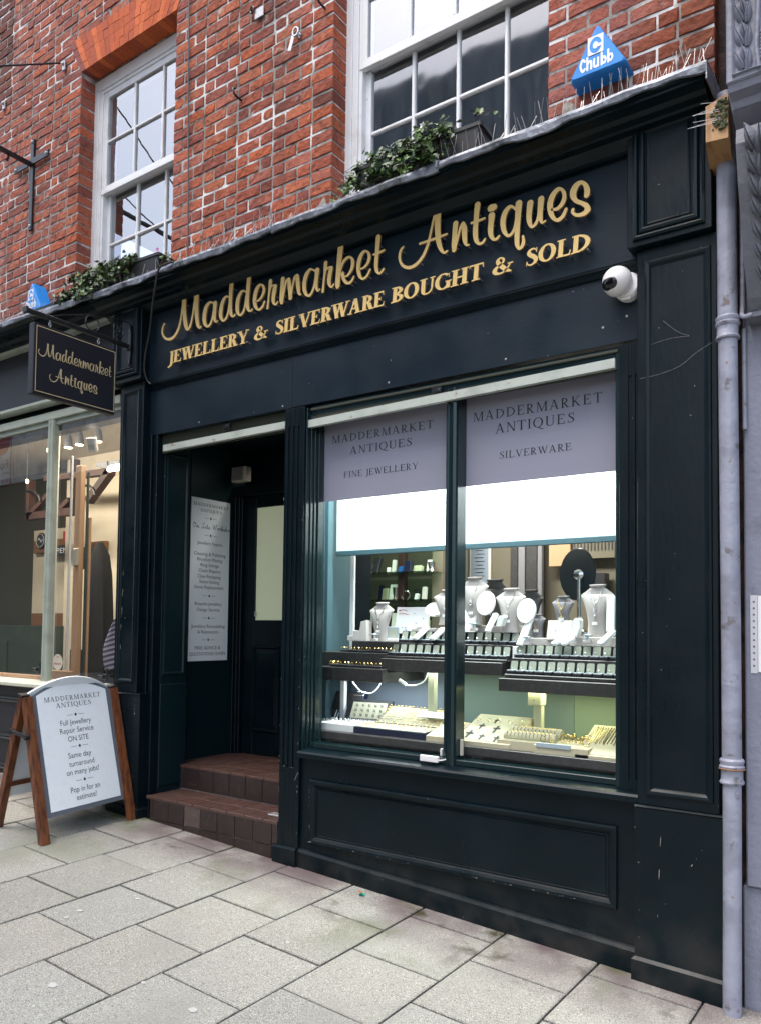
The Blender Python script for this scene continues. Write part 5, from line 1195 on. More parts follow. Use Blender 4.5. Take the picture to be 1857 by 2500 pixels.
bust(-1.428, .55, 1.475, .170, .275, 'bust', 'pale necklace bust at the right end of the display', [(.28, .005), (.46, .008)])
bust(-1.765, .55, 1.465, .092, .128, 'bust_grey', 'smallest grey bust with one gold chain low beside the oval stand', [(.55, .006)], pend='gold_metal')
bust(-2.335, .56, 1.53, .19, .21, 'bust', 'pale necklace bust half hidden behind the mullion', [(.45, .006)])
bust(-2.115, .72, 1.50, .20, .305, 'bust_dark', 'dark bust in shadow behind the tallest pale bust')
bust(-1.88, .72, 1.50, .15, .238, 'bust_dark', 'dark bust in shadow behind the second oval stand')
# oval pads
def oval(cx, y, zb, w, h, lab, tilt=.25, n=5):
    t = thing('oval_stand', (cx, y, zb), lab, 'earring stand', 'oval white earring stands')
    M = Matrix.Translation((cx, y, zb + h / 2)) @ Matrix.Rotation(-tilt, 4, 'X')
    mb = MB(); ds = []
    for yy, s in ((.010, .97), (.004, 1.), (-.004, 1.), (-.008, .97)): ds.append([M @ Vector((w / 2 * s * math.cos(a), yy, h / 2 * s * math.sin(a))) for a in [2 * PI * k / 28 for k in range(28)]])
    mb.loft(ds); o = mb.build('pad', 'white_card', t, smooth=True)
    mb = MB(); rr = random.Random(int(cx * -1000))
    for k in range(n):
        for sx in (-1, 1):
            p = M @ Vector((sx * w * .12 + rr.uniform(-.004, .004), -.0105, h * (.30 - .62 * k / max(1, n - 1)))); mb.lathe([(.001, 0), (.004, .003), (.001, .007)], p, 6)
    mb.build('earrings', 'silver', o, kind='stuff')
    mb = MB(); mb.tube([M @ Vector((0, .008, 0)), (cx, y + .06, zb)], .003, 6); mb.build('prop', 'chrome', t)
oval(-2.057, .50, 1.583, .114, .142, 'oval white earring stand between the two largest busts')
oval(-1.808, .50, 1.540, .111, .140, 'oval white earring stand in front of the dark bust')
oval(-2.42, .55, 1.575, .135, .095, 'wide oval white stand at the left of the mullion', .5, 2)
# flat boards and frames
def board_(x0, x1, y, z0, z1, lab, tilt, cat, framed, deco):
    t = thing('display_board', ((x0 + x1) / 2, y, z0), lab, cat, 'leaning display boards'); M = Matrix.Translation(((x0 + x1) / 2, y, z0)) @ Matrix.Rotation(-tilt, 4, 'X'); w = (x1 - x0) / 2; h = z1 - z0
    mb = MB(); mb.box(-w, w, 0, .008, 0, h, bev=.001, M=M); o = mb.build('panel', 'white_card' if not framed else 'grey_block', t)
    if framed: mb = MB(); mb.box(-w + .01, w - .01, -.001, 0, .01, h - .01, M=M); mb.build('pad', 'white_card', t)
    mb = MB(); rr = random.Random(int(abs(x0) * 999))
    for k in range(deco):
        p = M @ Vector((rr.uniform(-w * .7, w * .7), -.003, rr.uniform(.1, .9) * h)); mb.lathe([(.001, 0), (.0045, .003), (.001, .006)], p, 6)
    mb.build('earrings', 'blue_gem' if not framed else 'silver', t, kind='stuff')
    if not framed:
        mb = MB(); put(mb, cursive('e', 0, 0, .02) + [brush([(.0, .0, .003), (.03, .008, .003), (.06, 0, .003)], 4), brush([(.0, -.02, .003), (.035, -.016, .003), (.07, -.022, .003)], 4)], lambda u, v, ww: tuple(M @ Vector((-w * .85 + u, -.0012 - ww, h * .85 + v))), 0, 0); mb.build('lettering', 'red_ink', t)
board_(-2.738, -2.496, .585, 1.475, 1.642, 'white board with red handwriting and blue stones behind the open ring box', .2, 'display board', False, 6)
board_(-2.262, -2.128, .50, 1.49, 1.626, 'white framed pad of small earrings below the tallest bust', .2, 'display board', True, 10)
board_(-1.693, -1.556, .50, 1.455, 1.562, 'white framed pad below the grey bust', .25, 'display board', True, 12)
def strip_(x0, x1, y, z0, z1, lab, tilt, skew, m='white_card'):
    t = MB(); M = Matrix.Translation(((x0 + x1) / 2, y, z0)) @ Matrix.Rotation(skew, 4, 'Z') @ Matrix.Rotation(-tilt, 4, 'X'); w = (x1 - x0) / 2
    t.box(-w, w, 0, .02, 0, z1 - z0, bev=.004, M=M); lab_obj(t, 'bracelet_ramp', m, lab, 'display ramp', 'white sloping display ramps')
strip_(-2.045, -2.005, .44, 1.495, 1.615, 'narrow white ramp below the first oval stand', .5, -.5); strip_(-1.845, -1.800, .43, 1.425, 1.600, 'tall narrow white ramp below the second oval stand', .5, -.35)
strip_(-1.350, -1.308, .46, 1.50, 1.690, 'tall white ramp with price marks beside the right-hand bust', .15, .2); strip_(-1.375, -1.33, .36, 1.445, 1.55, 'short white ramp in front of the right-hand bust', .9, -.6)
strip_(-1.64, -1.595, .40, 1.44, 1.50, 'white ramp lying in front of the framed pad', 1.1, -.7); strip_(-1.585, -1.545, .40, 1.44, 1.51, 'second white ramp lying beside the framed pad', 1.1, -.8)
strip_(-1.29, -1.24, .40, 1.44, 1.55, 'white ramp cut by the right edge of the window', 1., -.6); strip_(-2.54, -2.49, .46, 1.45, 1.56, 'white ramp in front of the written board', .9, -.5); strip_(-2.41, -2.36, .44, 1.45, 1.56, 'white ramp left of the mullion below the wide oval stand', .9, -.5)
for x0, x1, y, z0, z1, lab in ((-1.545, -1.487, .45, 1.475, 1.572, 'rounded white watch pad right of the framed pad'), (-1.985, -1.925, .46, 1.525, 1.585, 'rounded white watch pad below the second pale bust')):
    t = MB(); t.prism([(x0 + .012, z0), (x1 - .016, z0), (x1, z0 + .05), (x1, z1 - .012), (x1 - .01, z1), (x0 + .034, z1), (x0 + .022, z1 - .012)], 'y', y, y + .05); lab_obj(t, 'watch_pad', 'white_card', lab, 'watch pad')
for x0, x1, y0, y1, z0, z1, lab in ((-2.24, -1.86, .565, .72, 1.421, 1.528, 'long pale riser under the tallest busts'), (-2.60, -2.25, .565, .72, 1.421, 1.51, 'pale riser behind the mullion'), (-1.56, -1.27, .50, .70, 1.356, 1.472, 'pale riser under the right-hand bust'), (-1.83, -1.58, .52, .70, 1.356, 1.462, 'pale riser under the grey busts'), (-1.70, -1.58, .62, .70, 1.463, 1.518, 'small pale riser under the grey bust'), (-2.56, -2.52, .56, .66, 1.425, 1.52, 'small grey block left of the written board')):
    t = MB(); t.box(x0, x1, y0, y1, z0, z1, bev=.003); lab_obj(t, 'display_riser', 'grey_block', lab, 'riser', 'pale display risers')
t = MB()
t.box(-3.03, -2.98, .49, .55, 1.425, 1.455, bev=.002); t.box(-2.985, -2.94, .49, .55, 1.425, 1.49, bev=.002); t.prism([(-2.945, 1.425), (-2.88, 1.425), (-2.885, 1.555), (-2.925, 1.545)], 'y', .49, .55); lab_obj(t, 'stepped_stand', 'grey_block', 'grey stepped ring stand at the far left of the display', 'ring stand')
t = thing('open_ring_box', (-2.635, .42, 1.425), 'single pale open ring box turned towards the left-hand bust', 'ring box')
M = Matrix.Translation((-2.635, .42, 1.425)) @ Matrix.Rotation(.5, 4, 'Z'); mb = MB(); mb.box(-.032, .032, -.03, .03, 0, .022, bev=.004, M=M); mb.build('base', 'grey_block', t); mb = MB(); mb.box(-.034, .034, .022, .032, .02, .09, bev=.008, M=M); mb.build('lid', 'frost_l', t); mb = MB(); mb.box(-.025, .025, .020, .022, .028, .08, M=M); mb.build('lining', 'lining', t)
for x, z, y, lab in ((-2.106, 1.496, .45, 'small crystal flower ornament below the tallest bust'), (-1.770, 1.425, .42, 'crystal flower ornament between the middle and right shelves'), (-1.438, 1.440, .43, 'crystal flower ornament in front of the right-hand bust'), (-2.782, 1.425, .44, 'small crystal flower ornament below the left-hand bust')):
    t = thing('crystal_flower', (x, y, z), lab, 'ornament', 'crystal flower ornaments'); mb = MB(); mb.box(-.02 + x, .02 + x, y - .015, y + .015, z, z + .018, bev=.003); mb.build('base', 'grey_block', t); mb = MB(); mb.lathe([(.008, 0), (.010, .02), (.006, .03)], (x, y, z + .018), 8)
    for k in range(7):
        a = 2 * PI * k / 7; M = Matrix.Translation((x, y, z + .048)) @ Matrix.Rotation(a, 4, 'Z') @ Matrix.Rotation(.5, 4, 'Y'); mb.mesh([M @ Vector(p) for p in [(0, -.004, 0), (.02, -.011, .006), (.034, 0, .012), (.02, .011, .006), (0, .004, 0), (.02, 0, -.004)]], [(0, 1, 2, 3, 4), (0, 5, 1), (1, 5, 2), (2, 5, 3), (3, 5, 4)])
    mb.build('petals', 'crystal', t)
# round mirror on its stand
t = thing('table_mirror', (-1.615, .80, 1.49), 'round dark-backed table mirror on a chrome stem behind the grey bust', 'mirror')
M = Matrix.Translation((-1.64, .82, 1.828)) @ Matrix.Rotation(-.35, 4, 'Z') @ Matrix.Rotation(PI / 2, 4, 'X')
mb = MB(); mb.lathe([(.128, -.006), (.132, 0), (.128, .006)], (0, 0, 0), 40, M=Matrix.Rotation(0, 3, 'X'), sy=1.14); mb.v = [tuple(M @ Vector(v)) for v in mb.v]; mb.build('disc', 'mirror_back', t, smooth=True)
mb = MB(); mb.lathe([(.014, 0), (.013, .21), (.013, .215)], (-1.617, .79, 1.585), 14); mb.lathe([(.06, 0), (.055, .008), (.02, .03), (.013, .10)], (-1.617, .79, 1.49), 20); M2 = Matrix.Rotation(PI / 2, 3, 'X'); mb.lathe([(.032, -.006), (.034, 0), (.030, .012), (.012, .018)], (-1.622, .795, 1.822), 18, M=M2); mb.build('stand', 'chrome', t, smooth=True)

# trays on the deck
def tray(name, x0, x1, y0, y1, z0, h0, h1, side, pad, lab, cat='jewellery tray'):
    """wedge tray: front height h0, back height h1; returns a mapping onto its sloping top"""
    t = thing(name, ((x0 + x1) / 2, (y0 + y1) / 2, z0), lab, cat, 'jewellery trays on the deck')
    mb = MB(); mb.prism([(y0, z0), (y1, z0), (y1, z0 + h1), (y0, z0 + h0)], 'x', x0, x1); mb.build('body', side, t)
    def T(u, v, w): return (x0 + u * (x1 - x0), y0 + v * (y1 - y0), z0 + h0 + (h1 - h0) * v + w)
    mb = MB(); eu = .012 / (x1 - x0); ev = .012 / (y1 - y0); mb.face([T(eu, ev, .002), T(1 - eu, ev, .002), T(1 - eu, 1 - ev, .002), T(eu, 1 - ev, .002)]); mb.build('pad', pad, t)
    return t, T
def loops(t, T, nu, nv, r, m, nm, th=.0011):
    mb = MB()
    for i in range(nu):
        for j in range(nv):
            c = Vector(T((i + .5) / nu, .08 + .84 * (j + .5) / nv, .004)); a0 = RN.uniform(-.5, .5)
            mb.tube([c + Vector((r * math.cos(a) * math.cos(a0), r * math.cos(a) * math.sin(a0), r * (1 + math.sin(a)) * .8)) for a in [2 * PI * k / 9 for k in range(10)]], th, 4, cap=False)
    o = mb.build(nm, m, t); o['kind'] = 'stuff'; return o
DZ = .8925
t, T = tray('ring_tray', -3.03, -2.768, .215, .36, DZ, .040, .044, 'white_card', 'white_card', 'white tray of rings at the left front of the deck'); loops(t, T, 8, 3, .009, 'silver', 'rings')
t, T = tray('ring_tray', -2.765, -2.275, .215, .375, DZ, .036, .046, 'navy', 'cream_pad', 'long navy tray with rows of rings at the front of the deck'); loops(t, T, 17, 3, .0085, 'gold_metal', 'rings')
t, T = tray('ring_tray', -2.745, -2.290, .40, .58, DZ, .040, .135, 'navy', 'cream_pad', 'sloping navy tray of gold rings behind the long one'); loops(t, T, 17, 7, .009, 'gold_metal', 'rings')
t = thing('ring_case', (-2.80, .42, DZ), 'open dark case with fifteen rings in its upright lid', 'ring case')
bx('base', 'velvet', t, -3.00, -2.72, .375, .47, DZ, DZ + .035)
M = Matrix.Translation((-2.868, .475, DZ + .030)) @ Matrix.Rotation(.16, 4, 'Z') @ Matrix.Rotation(-.55, 4, 'X'); mb = MB(); mb.box(-.150, .150, 0, .02, 0, .158, bev=.005, M=M); mb.build('lid', 'velvet', t); mb = MB(); mb.box(-.118, .118, -.0015, 0, .024, .134, M=M); mb.build('lining', 'cream_pad', t)
for i in range(5):
    for j in range(3):
        mb = MB(); c = M @ Vector((-.085 + .0425 * i, -.004, .045 + .034 * j)); mb.tube([c + Vector((.0075 * math.cos(a), -.002, .006 * math.sin(a))) for a in [2 * PI * k / 9 for k in range(10)]], .0018, 4, cap=False); mb.build('ring', 'black_metal', t)
t, T = tray('ring_tray', -2.985, -2.735, .38, .465, DZ + .030, .008, .010, 'velvet', 'white_card', 'shallow inner tray of rings in the open dark case'); loops(t, T, 8, 3, .008, 'silver', 'rings')
t = thing('tilted_case', (-3.08, .55, DZ), 'navy case propped up at the left behind the white ring tray', 'case')
M = Matrix.Translation((-3.085, .50, DZ)) @ Matrix.Rotation(-.45, 4, 'X'); mb = MB(); mb.box(-.105, .12, 0, .05, 0, .225, bev=.004, M=M); mb.build('shell', 'navy', t); mb = MB(); mb.box(-.098, .112, -.002, 0, .008, .217, M=M); mb.build('face', 'charcoal', t)
for k, (x, z) in enumerate(((-.03, .05), (.05, .10))):
    mb = MB(); p = [M @ Vector(v) for v in [(x - .014, -.02, z - .05), (x - .010, -.02, z + .035), (x + .010, -.02, z + .035), (x + .006, -.02, z - .05)]]; mb.tube(p, .0022, 5); mb.build('wire_easel', 'silver', t)
for x, y, z, w, h, rx, lab in ((-2.37, .46, 1.005, .20, .05, .9, 'pale price card with red writing lying on the sloping ring tray'), (-3.0, .60, 1.085, .07, .04, .9, 'small price card on the propped-up navy case')):
    t = thing('price_card', (x, y, z), lab, 'price card'); M = Matrix.Translation((x, y, z)) @ Matrix.Rotation(-rx, 4, 'X'); mb = MB(); mb.box(-w / 2, w / 2, 0, .002, -h / 2, h / 2, M=M); mb.build('card', 'white_card', t)
    mb = MB(); put(mb, [brush([(-w * .32 + i * w * .06, (.006 if i % 2 else -.006) * h / .05, .0028) for i in range(11)], 3)], lambda u, v, ww: tuple(M @ Vector((u, -.001 - ww, v))), 0, 0); mb.build('lettering', 'red_ink', t)
t, T = tray('pendant_tray', -2.255, -2.10, .19, .42, DZ, .030, .09, 'cream_side', 'cream_pad', 'cream tray partly behind the foot of the mullion'); loops(t, T, 4, 3, .008, 'gold_metal', 'pendants')
t, T = tray('cross_tray', -2.085, -1.765, .20, .50, DZ, .022, .135, 'cream_side', 'cream_pad', 'sloping cream tray of small crosses right of the mullion')
mb = MB()
for (u, v, s) in ((.16, .22, 1.3), (.42, .16, .9), (.70, .14, 1.), (.25, .52, 1.), (.55, .46, 1.2), (.80, .40, 1.), (.42, .75, .8)):
    for du, dv in ((.016, .10), (.055, .018)): mb.mesh([T(u + a * du * s, v + b_ * dv * s + (0 if du < .03 else .03), .005) for a, b_ in ((-1, -1), (1, -1), (1, 1), (-1, 1))], [(0, 1, 2, 3)])
mb.build('crosses', 'black_metal', t, kind='stuff'); loops(t, T, 5, 2, .012, 'gold_metal', 'chains')
t, T = tray('bracelet_tray', -1.838, -1.52, .21, .40, DZ, .045, .050, 'cream_side', 'cream_pad', 'cream tray with rolls of bracelets in the middle of the right pane')
for k, (y, z, r) in enumerate(((.27, .955, .026), (.35, .965, .034))):
    mb = MB(); M = Matrix.Rotation(PI / 2, 3, 'Y'); mb.lathe([(r * .9, -.14), (r, -.13), (r, .13), (r * .9, .14)], (-1.68, y, z), 18, M=M); mb.build('bracelet_roll', 'cream_pad', t, smooth=True)
    mb = MB()
    for i in range(12): mb.tube([(-1.80 + .021 * i, y + (r + .001) * math.cos(a), z + (r + .001) * math.sin(a)) for a in [PI * q / 8 for q in range(9)]], .0018, 4)
    mb.build('bracelets', 'gold_metal', t, kind='stuff')
t, T = tray('bangle_tray', -1.625, -1.345, .185, .36, DZ, .040, .055, 'cream_side', 'cream_pad', 'cream tray of hoops and bangles with a silver front'); bx('front_plate', 'satin', t, -1.61, -1.43, .178, .186, DZ + .032, DZ + .054, .001)
mb = MB(); rr = random.Random(2)
for k in range(16):
    c = Vector((rr.uniform(-1.60, -1.37), rr.uniform(.22, .36), DZ + .05)); r = rr.uniform(.010, .024); a0 = rr.uniform(-.8, .8)
    mb.tube([c + Vector((r * math.cos(a) * math.cos(a0), r * math.cos(a) * math.sin(a0), r * (1 + math.sin(a)))) for a in [2 * PI * q / 12 for q in range(13)]], .0019, 5, cap=False)
mb.build('bangles', 'gold_metal', t, kind='stuff')
t, T = tray('chain_tray', -1.410, -1.165, .185, .46, DZ, .014, .13, 'cream_side', 'cream_pad', 'sloping cream tray of fine gold chains at the right edge of the window')
mb = MB()
for k in range(15): mb.tube([T(.12 + .055 * k, .92, .006), T(.12 + .055 * k + RN.uniform(-.02, .02), .35 + .02 * (k % 3), .006)], .0022, 4)
mb.build('chains', 'gold_metal', t, kind='stuff')
# the shop behind: cabinet with glass shelves at the left, pale wall and notices at the right
t = thing('glass_cabinet', (-3.4, 1.6, .5), 'dark wooden display cabinet with glass shelves inside the shop', 'cabinet')
for x0, x1, m in ((-3.79, -3.71, 'dark_wood'), (-3.39, -3.335, 'dark_wood'), (-3.08, -2.99, 'shop_wall')): bx('post', m, t, x0, x1, 1.60, 1.66, .5, 2.7)
bx('back_panel', 'olive', t, -4.1, -2.95, 1.92, 1.94, .5, 2.7, 0)
for z in (1.495, 1.715, 1.925, 2.15): bx('glass_shelf', 'glass_shelf', t, -4.05, -2.99, 1.42, 1.90, z, z + .010, .001)
rr = random.Random(21); mats = ['white_card', 'navy', 'grey_block', 'velvet', 'silver', 'cream_pad', 'blue_gem', 'white_card', 'silver']
for z, n in ((1.506, 13), (1.726, 14), (1.936, 13)):
    for k in range(n):
        x = -3.95 + .93 * (k + rr.uniform(.1, .7)) / n; w = rr.uniform(.03, .075); h = rr.uniform(.05, .14); m_ = mats[(k * 4 + int(z * 10)) % 9]
        b = MB(); M = Matrix.Translation((x, 1.56 + rr.uniform(-.08, .12), z)) @ Matrix.Rotation(rr.uniform(-.4, .4), 4, 'Z') @ Matrix.Rotation(-rr.uniform(.05, .3), 4, 'X')
        if m_ == 'silver' and k % 2: b.tube([M @ Vector((.035 * math.cos(q), 0, .038 + .036 * math.sin(q))) for q in [2 * PI * i / 18 for i in range(19)]], .0035, 5, cap=False)
        elif m_ == 'silver': b.lathe([(w * .4, 0), (w * .3, .02), (w * .42, h * .5), (w * .5, h)], (x, 1.55, z), 12)
        else: b.box(-w / 2, w / 2, 0, .02 + w * .2, 0, h, bev=.003, M=M)
        lab_obj(b, 'shelf_item', m_, 'small box, cup or card standing on a glass shelf inside the shop', 'shelf item', 'stock on the cabinet shelves')
bx('shop_partition', 'shop_wall', brick_root, -3.3, -.75, 2.25, 2.30, .3, 3.4, 0)
t = thing('wall_notice', (-3.0, 2.23, 1.75), 'framed certificate on the wall inside the shop', 'certificate'); bx('frame', 'grey_block', t, -3.10, -2.905, 2.225, 2.245, 1.72, 2.30); bx('sheet', 'frost_l', t, -3.08, -2.925, 2.22, 2.225, 1.74, 2.28, 0)
mb = MB()
for k in range(9): mb.box(-3.05 + .01 * (k % 3), -2.955 - .012 * (k % 2), 2.218, 2.22, 2.18 - .03 * k, 2.186 - .03 * k)
mb.lathe([(.012, 0), (.012, .002)], (-3.0, 2.22, 1.83), 12, M=Matrix.Rotation(PI / 2, 3, 'X')); mb.build('print', 'charcoal', t)
tag(bx('wall_panel', 'peach', None, -2.36, -2.19, 2.12, 2.16, 1.99, 2.8), 'peach coloured panel behind the table mirror', 'panel')
t = thing('wall_heater', (-2.0, 2.14, 2.02), 'cream ribbed panel at the right inside the shop', 'panel'); bx('body', 'shop_wall', t, -2.18, -1.86, 2.14, 2.2, 2.04, 2.8)
for k in range(12): bx('rib', 'charcoal', t, -2.17 + .026 * k, -2.162 + .026 * k, 2.133, 2.139, 2.10, 2.78, 0)
tag(bx('screen', 'black', None, -2.06, -1.92, 2.1, 2.2, 1.70, 1.93), 'dark box on the wall below the cream ribbed panel', 'screen')
for x0, x1, m in ((-2.66, -2.60, 'charcoal'), (-2.595, -2.54, 'bust_grey'), (-2.53, -2.44, 'charcoal'), (-2.435, -2.40, 'bust_grey')): tag(bx('curtain', m, None, x0, x1, 2.08, 2.12, .6, 2.8), 'vertical blind strip in the middle of the shop interior', 'curtain', 'vertical blind strips')  # pale strips given dark colours to paint in a dimmer room
for y0, y1, m, lab in ((.20, .24, 'paint_gloss', 'dark glossy upright nearest the glass at the left of the case'), (.33, .36, 'frost_m', 'green glass edge standing at the left of the case'), (.46, .52, 'case_teal', 'teal upright at the left of the case')):
    t = MB(); t.box(-3.20, -3.17, y0, y1, .83, 2.60, bev=.003); lab_obj(t, 'case_upright', m, lab, 'upright', 'uprights at the left of the case')

# ------------------------------------------------------------------ neighbouring shop at the left
nb = thing('neighbouring_shopfront', (-6.3, 0, .3), 'sage green neighbouring shopfront with dark navy fascia at the left edge', 'shopfront')
mb = MB(); mb.box(-9, -4.73, .03, .10, 3.26, 3.78); mb.build('fascia', 'navy_fascia', nb)
mb = MB(); mb.prism([(.05, 3.86), (-.24, 3.86), (-.24, 3.81), (-.21, 3.80), (-.20, 3.775), (-.12, 3.77), (-.10, 3.745), (.05, 3.745)], 'x', -9, -4.80); mb.build('cornice', 'paint', nb)
lead_strip(nb, -9, -5.9, 3.868, 3.864, 5); lead_strip(nb, -5.905, -4.735, 3.864, 3.813, 6)
mb = MB(); mb.prism([(.03, 3.725), (-.02, 3.725), (-.035, 3.745), (-.05, 3.765), (-.05, 3.785), (.03, 3.785)], 'x', -9, -4.75); mb.prism([(.03, 3.215), (-.03, 3.215), (-.045, 3.228), (-.045, 3.242), (-.02, 3.250), (-.02, 3.262), (.03, 3.268)], 'x', -9, -4.73); mb.box(-4.775, -4.735, -.01, .03, 3.268, 3.725, bev=.003); mb.build('fascia_moulding', 'sage', nb)
bx('awning_slot', 'black', nb, -9, -4.73, .062, .16, 3.02, 3.27, 0)
mb = MB()
mb.box(-9, -4.73, .0, .06, 3.10, 3.162, bev=.004); mb.box(-9, -4.74, .022, .058, 3.06, 3.10, bev=.003)
mb.prism([(-5.622, .012), (-5.616, .0), (-5.600, .0), (-5.592, .007), (-5.578, .007), (-5.570, .0), (-5.552, .0), (-5.546, .012), (-5.546, .05), (-5.622, .05)], 'z', 1.06, 3.10); mb.build('window_frame', 'sage', nb)
mb = MB(); mb.prism([(-.055, 1.016), (-.062, 1.022), (-.062, 1.042), (-.052, 1.052), (.06, 1.082), (.06, 1.016)], 'x', -9, -4.725); mb.build('window_sill', 'sage_cream', nb)
mb = MB(); mb.box(-9, -5.625, .028, .055, 1.075, 1.105, bev=.003); mb.build('bottom_rail', 'pine', nb)
for xa, xb in ((-9, -5.60), (-5.57, -4.70)):
    mb = MB(); mb.face([(xa, .04, 1.07), (xb, .04, 1.07), (xb, .04, 3.10), (xa, .04, 3.10)]); mb.build('window_pane', 'glass_left', nb)
mb = MB(); mb.box(-9, -4.73, .0, .12, -.1, 1.014)
mb.build('stall_riser', 'navy_fascia', nb)
mb = MB()
for z in (.90, .603, .366): mb.prism([(.0, z - .024), (-.016, z - .02), (-.020, z - .010), (-.012, z - .002), (-.012, z + .004), (-.020, z + .010), (-.016, z + .02), (.0, z + .024)], 'x', -9, -4.75)
mb.build('rail_moulding', 'black', nb)
bx('base_stone', 'cement', nb, -9, -4.75, -.05, .0, -.1, .30, .006)
# catch on the mullion, stickers on the glass
for x, z, lab in ((-5.63, 1.155, 'black iron window catch at the foot of the sage mullion'), (-4.80, 1.135, 'black iron window catch beside the dark pilaster')):
    t = MB(); t.box(x - .035, x + .012, -.012, .004, z - .02, z + .02, bev=.004); t.box(x - .006, x + .010, -.008, .004, z - .03, z + .062, bev=.003); t.tube([(x - .05, -.012, z), (x - .02, -.012, z)], .010, 8); t.lathe([(.002, -.014), (.014, -.008), (.016, 0), (.014, .008), (.002, .014)], (x - .065, -.012, z), 10)
    lab_obj(t, 'window_catch', 'black_metal', lab, 'catch', 'iron window catches')
def disc(cx, y, z, rx, rz, n=32): return [(cx + rx * math.cos(2 * PI * k / n), y, z + rz * math.sin(2 * PI * k / n)) for k in range(n)]
t = thing('round_sticker', (-6.385, .038, 1.61), 'round black sticker with white words cut by the left edge of the photo', 'sticker')
mb = MB(); mb.face(disc(-6.42, .037, 1.742, .125, .125)); mb.build('disc', 'black', t)
mb = MB()
for txt, a, c, v, cp in (('KNOW', -6.40, -6.308, 1.735, .03), ('CUT', -6.375, -6.325, 1.68, .022), ('9', -6.40, -6.37, 1.80, .04)): grotesque(mb, txt, a, c, v, cp, lambda u, v_, w: (u, .0355, v_), 0)
mb.build('lettering', 'print_white', t)
t = thing('round_sticker', (-5.525, .038, 1.165), 'round pale sticker with red marks at the foot of the narrow pane', 'sticker')
mb = MB(); mb.face(disc(-5.455, .037, 1.216, .062, .062)); mb.build('disc', 'beige_box', t)
mb = MB(); put(mb, [brush([(-5.50 + .015 * i, 1.20 + (.008 if i % 2 else 0), .006) for i in range(7)], 3), brush([(-5.47, 1.25, .005), (-5.455, 1.262, .005), (-5.44, 1.25, .005)], 3)], lambda u, v, w: (u, .0355 - w, v), 0, 0); mb.build('marks', 'red_ink', t)
# inside: room, fittings, coats
room = thing('shop_interior', (-7.5, 2, .3), 'cream and dark green room behind the sage green window', 'interior')
bx('back_wall', 'olive', room, -12, -7.9, 2.02, 2.06, .3, 3.5, 0)  # olive paints the dim room and dark reflection into this wall
bx('back_wall', 'cream_wall', room, -9.06, -7.95, 2.0, 2.015, 1.64, 2.66, 0); bx('dado', 'brown_board', room, -9.05, -7.95, 1.99, 2.005, 1.49, 1.64, 0)
bx('counter', 'cabinet_green', room, -12, -8.0, 1.7, 2.0, .3, 1.49, .004); bx('counter_panel', 'cabinet_green', room, -8.9, -8.3, 1.69, 1.7, .6, 1.3, .004); bx('counter_panel', 'cabinet_green', room, -9.7, -9.05, 1.69, 1.7, .6, 1.3, .004)
bx('side_wall', 'cream_wall', room, -8.02, -4.60, 1.75, 1.80, .3, 3.5, 0); bx('party_wall', 'cream_wall', room, -4.62, -4.605, .16, 1.75, .3, 3.5, 0)
bx('soffit', 'ceiling', room, -12, -4.60, .15, 2.1, 3.38, 3.42, 0); bx('floor', 'floor_dark', room, -12, -4.60, .13, 2.1, .28, .30, 0)
bx('low_cupboard', 'black', room, -7.2, -4.63, 1.3, 1.74, .3, 1.25, .004)
t = thing('timber_post', (-5.62, .30, 1.1), 'broad pale pine post standing just inside the neighbour\'s window', 'post'); bx('post', 'pine', t, -5.688, -5.615, .30, .345, 1.06, 2.80); bx('edge', 'cabinet_green', t, -5.612, -5.590, .35, .365, 1.06, 2.75); bx('stop', 'pine', t, -5.615, -5.582, .37, .39, 1.06, 2.38)
bx('switch', 'beige_box', t, -5.665, -5.610, .275, .30, 1.98, 2.12, .01)
t = thing('inner_window', (-5.68, .2, 1.1), 'narrow white inner window frame left of the pine post', 'window frame'); bx('stile', 'white_paint', t, -5.790, -5.768, .19, .205, 1.06, 3.10); bx('stile', 'white_paint', t, -5.590, -5.574, .19, .205, 1.06, 2.85); bx('rail', 'pine', t, -5.765, -5.50, .18, .21, 1.06, 1.14, .006); bx('edge', 'cabinet_green', t, -5.608, -5.592, .20, .21, 1.14, 2.85)
tr = thing('roof_truss', (-7.1, 1.2, 2.6), 'dark red-brown timber brackets and beams inside the neighbouring shop', 'beams')
def beam(x0, z0, x1, z1, w, nm='beam', y=1.2):
    mb = MB(); d = Vector((x1 - x0, 0, z1 - z0)); L = d.length; n = Vector((-d.z, 0, d.x)).normalized() * w / 2; a = Vector((x0, y, z0)); c = Vector((x1, y, z1))
    mb.prism([(p.x, p.z) for p in (a + n, a - n, c - n, c + n)], 'y', y, y + .08); mb.build(nm, 'beam', tr)
beam(-7.60, 3.04, -6.50, 3.0, .06); beam(-6.53, 3.0, -6.86, 2.74, .07); beam(-7.90, 3.05, -7.88, 2.62, .06); beam(-7.92, 2.66, -7.09, 2.655, .075); beam(-7.11, 3.19, -7.09, 2.62, .05); beam(-7.86, 2.68, -7.50, 2.88, .05); beam(-7.30, 2.70, -7.16, 2.78, .05)
mb = MB(); mb.tube(catmull([(-7.89, 1.19, 2.93), (-7.78, 1.19, 2.92), (-7.68, 1.19, 2.87), (-7.62, 1.19, 2.80)], 5), .014, 8); mb.tube(catmull([(-6.87, 1.19, 2.89), (-6.79, 1.19, 2.88), (-6.72, 1.19, 2.83), (-6.69, 1.19, 2.78)], 5), .014, 8); mb.build('iron_strap', 'black_metal', tr, smooth=True)
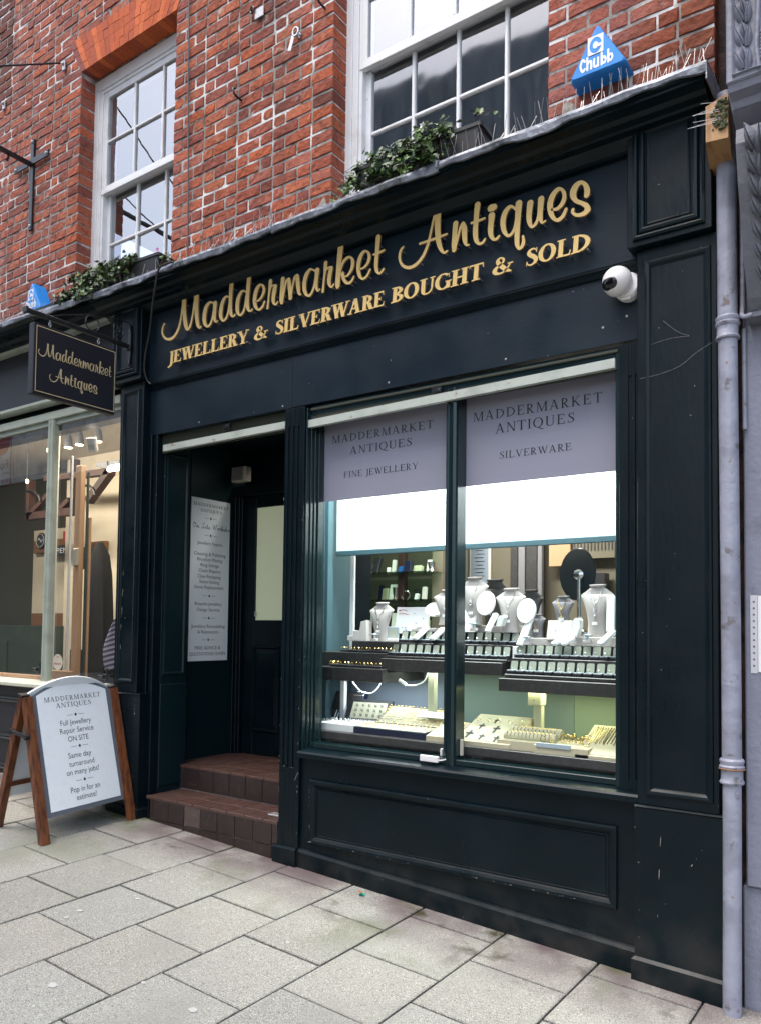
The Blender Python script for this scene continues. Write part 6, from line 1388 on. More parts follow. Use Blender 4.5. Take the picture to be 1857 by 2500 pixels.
for x, y, z, lab in ((-6.40, 1.0, 3.27, 'nearest grey track spotlight under the ceiling of the neighbouring shop'), (-6.69, 1.0, 3.275, 'middle grey track spotlight under the ceiling'), (-6.87, 1.0, 3.27, 'tilted dark track spotlight beside the white sash reflection')):
    t = thing('spotlight', (x, y, z), lab, 'spotlight', 'track spotlights'); mb = MB(); mb.lathe([(.022, .09), (.034, .06), (.046, -.03), (.041, -.032)], (x, y, z), 16); mb.tube([(x + .02, y, z + .09), (x + .03, y, 3.39)], .012, 8); mb.build('shade', 'lamp_white', t, smooth=True); mb = MB(); mb.lathe([(.038, -.034), (.034, -.040), (.001, -.042)], (x, y, z), 14); mb.build('bulb', 'lamp_on', t)
for x, y, z, lab in ((-7.21, 1.0, 3.25, 'bare glowing bulb beside the sage mullion'), (-7.57, 1.0, 2.97, 'small glowing bulb over the dark bracket'), (-8.2, 1.0, 3.0, 'small glowing bulb at the left edge')):
    t = MB(); t.lathe([(.003, -.022), (.013, -.012), (.016, 0), (.012, .014), (.006, .022)], (x, y, z), 12); o = lab_obj(t, 'light_bulb', 'lamp_on', lab, 'light bulb', 'bare bulbs', smooth=True)
    mb = MB(); mb.tube([(x, y, z + .028), (x, y, 3.38)], .004, 6); mb.build('flex', 'cable', o)
t = thing('strip_light', (-6.1, 1.0, 2.93), 'bright fluorescent strip light beside the dark pilaster', 'strip light'); mb = MB(); mb.box(-6.33, -5.5, .97, 1.03, 2.985, 3.02, bev=.004); mb.prism([(-6.36, 2.98), (-6.20, 2.95), (-6.20, 3.02), (-6.36, 3.02)], 'y', .96, 1.04); mb.build('housing', 'lamp_white', t); mb = MB(); mb.tube([(-6.22, 1.0, 2.955), (-5.5, 1.0, 2.955)], .028, 10); mb.build('tube', 'tube_on', t, smooth=True)
t = thing('movement_sensor', (-5.33, .25, 2.86), 'white movement sensor box inside the glass below the spotlights', 'sensor'); mb = MB(); M = Matrix.Translation((-5.36, .22, 2.92)) @ Matrix.Rotation(.4, 4, 'Z') @ Matrix.Rotation(.3, 4, 'X'); mb.box(-.04, .04, -.02, .02, -.055, .055, bev=.008, M=M); mb.build('housing', 'cctv', t); mb = MB(); mb.box(-.03, .03, -.023, -.019, -.04, 0, bev=.002, M=M); mb.build('lens', 'beige_box', t)
t = thing('open_sign', (-8.29, 1.9, 2.31), 'black sign reading OPEN in white on the cream wall', 'sign'); bx('panel', 'black', t, -8.56, -8.17, 1.90, 1.915, 2.312, 2.437, .002); mb = MB(); grotesque(mb, 'OPEN', -8.53, -8.20, 2.345, .062, lambda u, v, w: (u, 1.8985, v), 0); mb.build('lettering', 'print_white', t)
tag(bx('shelf_board', 'brown_board', None, -8.95, -8.15, 1.93, 1.985, 2.37, 2.52), 'brown board behind the OPEN sign', 'board')
t = thing('round_plaque', (-8.76, 1.9, 2.43), 'round dark plaque on the brown board', 'plaque'); mb = MB(); mb.lathe([(.095, 0), (.095, .012), (.08, .016)], (-8.76, 1.915, 2.515), 28, M=Matrix.Rotation(PI / 2, 3, 'X')); mb.build('disc', 'black_metal', t); mb = MB(); mb.tube([(-8.76 + .08 * math.cos(a), 1.897, 2.515 + .08 * math.sin(a)) for a in [2 * PI * k / 24 for k in range(25)]], .004, 5); put(mb, [brush([(-8.81, 2.52, .012), (-8.78, 2.54, .014), (-8.74, 2.50, .014), (-8.71, 2.525, .012)], 4)], lambda u, v, w: (u, 1.897 - w, v), 0, 0); mb.build('relief', 'grey_block', t)
tag(bx('small_picture', 'red_ink', None, -8.30, -8.14, 1.90, 1.92, 2.48, 2.60), 'small dark red picture above the OPEN sign', 'picture')
tag(bx('coat_rail', 'brown_board', None, -7.52, -7.22, 1.70, 1.745, 2.30, 2.41), 'brown wooden coat rail on the cream wall', 'coat rail')
def coat(cx, y, zt, zb, w, lab, m, nm='coat'):
    mb = MB(); rings = []; rr = random.Random(int(zt * 100)); ph = [rr.uniform(0, 6) for _ in range(4)]
    for f, hw, dp in ((0, .10, .05), (.03, .30, .10), (.10, .62, .16), (.25, .80, .19), (.5, .84, .20), (.8, .95, .21), (1, 1., .2)):
        r = []
        for k in range(36):
            a = 2 * PI * k / 36; fold = 1 + (.10 * math.sin(6 * a + ph[0]) + .06 * math.sin(11 * a + ph[1] + 2 * f)) * min(1, f * 2)
            r.append((cx + hw * w / 2 * math.cos(a) * fold + f * .05, y + dp * .55 * math.sin(a) * fold, zt + (zb - zt) * f))
        rings.append(r)
    mb.loft(rings); return lab_obj(mb, nm, m, lab, nm, 'coats on the rail', smooth=True)
coat(-6.60, 1.2, 2.31, 1.0, .30, 'long black coat hanging against the cream wall', 'cloth_black'); coat(-6.80, 1.22, 2.28, 2.05, .11, 'short black garment beside the pine post', 'cloth_black')
mb = MB(); rings = []
for k in range(21):
    f = k / 20; w = .02 + .09 * math.sin(PI * min(1, f * .62)); cx = -5.50 - .055 * math.sin(PI * f * .9)
    rings.append([(cx + w * math.cos(a) * (1 + .15 * math.sin(5 * a + 3 * f)), .6 + .04 * math.sin(a), 1.545 - .40 * f + .02 * math.cos(a)) for a in [2 * PI * q / 20 for q in range(20)]])
for k in range(20): mb.loft([rings[k], rings[k + 1]], 0 if k % 2 else 1, cap=False)
lab_obj(mb, 'towel', ['stripe', 'stripe_dark'], 'blue and white striped towel hanging beside the dark pilaster', 'towel')
t = thing('small_notice', (-6.6, 1.7, 1.95), 'small notice lettered FOR on the cream wall', 'notice'); bx('sheet', 'cream_pad', t, -6.62, -6.45, 1.738, 1.745, 1.96, 2.09, 0); mb = MB(); grotesque(mb, 'FOR', -6.60, -6.52, 2.04, .03, lambda u, v, w: (u, 1.7365, v), 0); mb.build('lettering', 'sign_ink', t)

# ------------------------------------------------------------------ grey building, downpipe and timber at the right
gb = thing('grey_building', (.6, 0, 0), 'lavender-grey painted stone building at the right edge', 'building')
mb = MB(); mb.box(-.617, 2.4, 0, .35, .478, 3.0, bev=.006); mb.box(-.612, 2.4, .012, .35, 3.0, 12.); mb.build('wall', 'grey_stone', gb)
mb = MB(); mb.box(-.634, 2.4, .022, .35, -.3, .476, bev=.006); mb.build('base', 'grey_stone', gb)
mb = MB(); mb.box(-.745, -.60, .13, .5, -.2, 12); mb.build('party_joint', 'joint_brick', gb)
# console: leaf-carved block above, scroll below
cy0 = -.36
mb = MB()
mb.box(-.606, -.2, cy0, .02, 3.600, 6.0, bev=.006); mb.prism([(cy0 + .01, 3.600), (cy0 + .02, 3.575), (cy0 + .06, 3.560), (cy0 + .07, 3.535), (-.20, 3.50), (-.16, 3.44), (.02, 3.42), (.02, 3.600)], 'x', -.600, -.2)
cb = mb.build('carved_block', 'grey_stone', gb)
mb = MB()
prof = [(-.34, 3.42), (-.35, 3.36), (-.31, 3.22), (-.25, 3.08), (-.19, 2.95), (-.13, 2.84), (-.09, 2.795), (-.05, 2.79), (.02, 2.80), (.02, 3.42)]
mb.prism(prof, 'x', -.575, -.2); mb.prism([(-.10, 2.795), (-.10, 2.775), (-.06, 2.765), (.0, 2.77), (.0, 2.795)], 'x', -.585, -.2); sc_ = mb.build('scroll_bracket', 'corbel_stone', gb)
def carve_leaf(mb, base, tip, w, bulge, nrm, n=7):
    """a pointed, ribbed leaf with thickness"""
    base, tip, nrm = Vector(base), Vector(tip), Vector(nrm).normalized(); d = tip - base; s = d.cross(nrm).normalized(); rings = []
    for i in range(n + 1):
        t_ = i / n; hw = w * math.sin(PI * (.12 + .88 * t_) ** .8) * .5 + .001; c = base + d * t_; r = []
        for k in range(9):
            q = k / 8 * 2 - 1; hgt = bulge * (1 - q * q) * (.4 + .6 * math.sin(PI * min(1, t_ + .1))) * (1 - .35 * (abs(q) < .15)); r.append(c + s * hw * q + nrm * hgt)
        rings.append(r)
    for a, b_ in zip(rings, rings[1:]):
        for k in range(8): mb.face([a[k], a[k + 1], b_[k + 1], b_[k]])
mb = MB()
for k in range(9):
    z = 3.635 + .092 * k
    carve_leaf(mb, (-.545, cy0 + .002, z), (-.572, cy0 - .012, z + .070), .030, .018, (0, -1, .15)); carve_leaf(mb, (-.530, cy0 + .002, z - .01), (-.520, cy0 - .012, z + .072), .028, .018, (0, -1, .15)); carve_leaf(mb, (-.535, cy0 + .002, z + .02), (-.548, cy0 - .02, z + .088), .026, .02, (0, -1, .1))
mb.build('leaf_carving', 'grey_stone', cb, smooth=True)
mb = MB(); mb.frame(-.585, -.49, 3.62, 6.0, [(0, cy0 - .001), (.004, cy0 - .010), (.012, cy0 - .002)], centre=False); mb.tube([(-.49, cy0 - .006, 3.62), (-.498, cy0 - .010, 3.70), (-.488, cy0 - .012, 3.9), (-.486, cy0 - .012, 4.4)], .008, 8)
for k in range(8): mb.tube([(-.485, cy0 - .004, 3.655 + .014 * k), (-.46, cy0 - .008, 3.66 + .014 * k), (-.40, cy0 - .01, 3.675 + .014 * k)], .006, 6)
mb.build('carved_border', 'grey_stone', cb, smooth=True)
mb = MB()
for k in range(7):
    t_ = k / 6; y = -.35 + .22 * t_; z = 3.36 - .42 * t_
    carve_leaf(mb, (-.50, y - .01, z - .05), (-.535, y - .045, z + .045), .05, .035, (-.3, -1, -.3)); carve_leaf(mb, (-.46, y - .01, z - .05), (-.44, y - .05, z + .05), .05, .035, (.1, -1, -.3)); carve_leaf(mb, (-.48, y - .01, z - .07), (-.485, y - .055, z + .02), .05, .04, (0, -1, -.4))
mb.build('leaf_carving', 'corbel_stone', sc_, smooth=True)
dp = thing('downpipe', (-.655, -.055, 0), 'lavender-grey painted downpipe with two collars beside the dark pilaster', 'downpipe')
def pr(z): return (-.659 + .004 * math.sin(z * 1.3), -.072 + .004 * math.sin(z * 2.1), z)
mb = MB(); zs = [-.03 + .14 * k for k in range(8)] + [.96]; mb.tube([pr(z) for z in zs], .0355, 20); mb.tube([pr(z) for z in [.93 + .155 * k for k in range(13)]], .0375, 20); mb.tube([pr(z) for z in (2.78, 3.0, 3.3, 3.6, 3.75)], .0385, 20); mb.build('pipe', 'pipe_paint', dp, smooth=True)
for z0, h in ((.893, .105), (2.705, .100)):
    mb = MB(); c = pr(z0); r = .0375
    mb.lathe([(r, 0), (r + .008, .004), (r + .010, .010), (r + .006, .018), (r + .004, .022), (r + .004, h * .55), (r + .010, h * .62), (r + .011, h * .70), (r + .006, h * .76), (r + .009, h * .84), (r + .010, h * .92), (r + .004, h)], c, 24); o = mb.build('collar', 'pipe_paint', dp, smooth=True)
mb = MB(); mb.lathe([(.048, .0), (.0515, .003), (.048, .006)], (pr(.95)[0], pr(.95)[1], .953), 20); mb.build('rust_ring', 'rust', dp)
t = MB(); t.tube(catmull([(-.560, -.10, 2.785), (-.585, -.09, 2.785), (-.606, -.07, 2.80), (-.610, -.04, 2.86), (-.611, -.03, 3.1), (-.612, -.03, 3.5)], 5), .010, 10); lab_obj(t, 'thin_pipe', 'pipe_paint', 'thin grey pipe running up behind the downpipe under the carved bracket', 'pipe', smooth=True)
t = MB(); t.tube([(-.607, -.02, 2.34), (-.609, -.02, 2.76)], .009, 10); lab_obj(t, 'conduit', 'pipe_paint', 'short thin grey conduit between the downpipe and the grey wall', 'conduit', smooth=True)
tb = thing('timber_block', (-.665, -.15, 3.44), 'sawn orange timber end with mossy spikes beside the carved bracket', 'timber')
mb = MB(); vs = [(-.700, -.268, 3.455), (-.618, -.262, 3.450), (-.618, -.262, 3.63), (-.700, -.268, 3.60), (-.735, -.02, 3.445), (-.640, -.02, 3.445), (-.640, -.02, 3.66), (-.735, -.02, 3.64)]
mb.mesh(vs, [(0, 1, 2, 3), (4, 7, 6, 5), (0, 3, 7, 4), (1, 5, 6, 2), (3, 2, 6, 7), (0, 4, 5, 1)]); mb.build('block', 'timber', tb)
mb = MB(); rr = random.Random(6)
for k in range(70):
    c = Vector((-.645 + rr.gauss(0, .012), -.268, 3.545 + rr.uniform(-.055, .065))); r = rr.uniform(.004, .011)
    mb.lathe([(r * .3, -r * .7), (r, -.1 * r), (r * .8, r * .5), (r * .2, r * .9)], c, 6, M=Matrix.Rotation(rr.uniform(0, 3), 3, 'X'))
mb.build('moss', 'moss', tb)
mb = MB()
for k, (z, dz, L) in enumerate(((3.597, .012, .07), (3.583, -.012, .09), (3.570, .0, .10), (3.56, .012, .10), (3.535, .008, .10), (3.53, -.006, .12), (3.52, .004, .11))): mb.tube([(-.645, -.272, z), (-.645 - L, -.285, z + dz)], .0007, 5)
mb.build('spikes', 'wire', tb, kind='stuff')
pl_ = thing('plastic_sleeve', (-.5, -.006, 1.34), 'clear punched plastic sleeve holding a white sheet on the grey wall', 'notice')
bx('binding', 'sleeve', pl_, -.594, -.568, -.004, -.001, 1.340, 1.657, 0); bx('sheet', 'paper', pl_, -.566, -.36, -.004, -.001, 1.345, 1.655, 0)
mb = MB()
for k in range(11): mb.lathe([(.0045, 0), (.0045, .001)], (-.581, -.0045, 1.37 + .026 * k), 10, M=Matrix.Rotation(PI / 2, 3, 'X'))
mb.build('holes', 'sign_grey', pl_, kind='stuff')

# ------------------------------------------------------------------ buildings across the lane (seen in the window glass)
ob = thing('opposite_building', (-6, -6.6, 0), 'dark brick building across the lane reflected in the upper window', 'building')
bx('wall', 'opp_brick', ob, -9.4, -3.0, -9, -6.2, -.2, 10.2, 0)
for k in range(3):
    for z in (4.2, 7.0): bx('window', 'opp_dark', ob, -8.6 + 2 * k, -7.6 + 2 * k, -6.2, -6.18, z, z + 1.7, 0)
bx('shopfront', 'opp_dark', ob, -9.2, -3.1, -6.2, -6.1, -.1, 3.2, 0)
ob = thing('opposite_building', (-14, -6.6, 0), 'pale rendered building across the lane reflected in the left-hand shop window', 'building')
bx('wall', 'pale_brick', ob, -22, -9.45, -9, -6.2, 4.7, 7.6, 0); bx('shopfront', 'opp_dark', ob, -22, -9.45, -9, -6.15, -.2, 4.69, 0)
t = thing('estate_board', (-17.3, -6.15, 4.6), 'white and red board on the pale building, seen mirrored in the glass', 'sign'); bx('panel', 'print_white', t, -18.3, -17.0, -6.19, -6.15, 4.64, 5.85, 0); mb = MB(); mb.lathe([(.33, 0), (.33, .01)], (-17.42, -6.15, 5.72), 28, M=Matrix.Rotation(-PI / 2, 3, 'X')); mb.build('roundel', 'red_ink', t); bx('edge', 'red_ink', t, -17.06, -17.03, -6.15, -6.14, 4.64, 5.85, 0)
mb = MB()
def pl_o(u, v, w): return (u, -6.135, v)
grotesque(mb, 'Fo', -17.14, -17.46, 5.06, .21, pl_o, 0); grotesque(mb, 'with', -17.08, -17.36, 4.93, .07, pl_o, 0); mb.build('lettering', 'black', t); mb = MB(); grotesque(mb, '016', -17.12, -17.40, 4.72, .13, pl_o, 0); mb.build('lettering', 'red_ink', t)

# ------------------------------------------------------------------ things on the brick wall
t = thing('wall_bracket', (-6.02, .04, 4.74), 'black iron cross-shaped bracket with a projecting arm on the brick wall', 'bracket')
mb = MB(); mb.box(-6.043, -5.997, .030, .046, 4.745, 5.513, bev=.003); mb.build('upright', 'black_metal', t)
mb = MB(); mb.prism([(-6.262, 5.288), (-5.766, 5.288), (-5.766, 5.338), (-6.262, 5.338)], 'y', .018, .030); mb.build('cross_bar', 'black_metal', t)
mb = MB(); mb.box(-6.036, -6.004, -1.2, .018, 5.280, 5.312, bev=.003); mb.tube([(-6.02, -.17, 5.28), (-6.02, -.17, 5.245), (-6.02, -.185, 5.235), (-6.02, -.17, 5.225)], .008, 6); mb.build('arm', 'black_metal', t)
for x, z in ((-6.02, 5.49), (-6.02, 4.78), (-6.235, 5.313), (-5.793, 5.313)):
    mb = MB(); mb.lathe([(.014, 0), (.011, .008), (.003, .011)], (x, .030 if abs(x + 6.02) < .01 else .018, z), 10, M=Matrix.Rotation(PI / 2, 3, 'X')); mb.build('bolt', 'galv', t)
for x, z, e, lab in ((-5.612, 5.975, (-5.612, -1.4, 5.05), 'black iron stay rod fixed to the brick beside the arch'), (-6.489, 5.985, (-6.6, -1.2, 5.7), 'black iron stay rod at the left edge of the wall')):
    t = thing('stay_rod', (x, .04, z), lab, 'stay rod', 'iron stay rods'); mb = MB(); mb.tube([(x, .0, z), e], .007, 8); mb.build('rod', 'black_metal', t); mb = MB(); mb.box(x - .018, x + .018, .030, .046, z - .04, z + .04, bev=.003); mb.lathe([(.014, 0), (.012, .012), (.004, .016)], (x, .030, z + .012), 10, M=Matrix.Rotation(PI / 2, 3, 'X')); mb.build('fixing_plate', 'galv', t)
t = MB(); t.tube(catmull([(-4.142, .034, 6.4), (-4.138, .036, 6.0), (-4.128, .035, 5.4), (-4.113, .036, 4.85), (-4.096, .034, 4.4), (-4.086, .034, 3.84)], 6), .0055, 7); lab_obj(t, 'wall_cable', 'cable_grey', 'thin grey cable running straight down the brick pier', 'cable', smooth=True)
t = MB(); t.tube(catmull([(-3.86, -.20, 3.82), (-3.90, -.262, 3.806), (-4.0, -.272, 3.790), (-4.055, -.255, 3.70), (-4.12, -.22, 3.62), (-4.26, -.13, 3.48), (-4.36, -.08, 3.36), (-4.40, -.055, 3.26), (-4.397, -.03, 3.195), (-4.37, -.02, 3.168)], 6), .0065, 7); lab_obj(t, 'loose_cable', 'cable', 'dark cable drooping from the ledge down the left end of the gold sign', 'cable', smooth=True)
t = thing('eye_bolt', (-3.14, .04, 5.09), 'steel eye bolt with a small white tag hanging from it', 'eye bolt'); mb = MB(); mb.tube([(-3.138 + .022 * math.cos(a), .02, 5.165 + .026 * math.sin(a)) for a in [2 * PI * k / 16 for k in range(17)]], .006, 7, cap=False); mb.lathe([(.020, 0), (.018, .010), (.008, .02)], (-3.130, .05, 5.155), 12, M=Matrix.Rotation(PI / 2, 3, 'X')); mb.build('eye', 'chrome', t, smooth=True); mb = MB(); M = Matrix.Translation((-3.172, .02, 5.105)) @ Matrix.Rotation(.35, 4, 'Y'); mb.box(-.013, .013, -.002, .002, -.045, .045, bev=.002, M=M); mb.build('tag', 'print_white', t)
t = thing('eye_bolt', (-3.515, .04, 5.44), 'steel eye bolt with a square grey plate beside it', 'eye bolt'); mb = MB(); mb.tube([(-3.518 + .016 * math.cos(a), .025, 5.478 + .02 * math.sin(a)) for a in [2 * PI * k / 14 for k in range(15)]], .006, 6, cap=False); mb.build('eye', 'black_metal', t); mb = MB(); mb.box(-3.502, -3.425, .032, .04, 5.41, 5.475, bev=.003); mb.build('plate', 'galv', t)
for pts, lab in (([(-3.62, .05, 4.93), (-3.62, -.01, 4.935), (-3.63, -.02, 4.97), (-3.625, -.005, 4.985)], 'bent iron hook in the middle of the brick pier'), ([(-2.93, .05, 5.235), (-2.935, .0, 5.245), (-2.945, -.015, 5.275)], 'iron hook near the top corner of the brick pier')):
    t = MB(); t.tube(catmull(pts, 4), .007, 7); lab_obj(t, 'wall_hook', 'black_metal', lab, 'hook', 'iron hooks', smooth=True)

# ------------------------------------------------------------------ planters and ivy on the ledge
def planter(cx, y, L, w, h, rz, label):
    t = thing('planter', (cx, y, 3.825), label, 'planter', 'black plastic planters on the ledge'); M = Matrix.Translation((cx, y, 3.825)) @ Matrix.Rotation(rz, 4, 'Z')
    def rect(s, z, r=.02):
        a, b_ = L / 2 * s - (1 - s) * .0, w / 2 * s; pts = []
        for sx, sy, q in ((1, -1, -PI / 2), (1, 1, 0), (-1, 1, PI / 2), (-1, -1, PI)):
            for k in range(4): an = q + PI / 2 * k / 3; pts.append(M @ Vector((sx * (a - r) + r * math.cos(an), sy * (b_ - r) + r * math.sin(an), z)))
        return pts
    mb = MB(); mb.loft([rect(.90, 0), rect(.97, h - .02), rect(1.05, h - .018), rect(1.05, h), rect(.96, h), rect(.95, h - .03)]); mb.build('trough', 'planter', t)
    mb = MB(); mb.face(rect(.94, h - .028)); mb.build('soil', 'joint', t)
    return t
planter(-1.925, -.125, .34, .15, .150, .06, 'black planter with a bare right end below the second window'); planter(-2.31, -.13, .36, .15, .145, .03, 'black planter buried in ivy below the second window')
planter(-4.30, -.125, .36, .15, .135, .05, 'black planter with a bare right end below the first window'); planter(-4.74, -.13, .42, .15, .14, .02, 'black planter buried in ivy below the first window')
IVG = [(.040, .090, .018), (.022, .060, .012), (.070, .14, .028), (.012, .034, .009), (.016, .042, .010), (.12, .19, .04)]
def ivy(stems, seed, label, size, place):
    """trailing ivy: wandering stems set with five-lobed leaves"""
    rr = random.Random(seed); lf = MB(); st = MB(); OUT = [(0, 0), (.30, -.20), (.52, .02), (.36, .30), (.62, .46), (.28, .62), (0, 1.05), (-.28, .62), (-.62, .46), (-.36, .30), (-.52, .02), (-.30, -.20)]
    def leaf(p, n, s, col):
        z = Vector(n).normalized(); x = z.cross(Vector((rr.uniform(-1, 1), rr.uniform(-1, 1), rr.uniform(-.3, 1)))).normalized(); y = z.cross(x)
        if y.z > 0 and rr.random() < .75: y = -y; x = -x
        fold = rr.uniform(.1, .4)
        vs = [p + x * a * s + y * b_ * s + z * (abs(a) * fold - .25 * b_ * b_ * fold) * s for a, b_ in OUT]
        c = p + y * .35 * s - z * .05 * s; n0 = len(vs)
        for k in range(12): lf.face([vs[k], vs[(k + 1) % 12], c], 0, col)
    for (p0, p1, p2, n) in stems:
        a, b_, c = Vector(p0), Vector(p1), Vector(p2); pts = []
        for k in range(9):
            t_ = k / 8; p = a * (1 - t_) ** 2 + b_ * 2 * t_ * (1 - t_) + c * t_ * t_; pts.append(p + Vector((rr.gauss(0, .008), rr.gauss(0, .006), rr.gauss(0, .008))))
        st.tube(pts, [.0028 - .0018 * k / 8 for k in range(9)], 5)
        for k in range(n):
            t_ = rr.uniform(.05, 1) * 8; i = min(int(t_), 7); p = pts[i].lerp(pts[i + 1], t_ - i) + Vector((rr.gauss(0, .016), rr.gauss(0, .014) - .006, rr.gauss(0, .014)))
            if p.z < 3.822 and p.y > -.262: p.z = 3.825 + rr.uniform(0, .02)
            col = rr.choice(IVG); v = rr.uniform(.7, 1.3); nn = (rr.gauss(.1, .5), -abs(rr.gauss(.7, .3)), rr.gauss(.6, .45)); leaf(p, nn, size * rr.uniform(.55, 1.25), tuple(q * v for q in col))
    t = thing('ivy_plant', place, label, 'ivy', 'ivy plants on the ledge'); st.build('stems', 'stem', t, smooth=True); lf.build('foliage', 'leaf', t)
    return t
rr = random.Random(77); S = []
for k in range(70):
    x = -2.46 + .52 * rr.random() ** .9; dx = rr.uniform(-.12, .10); up = rr.uniform(.03, .13) * (1.25 if x > -2.2 else .9); down = rr.choice([3.84, 3.86, 3.9, 3.95, 3.97])
    S.append(((x, -.12 + rr.uniform(-.04, .04), 3.945), (x + dx * .4, -.17 + rr.uniform(-.05, .08), 3.96 + up), (x + dx, -.215 - rr.uniform(0, .045), down + rr.uniform(-.01, .01)), rr.randint(10, 20)))
for k in range(12): x = -2.44 + rr.uniform(-.05, .05); S.append(((x, -.12, 3.94), (x - .08, -.17, 3.95 + rr.uniform(0, .06)), (x - rr.uniform(.06, .17), -.20 - rr.uniform(0, .05), 3.835), 12))
for k in range(8): x = -2.38 + .25 * rr.random(); S.append(((x, -.23, 3.85), (x + .1, -.245, 3.87), (x + rr.uniform(.10, .2), -.24, 3.85), 14))
S.append(((-1.90, -.12, 3.96), (-1.78, -.16, 4.06), (-1.62, -.19, 3.975), 5)); S.append(((-1.95, -.12, 3.96), (-1.85, -.15, 4.05), (-1.78, -.17, 4.04), 6))
iv2 = ivy(S, 31, 'thick trailing ivy spilling over the ledge below the second window', .030, (-2.2, -.15, 3.83))
S = []
for k in range(75):
    x = -4.93 + .60 * rr.random(); dx = rr.uniform(-.16, .08); up = rr.uniform(.04, .13); down = rr.choice([3.80, 3.83, 3.86, 3.92, 3.96])
    S.append(((x, -.12 + rr.uniform(-.04, .04), 3.94), (x + dx * .4, -.18 + rr.uniform(-.05, .08), 3.96 + up), (x + dx, -.225 - rr.uniform(0, .05), down), rr.randint(10, 18)))
for k in range(14): x = -4.90 + rr.uniform(-.05, .10); S.append(((x, -.13, 3.93), (x - .10, -.20, 3.93), (x - rr.uniform(.10, .36), -.255 - rr.uniform(0, .015), 3.87 - rr.uniform(0, .03)), 12))
for k in range(7): x = -4.90 + .22 * rr.random(); S.append(((x, -.20, 3.86), (x - .02, -.275, 3.86), (x - rr.uniform(.0, .10), -.272, 3.74 + rr.uniform(0, .05)), 11))
S.append(((-4.20, -.10, 3.95), (-4.12, -.14, 4.0), (-4.0, -.19, 3.90), 9)); S.append(((-4.17, -.10, 3.94), (-4.12, -.16, 3.97), (-4.06, -.20, 3.86), 10))
iv1 = ivy(S, 32, 'thick trailing ivy spilling over the ledge below the first window', .030, (-4.65, -.15, 3.83))
def bloom(p, r, m, lab, stem_from):
    t = thing('flower', p, lab, 'flower', 'small flowers among the ivy'); mb = MB(); P = Vector(p)
    for k in range(5):
        a = 2 * PI * k / 5; d = Vector((math.cos(a), -.35, math.sin(a))); e = Vector((-math.sin(a), 0, math.cos(a))); mb.face([P, P + d * r * .6 + e * r * .35, P + d * r * 1.1, P + d * r * .6 - e * r * .35])
    mb.build('petals', m, t); mb = MB(); mb.tube([stem_from, p], .0016, 5); mb.build('stalk', 'stem', t)
bloom((-4.17, -.15, 4.005), .016, 'flower_pink', 'pink flower on a thin stalk beside the first window\'s planter', (-4.16, -.12, 3.94))
bloom((-2.40, -.19, 4.01), .024, 'flower_white', 'white flower at the left of the second window\'s ivy', (-2.40, -.14, 3.93)); bloom((-2.08, -.19, 4.07), .017, 'flower_white', 'small white flower at the top of the second window\'s ivy', (-2.08, -.14, 3.95))

# ------------------------------------------------------------------ bird spikes along the ledge
sp = []
def spike_strip(x0, x1, n, zoff, label, seed):
    rr = random.Random(seed); t = thing('bird_spike_strip', ((x0 + x1) / 2, -.20, zoff), label, 'bird spikes', 'bird spike strips along the ledge')
    mb = MB(); mb.box(x0, x1, -.215, -.19, zoff, zoff + .004, bev=.001); mb.build('base_strip', 'sleeve', t)
    for k in range(n):
        if not sp:
            mb = MB(); mb.tube([(0, 0, 0), (0, 0, .102)], .0012, 5); o = mb.build('spike', 'wire', t)
            for v in o.data.vertices: v.co += Vector(t.location)
            sp.append(o)
        else: o = sp[0].copy(); COL.objects.link(o); o.parent = t
        x = x0 + (x1 - x0) * (k + .5) / n; o.location = (x - t.location.x, rr.choice((-.012, .0, .012)), .003)
        o.rotation_euler = (rr.choice((-.45, 0, .35)) + rr.uniform(-.1, .1), rr.gauss(0, .16) + (.25 if rr.random() < .15 else 0), 0); o.scale = (1, 1, rr.uniform(.75, 1.15))
for i, (x0, x1, n, lab) in enumerate(((-.98, -.71, 22, 'bird spike strip at the far right corner of the ledge'), (-1.30, -1.0, 22, 'bird spike strip below the large blue alarm box'), (-1.60, -1.32, 13, 'bird spike strip at the right of the second window'), (-1.92, -1.62, 15, 'bird spike strip in front of the bare planter of the second window'), (-2.24, -1.94, 10, 'bird spike strip poking through the right of the second window\'s ivy'), (-2.60, -2.28, 9, 'bird spike strip in the left of the second window\'s ivy'), (-3.02, -2.72, 6, 'bird spike strip left of the second window\'s ivy'), (-3.36, -3.06, 17, 'bird spike strip at the foot of the brick pier, right of its middle'), (-3.70, -3.38, 18, 'bird spike strip in the middle of the brick pier\'s foot'), (-4.02, -3.72, 9, 'bird spike strip left of the middle of the brick pier\'s foot'), (-4.40, -4.06, 10, 'bird spike strip in front of the bare planter of the first window'), (-4.72, -4.42, 9, 'bird spike strip in the first window\'s ivy'), (-5.72, -5.45, 8, 'bird spike strip right of the small blue alarm box'), (-6.35, -5.9, 16, 'bird spike strip left of the small blue alarm box'))):
    spike_strip(x0, x1, n, 3.822 if x0 > -5 else 3.868, lab, i)
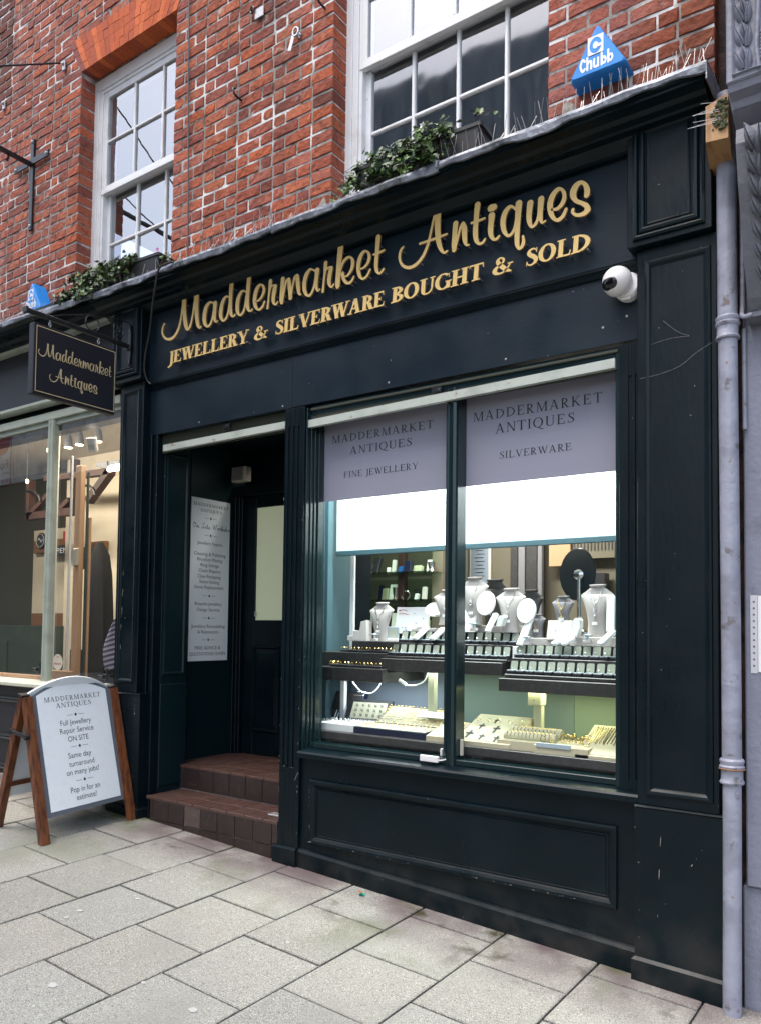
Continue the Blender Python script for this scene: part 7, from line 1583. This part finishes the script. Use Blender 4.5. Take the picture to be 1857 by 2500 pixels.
# litter on the paving
t = MB(); rr = random.Random(3); c = Vector((-2.465, -.096, gz(-2.465, -.096) + .003))
for k in range(7): a = rr.uniform(0, 6); d = Vector((math.cos(a), math.sin(a), 0)) * rr.uniform(.006, .018); e = Vector((-d.y, d.x, rr.uniform(.2, .6) * .02)); t.face([c + d, c + d + e * .8, c - d * .3 + e * .5 + Vector((0, 0, .006)), c - d * .4])
lab_obj(t, 'sweet_wrapper', 'litter_green', 'crumpled green scrap on the paving below the stall riser', 'litter')
t = MB(); M = Matrix.Translation((-2.498, -.063, gz(-2.498, -.063) + .004)) @ Matrix.Rotation(-.5, 4, 'Z'); t.box(-.017, .017, -.004, .004, -.002, .003, bev=.002, M=M); lab_obj(t, 'cigarette_end', 'litter_orange', 'orange cigarette end on the paving beside the green scrap', 'litter')
gum = None
for x, y, r in ((-2.862, -1.624, .022), (-2.303, -1.398, .021), (-2.606, -1.386, .012), (-3.387, -1.146, .015), (-3.366, -1.231, .013), (-3.299, -.877, .014), (-3.434, -.685, .010), (-3.342, -.616, .008), (-2.4, -.75, .008), (-2.75, -1.05, .007)):
    t = MB(); rr = random.Random(int(x * -1000)); n = 14; up = Vector((.0575, -.028, 1)).normalized(); c = Vector((x, y, gz(x, y)))
    ri = [rr.uniform(.8, 1.15) for _ in range(n)]
    t.loft([[c + Vector((r * s * ri[k] * math.cos(2 * PI * k / n), r * .8 * s * ri[k] * math.sin(2 * PI * k / n), 0)) * 1. + Vector((0, 0, -.0575 * r * s * ri[k] * math.cos(2 * PI * k / n) + h)) for k in range(n)] for s, h in ((1, .0005), (.95, .0022), (.6, .0032))])
    lab_obj(t, 'chewing_gum', 'gum', 'flattened pale blob of chewing gum on the paving', 'chewing gum', 'gum spots on the paving')

# ------------------------------------------------------------------ light, sky and camera
w = bpy.data.worlds.new('World'); sc.world = w; w.use_nodes = True
nt = w.node_tree; bg = nt.nodes['Background']
SUN_EL, SUN_ROT = math.radians(66), math.radians(200)
sky = nt.nodes.new('ShaderNodeTexSky'); sky.sky_type = 'NISHITA'; sky.sun_disc = False; sky.sun_elevation = SUN_EL; sky.sun_rotation = SUN_ROT
sky.air_density = 1.; sky.dust_density = 3.5; sky.ozone_density = 1.
hs_ = nt.nodes.new('ShaderNodeHueSaturation'); hs_.inputs['Saturation'].default_value = .78
nt.links.new(sky.outputs[0], hs_.inputs['Color']); nt.links.new(hs_.outputs[0], bg.inputs[0]); bg.inputs[1].default_value = .15
sl = bpy.data.lights.new('sun', 'SUN'); sl.energy = .5; sl.angle = math.radians(40); sl.color = (1, .97, .93)
so = bpy.data.objects.new('sun', sl); COL.objects.link(so)
d = Vector((math.sin(SUN_ROT) * math.cos(SUN_EL), math.cos(SUN_ROT) * math.cos(SUN_EL), math.sin(SUN_EL)))   # towards the sun
so.rotation_euler = (d).to_track_quat('Z', 'Y').to_euler(); so.location = d * 20
def area(name, loc, rot, sx, sy, power, col):
    l = bpy.data.lights.new(name, 'AREA'); l.shape = 'RECTANGLE'; l.size = sx; l.size_y = sy; l.energy = power; l.color = col
    o = bpy.data.objects.new(name, l); COL.objects.link(o); o.location = loc; o.rotation_euler = rot; return o
area('window_light', (-2.12, .33, 2.69), (0, 0, 0), 1.9, .22, 24, (.93, 1, .97))
area('shelf_light', (-2.75, .52, 1.175), (0, 0, 0), .5, .12, .9, (.85, .93, 1))
area('shelf_light', (-2.25, .50, 1.245), (0, 0, 0), .7, .12, .7, (.90, 1, .85))
area('shelf_light', (-1.50, .50, 1.175), (0, 0, 0), .6, .12, .9, (1, .98, .62))
area('shop_light', (-2.9, 1.05, 2.85), (math.radians(35), 0, 0), 1.8, .3, 38, (1, .97, .9))
area('shop_light', (-1.7, 1.7, 3.2), (0, 0, 0), 1.2, .8, 8, (1, .93, .8))
area('neighbour_light', (-6.6, .30, 3.34), (math.radians(25), 0, 0), 3.0, .2, 44, (1, .90, .76))
cam = bpy.data.cameras.new('camera'); co = bpy.data.objects.new('camera', cam); COL.objects.link(co); sc.camera = co
Rm = [[0.8209404549765331, 0.5708745406195769, 0.01261064055906484], [-0.013682014097100608, 0.0417439982299447, -0.9990346546051468], [-0.5708498680679269, 0.8199754249269703, 0.04208005041186328]]
X, Y, Z = Vector(Rm[0]), -Vector(Rm[1]), -Vector(Rm[2])
co.matrix_world = Matrix.Translation((0, -CD, CZ)) @ Matrix(((X.x, Y.x, Z.x), (X.y, Y.y, Z.y), (X.z, Y.z, Z.z))).to_4x4()
cam.sensor_fit = 'VERTICAL'; cam.sensor_height = 36; cam.sensor_width = 36; cam.lens = 1917.85 / 2500 * 36; cam.shift_y = (1455.06 - 1250) / 2500; cam.clip_end = 300; cam.clip_start = .05
sc.view_settings.view_transform = 'Standard'; sc.view_settings.look = 'None'; sc.view_settings.gamma = 1; sc.view_settings.exposure = 1.5
sc.cycles.use_denoising = True; sc.cycles.max_bounces = 8; sc.cycles.transparent_max_bounces = 16; sc.cycles.caustics_reflective = False; sc.cycles.caustics_refractive = False; sc.cycles.sample_clamp_indirect = 6
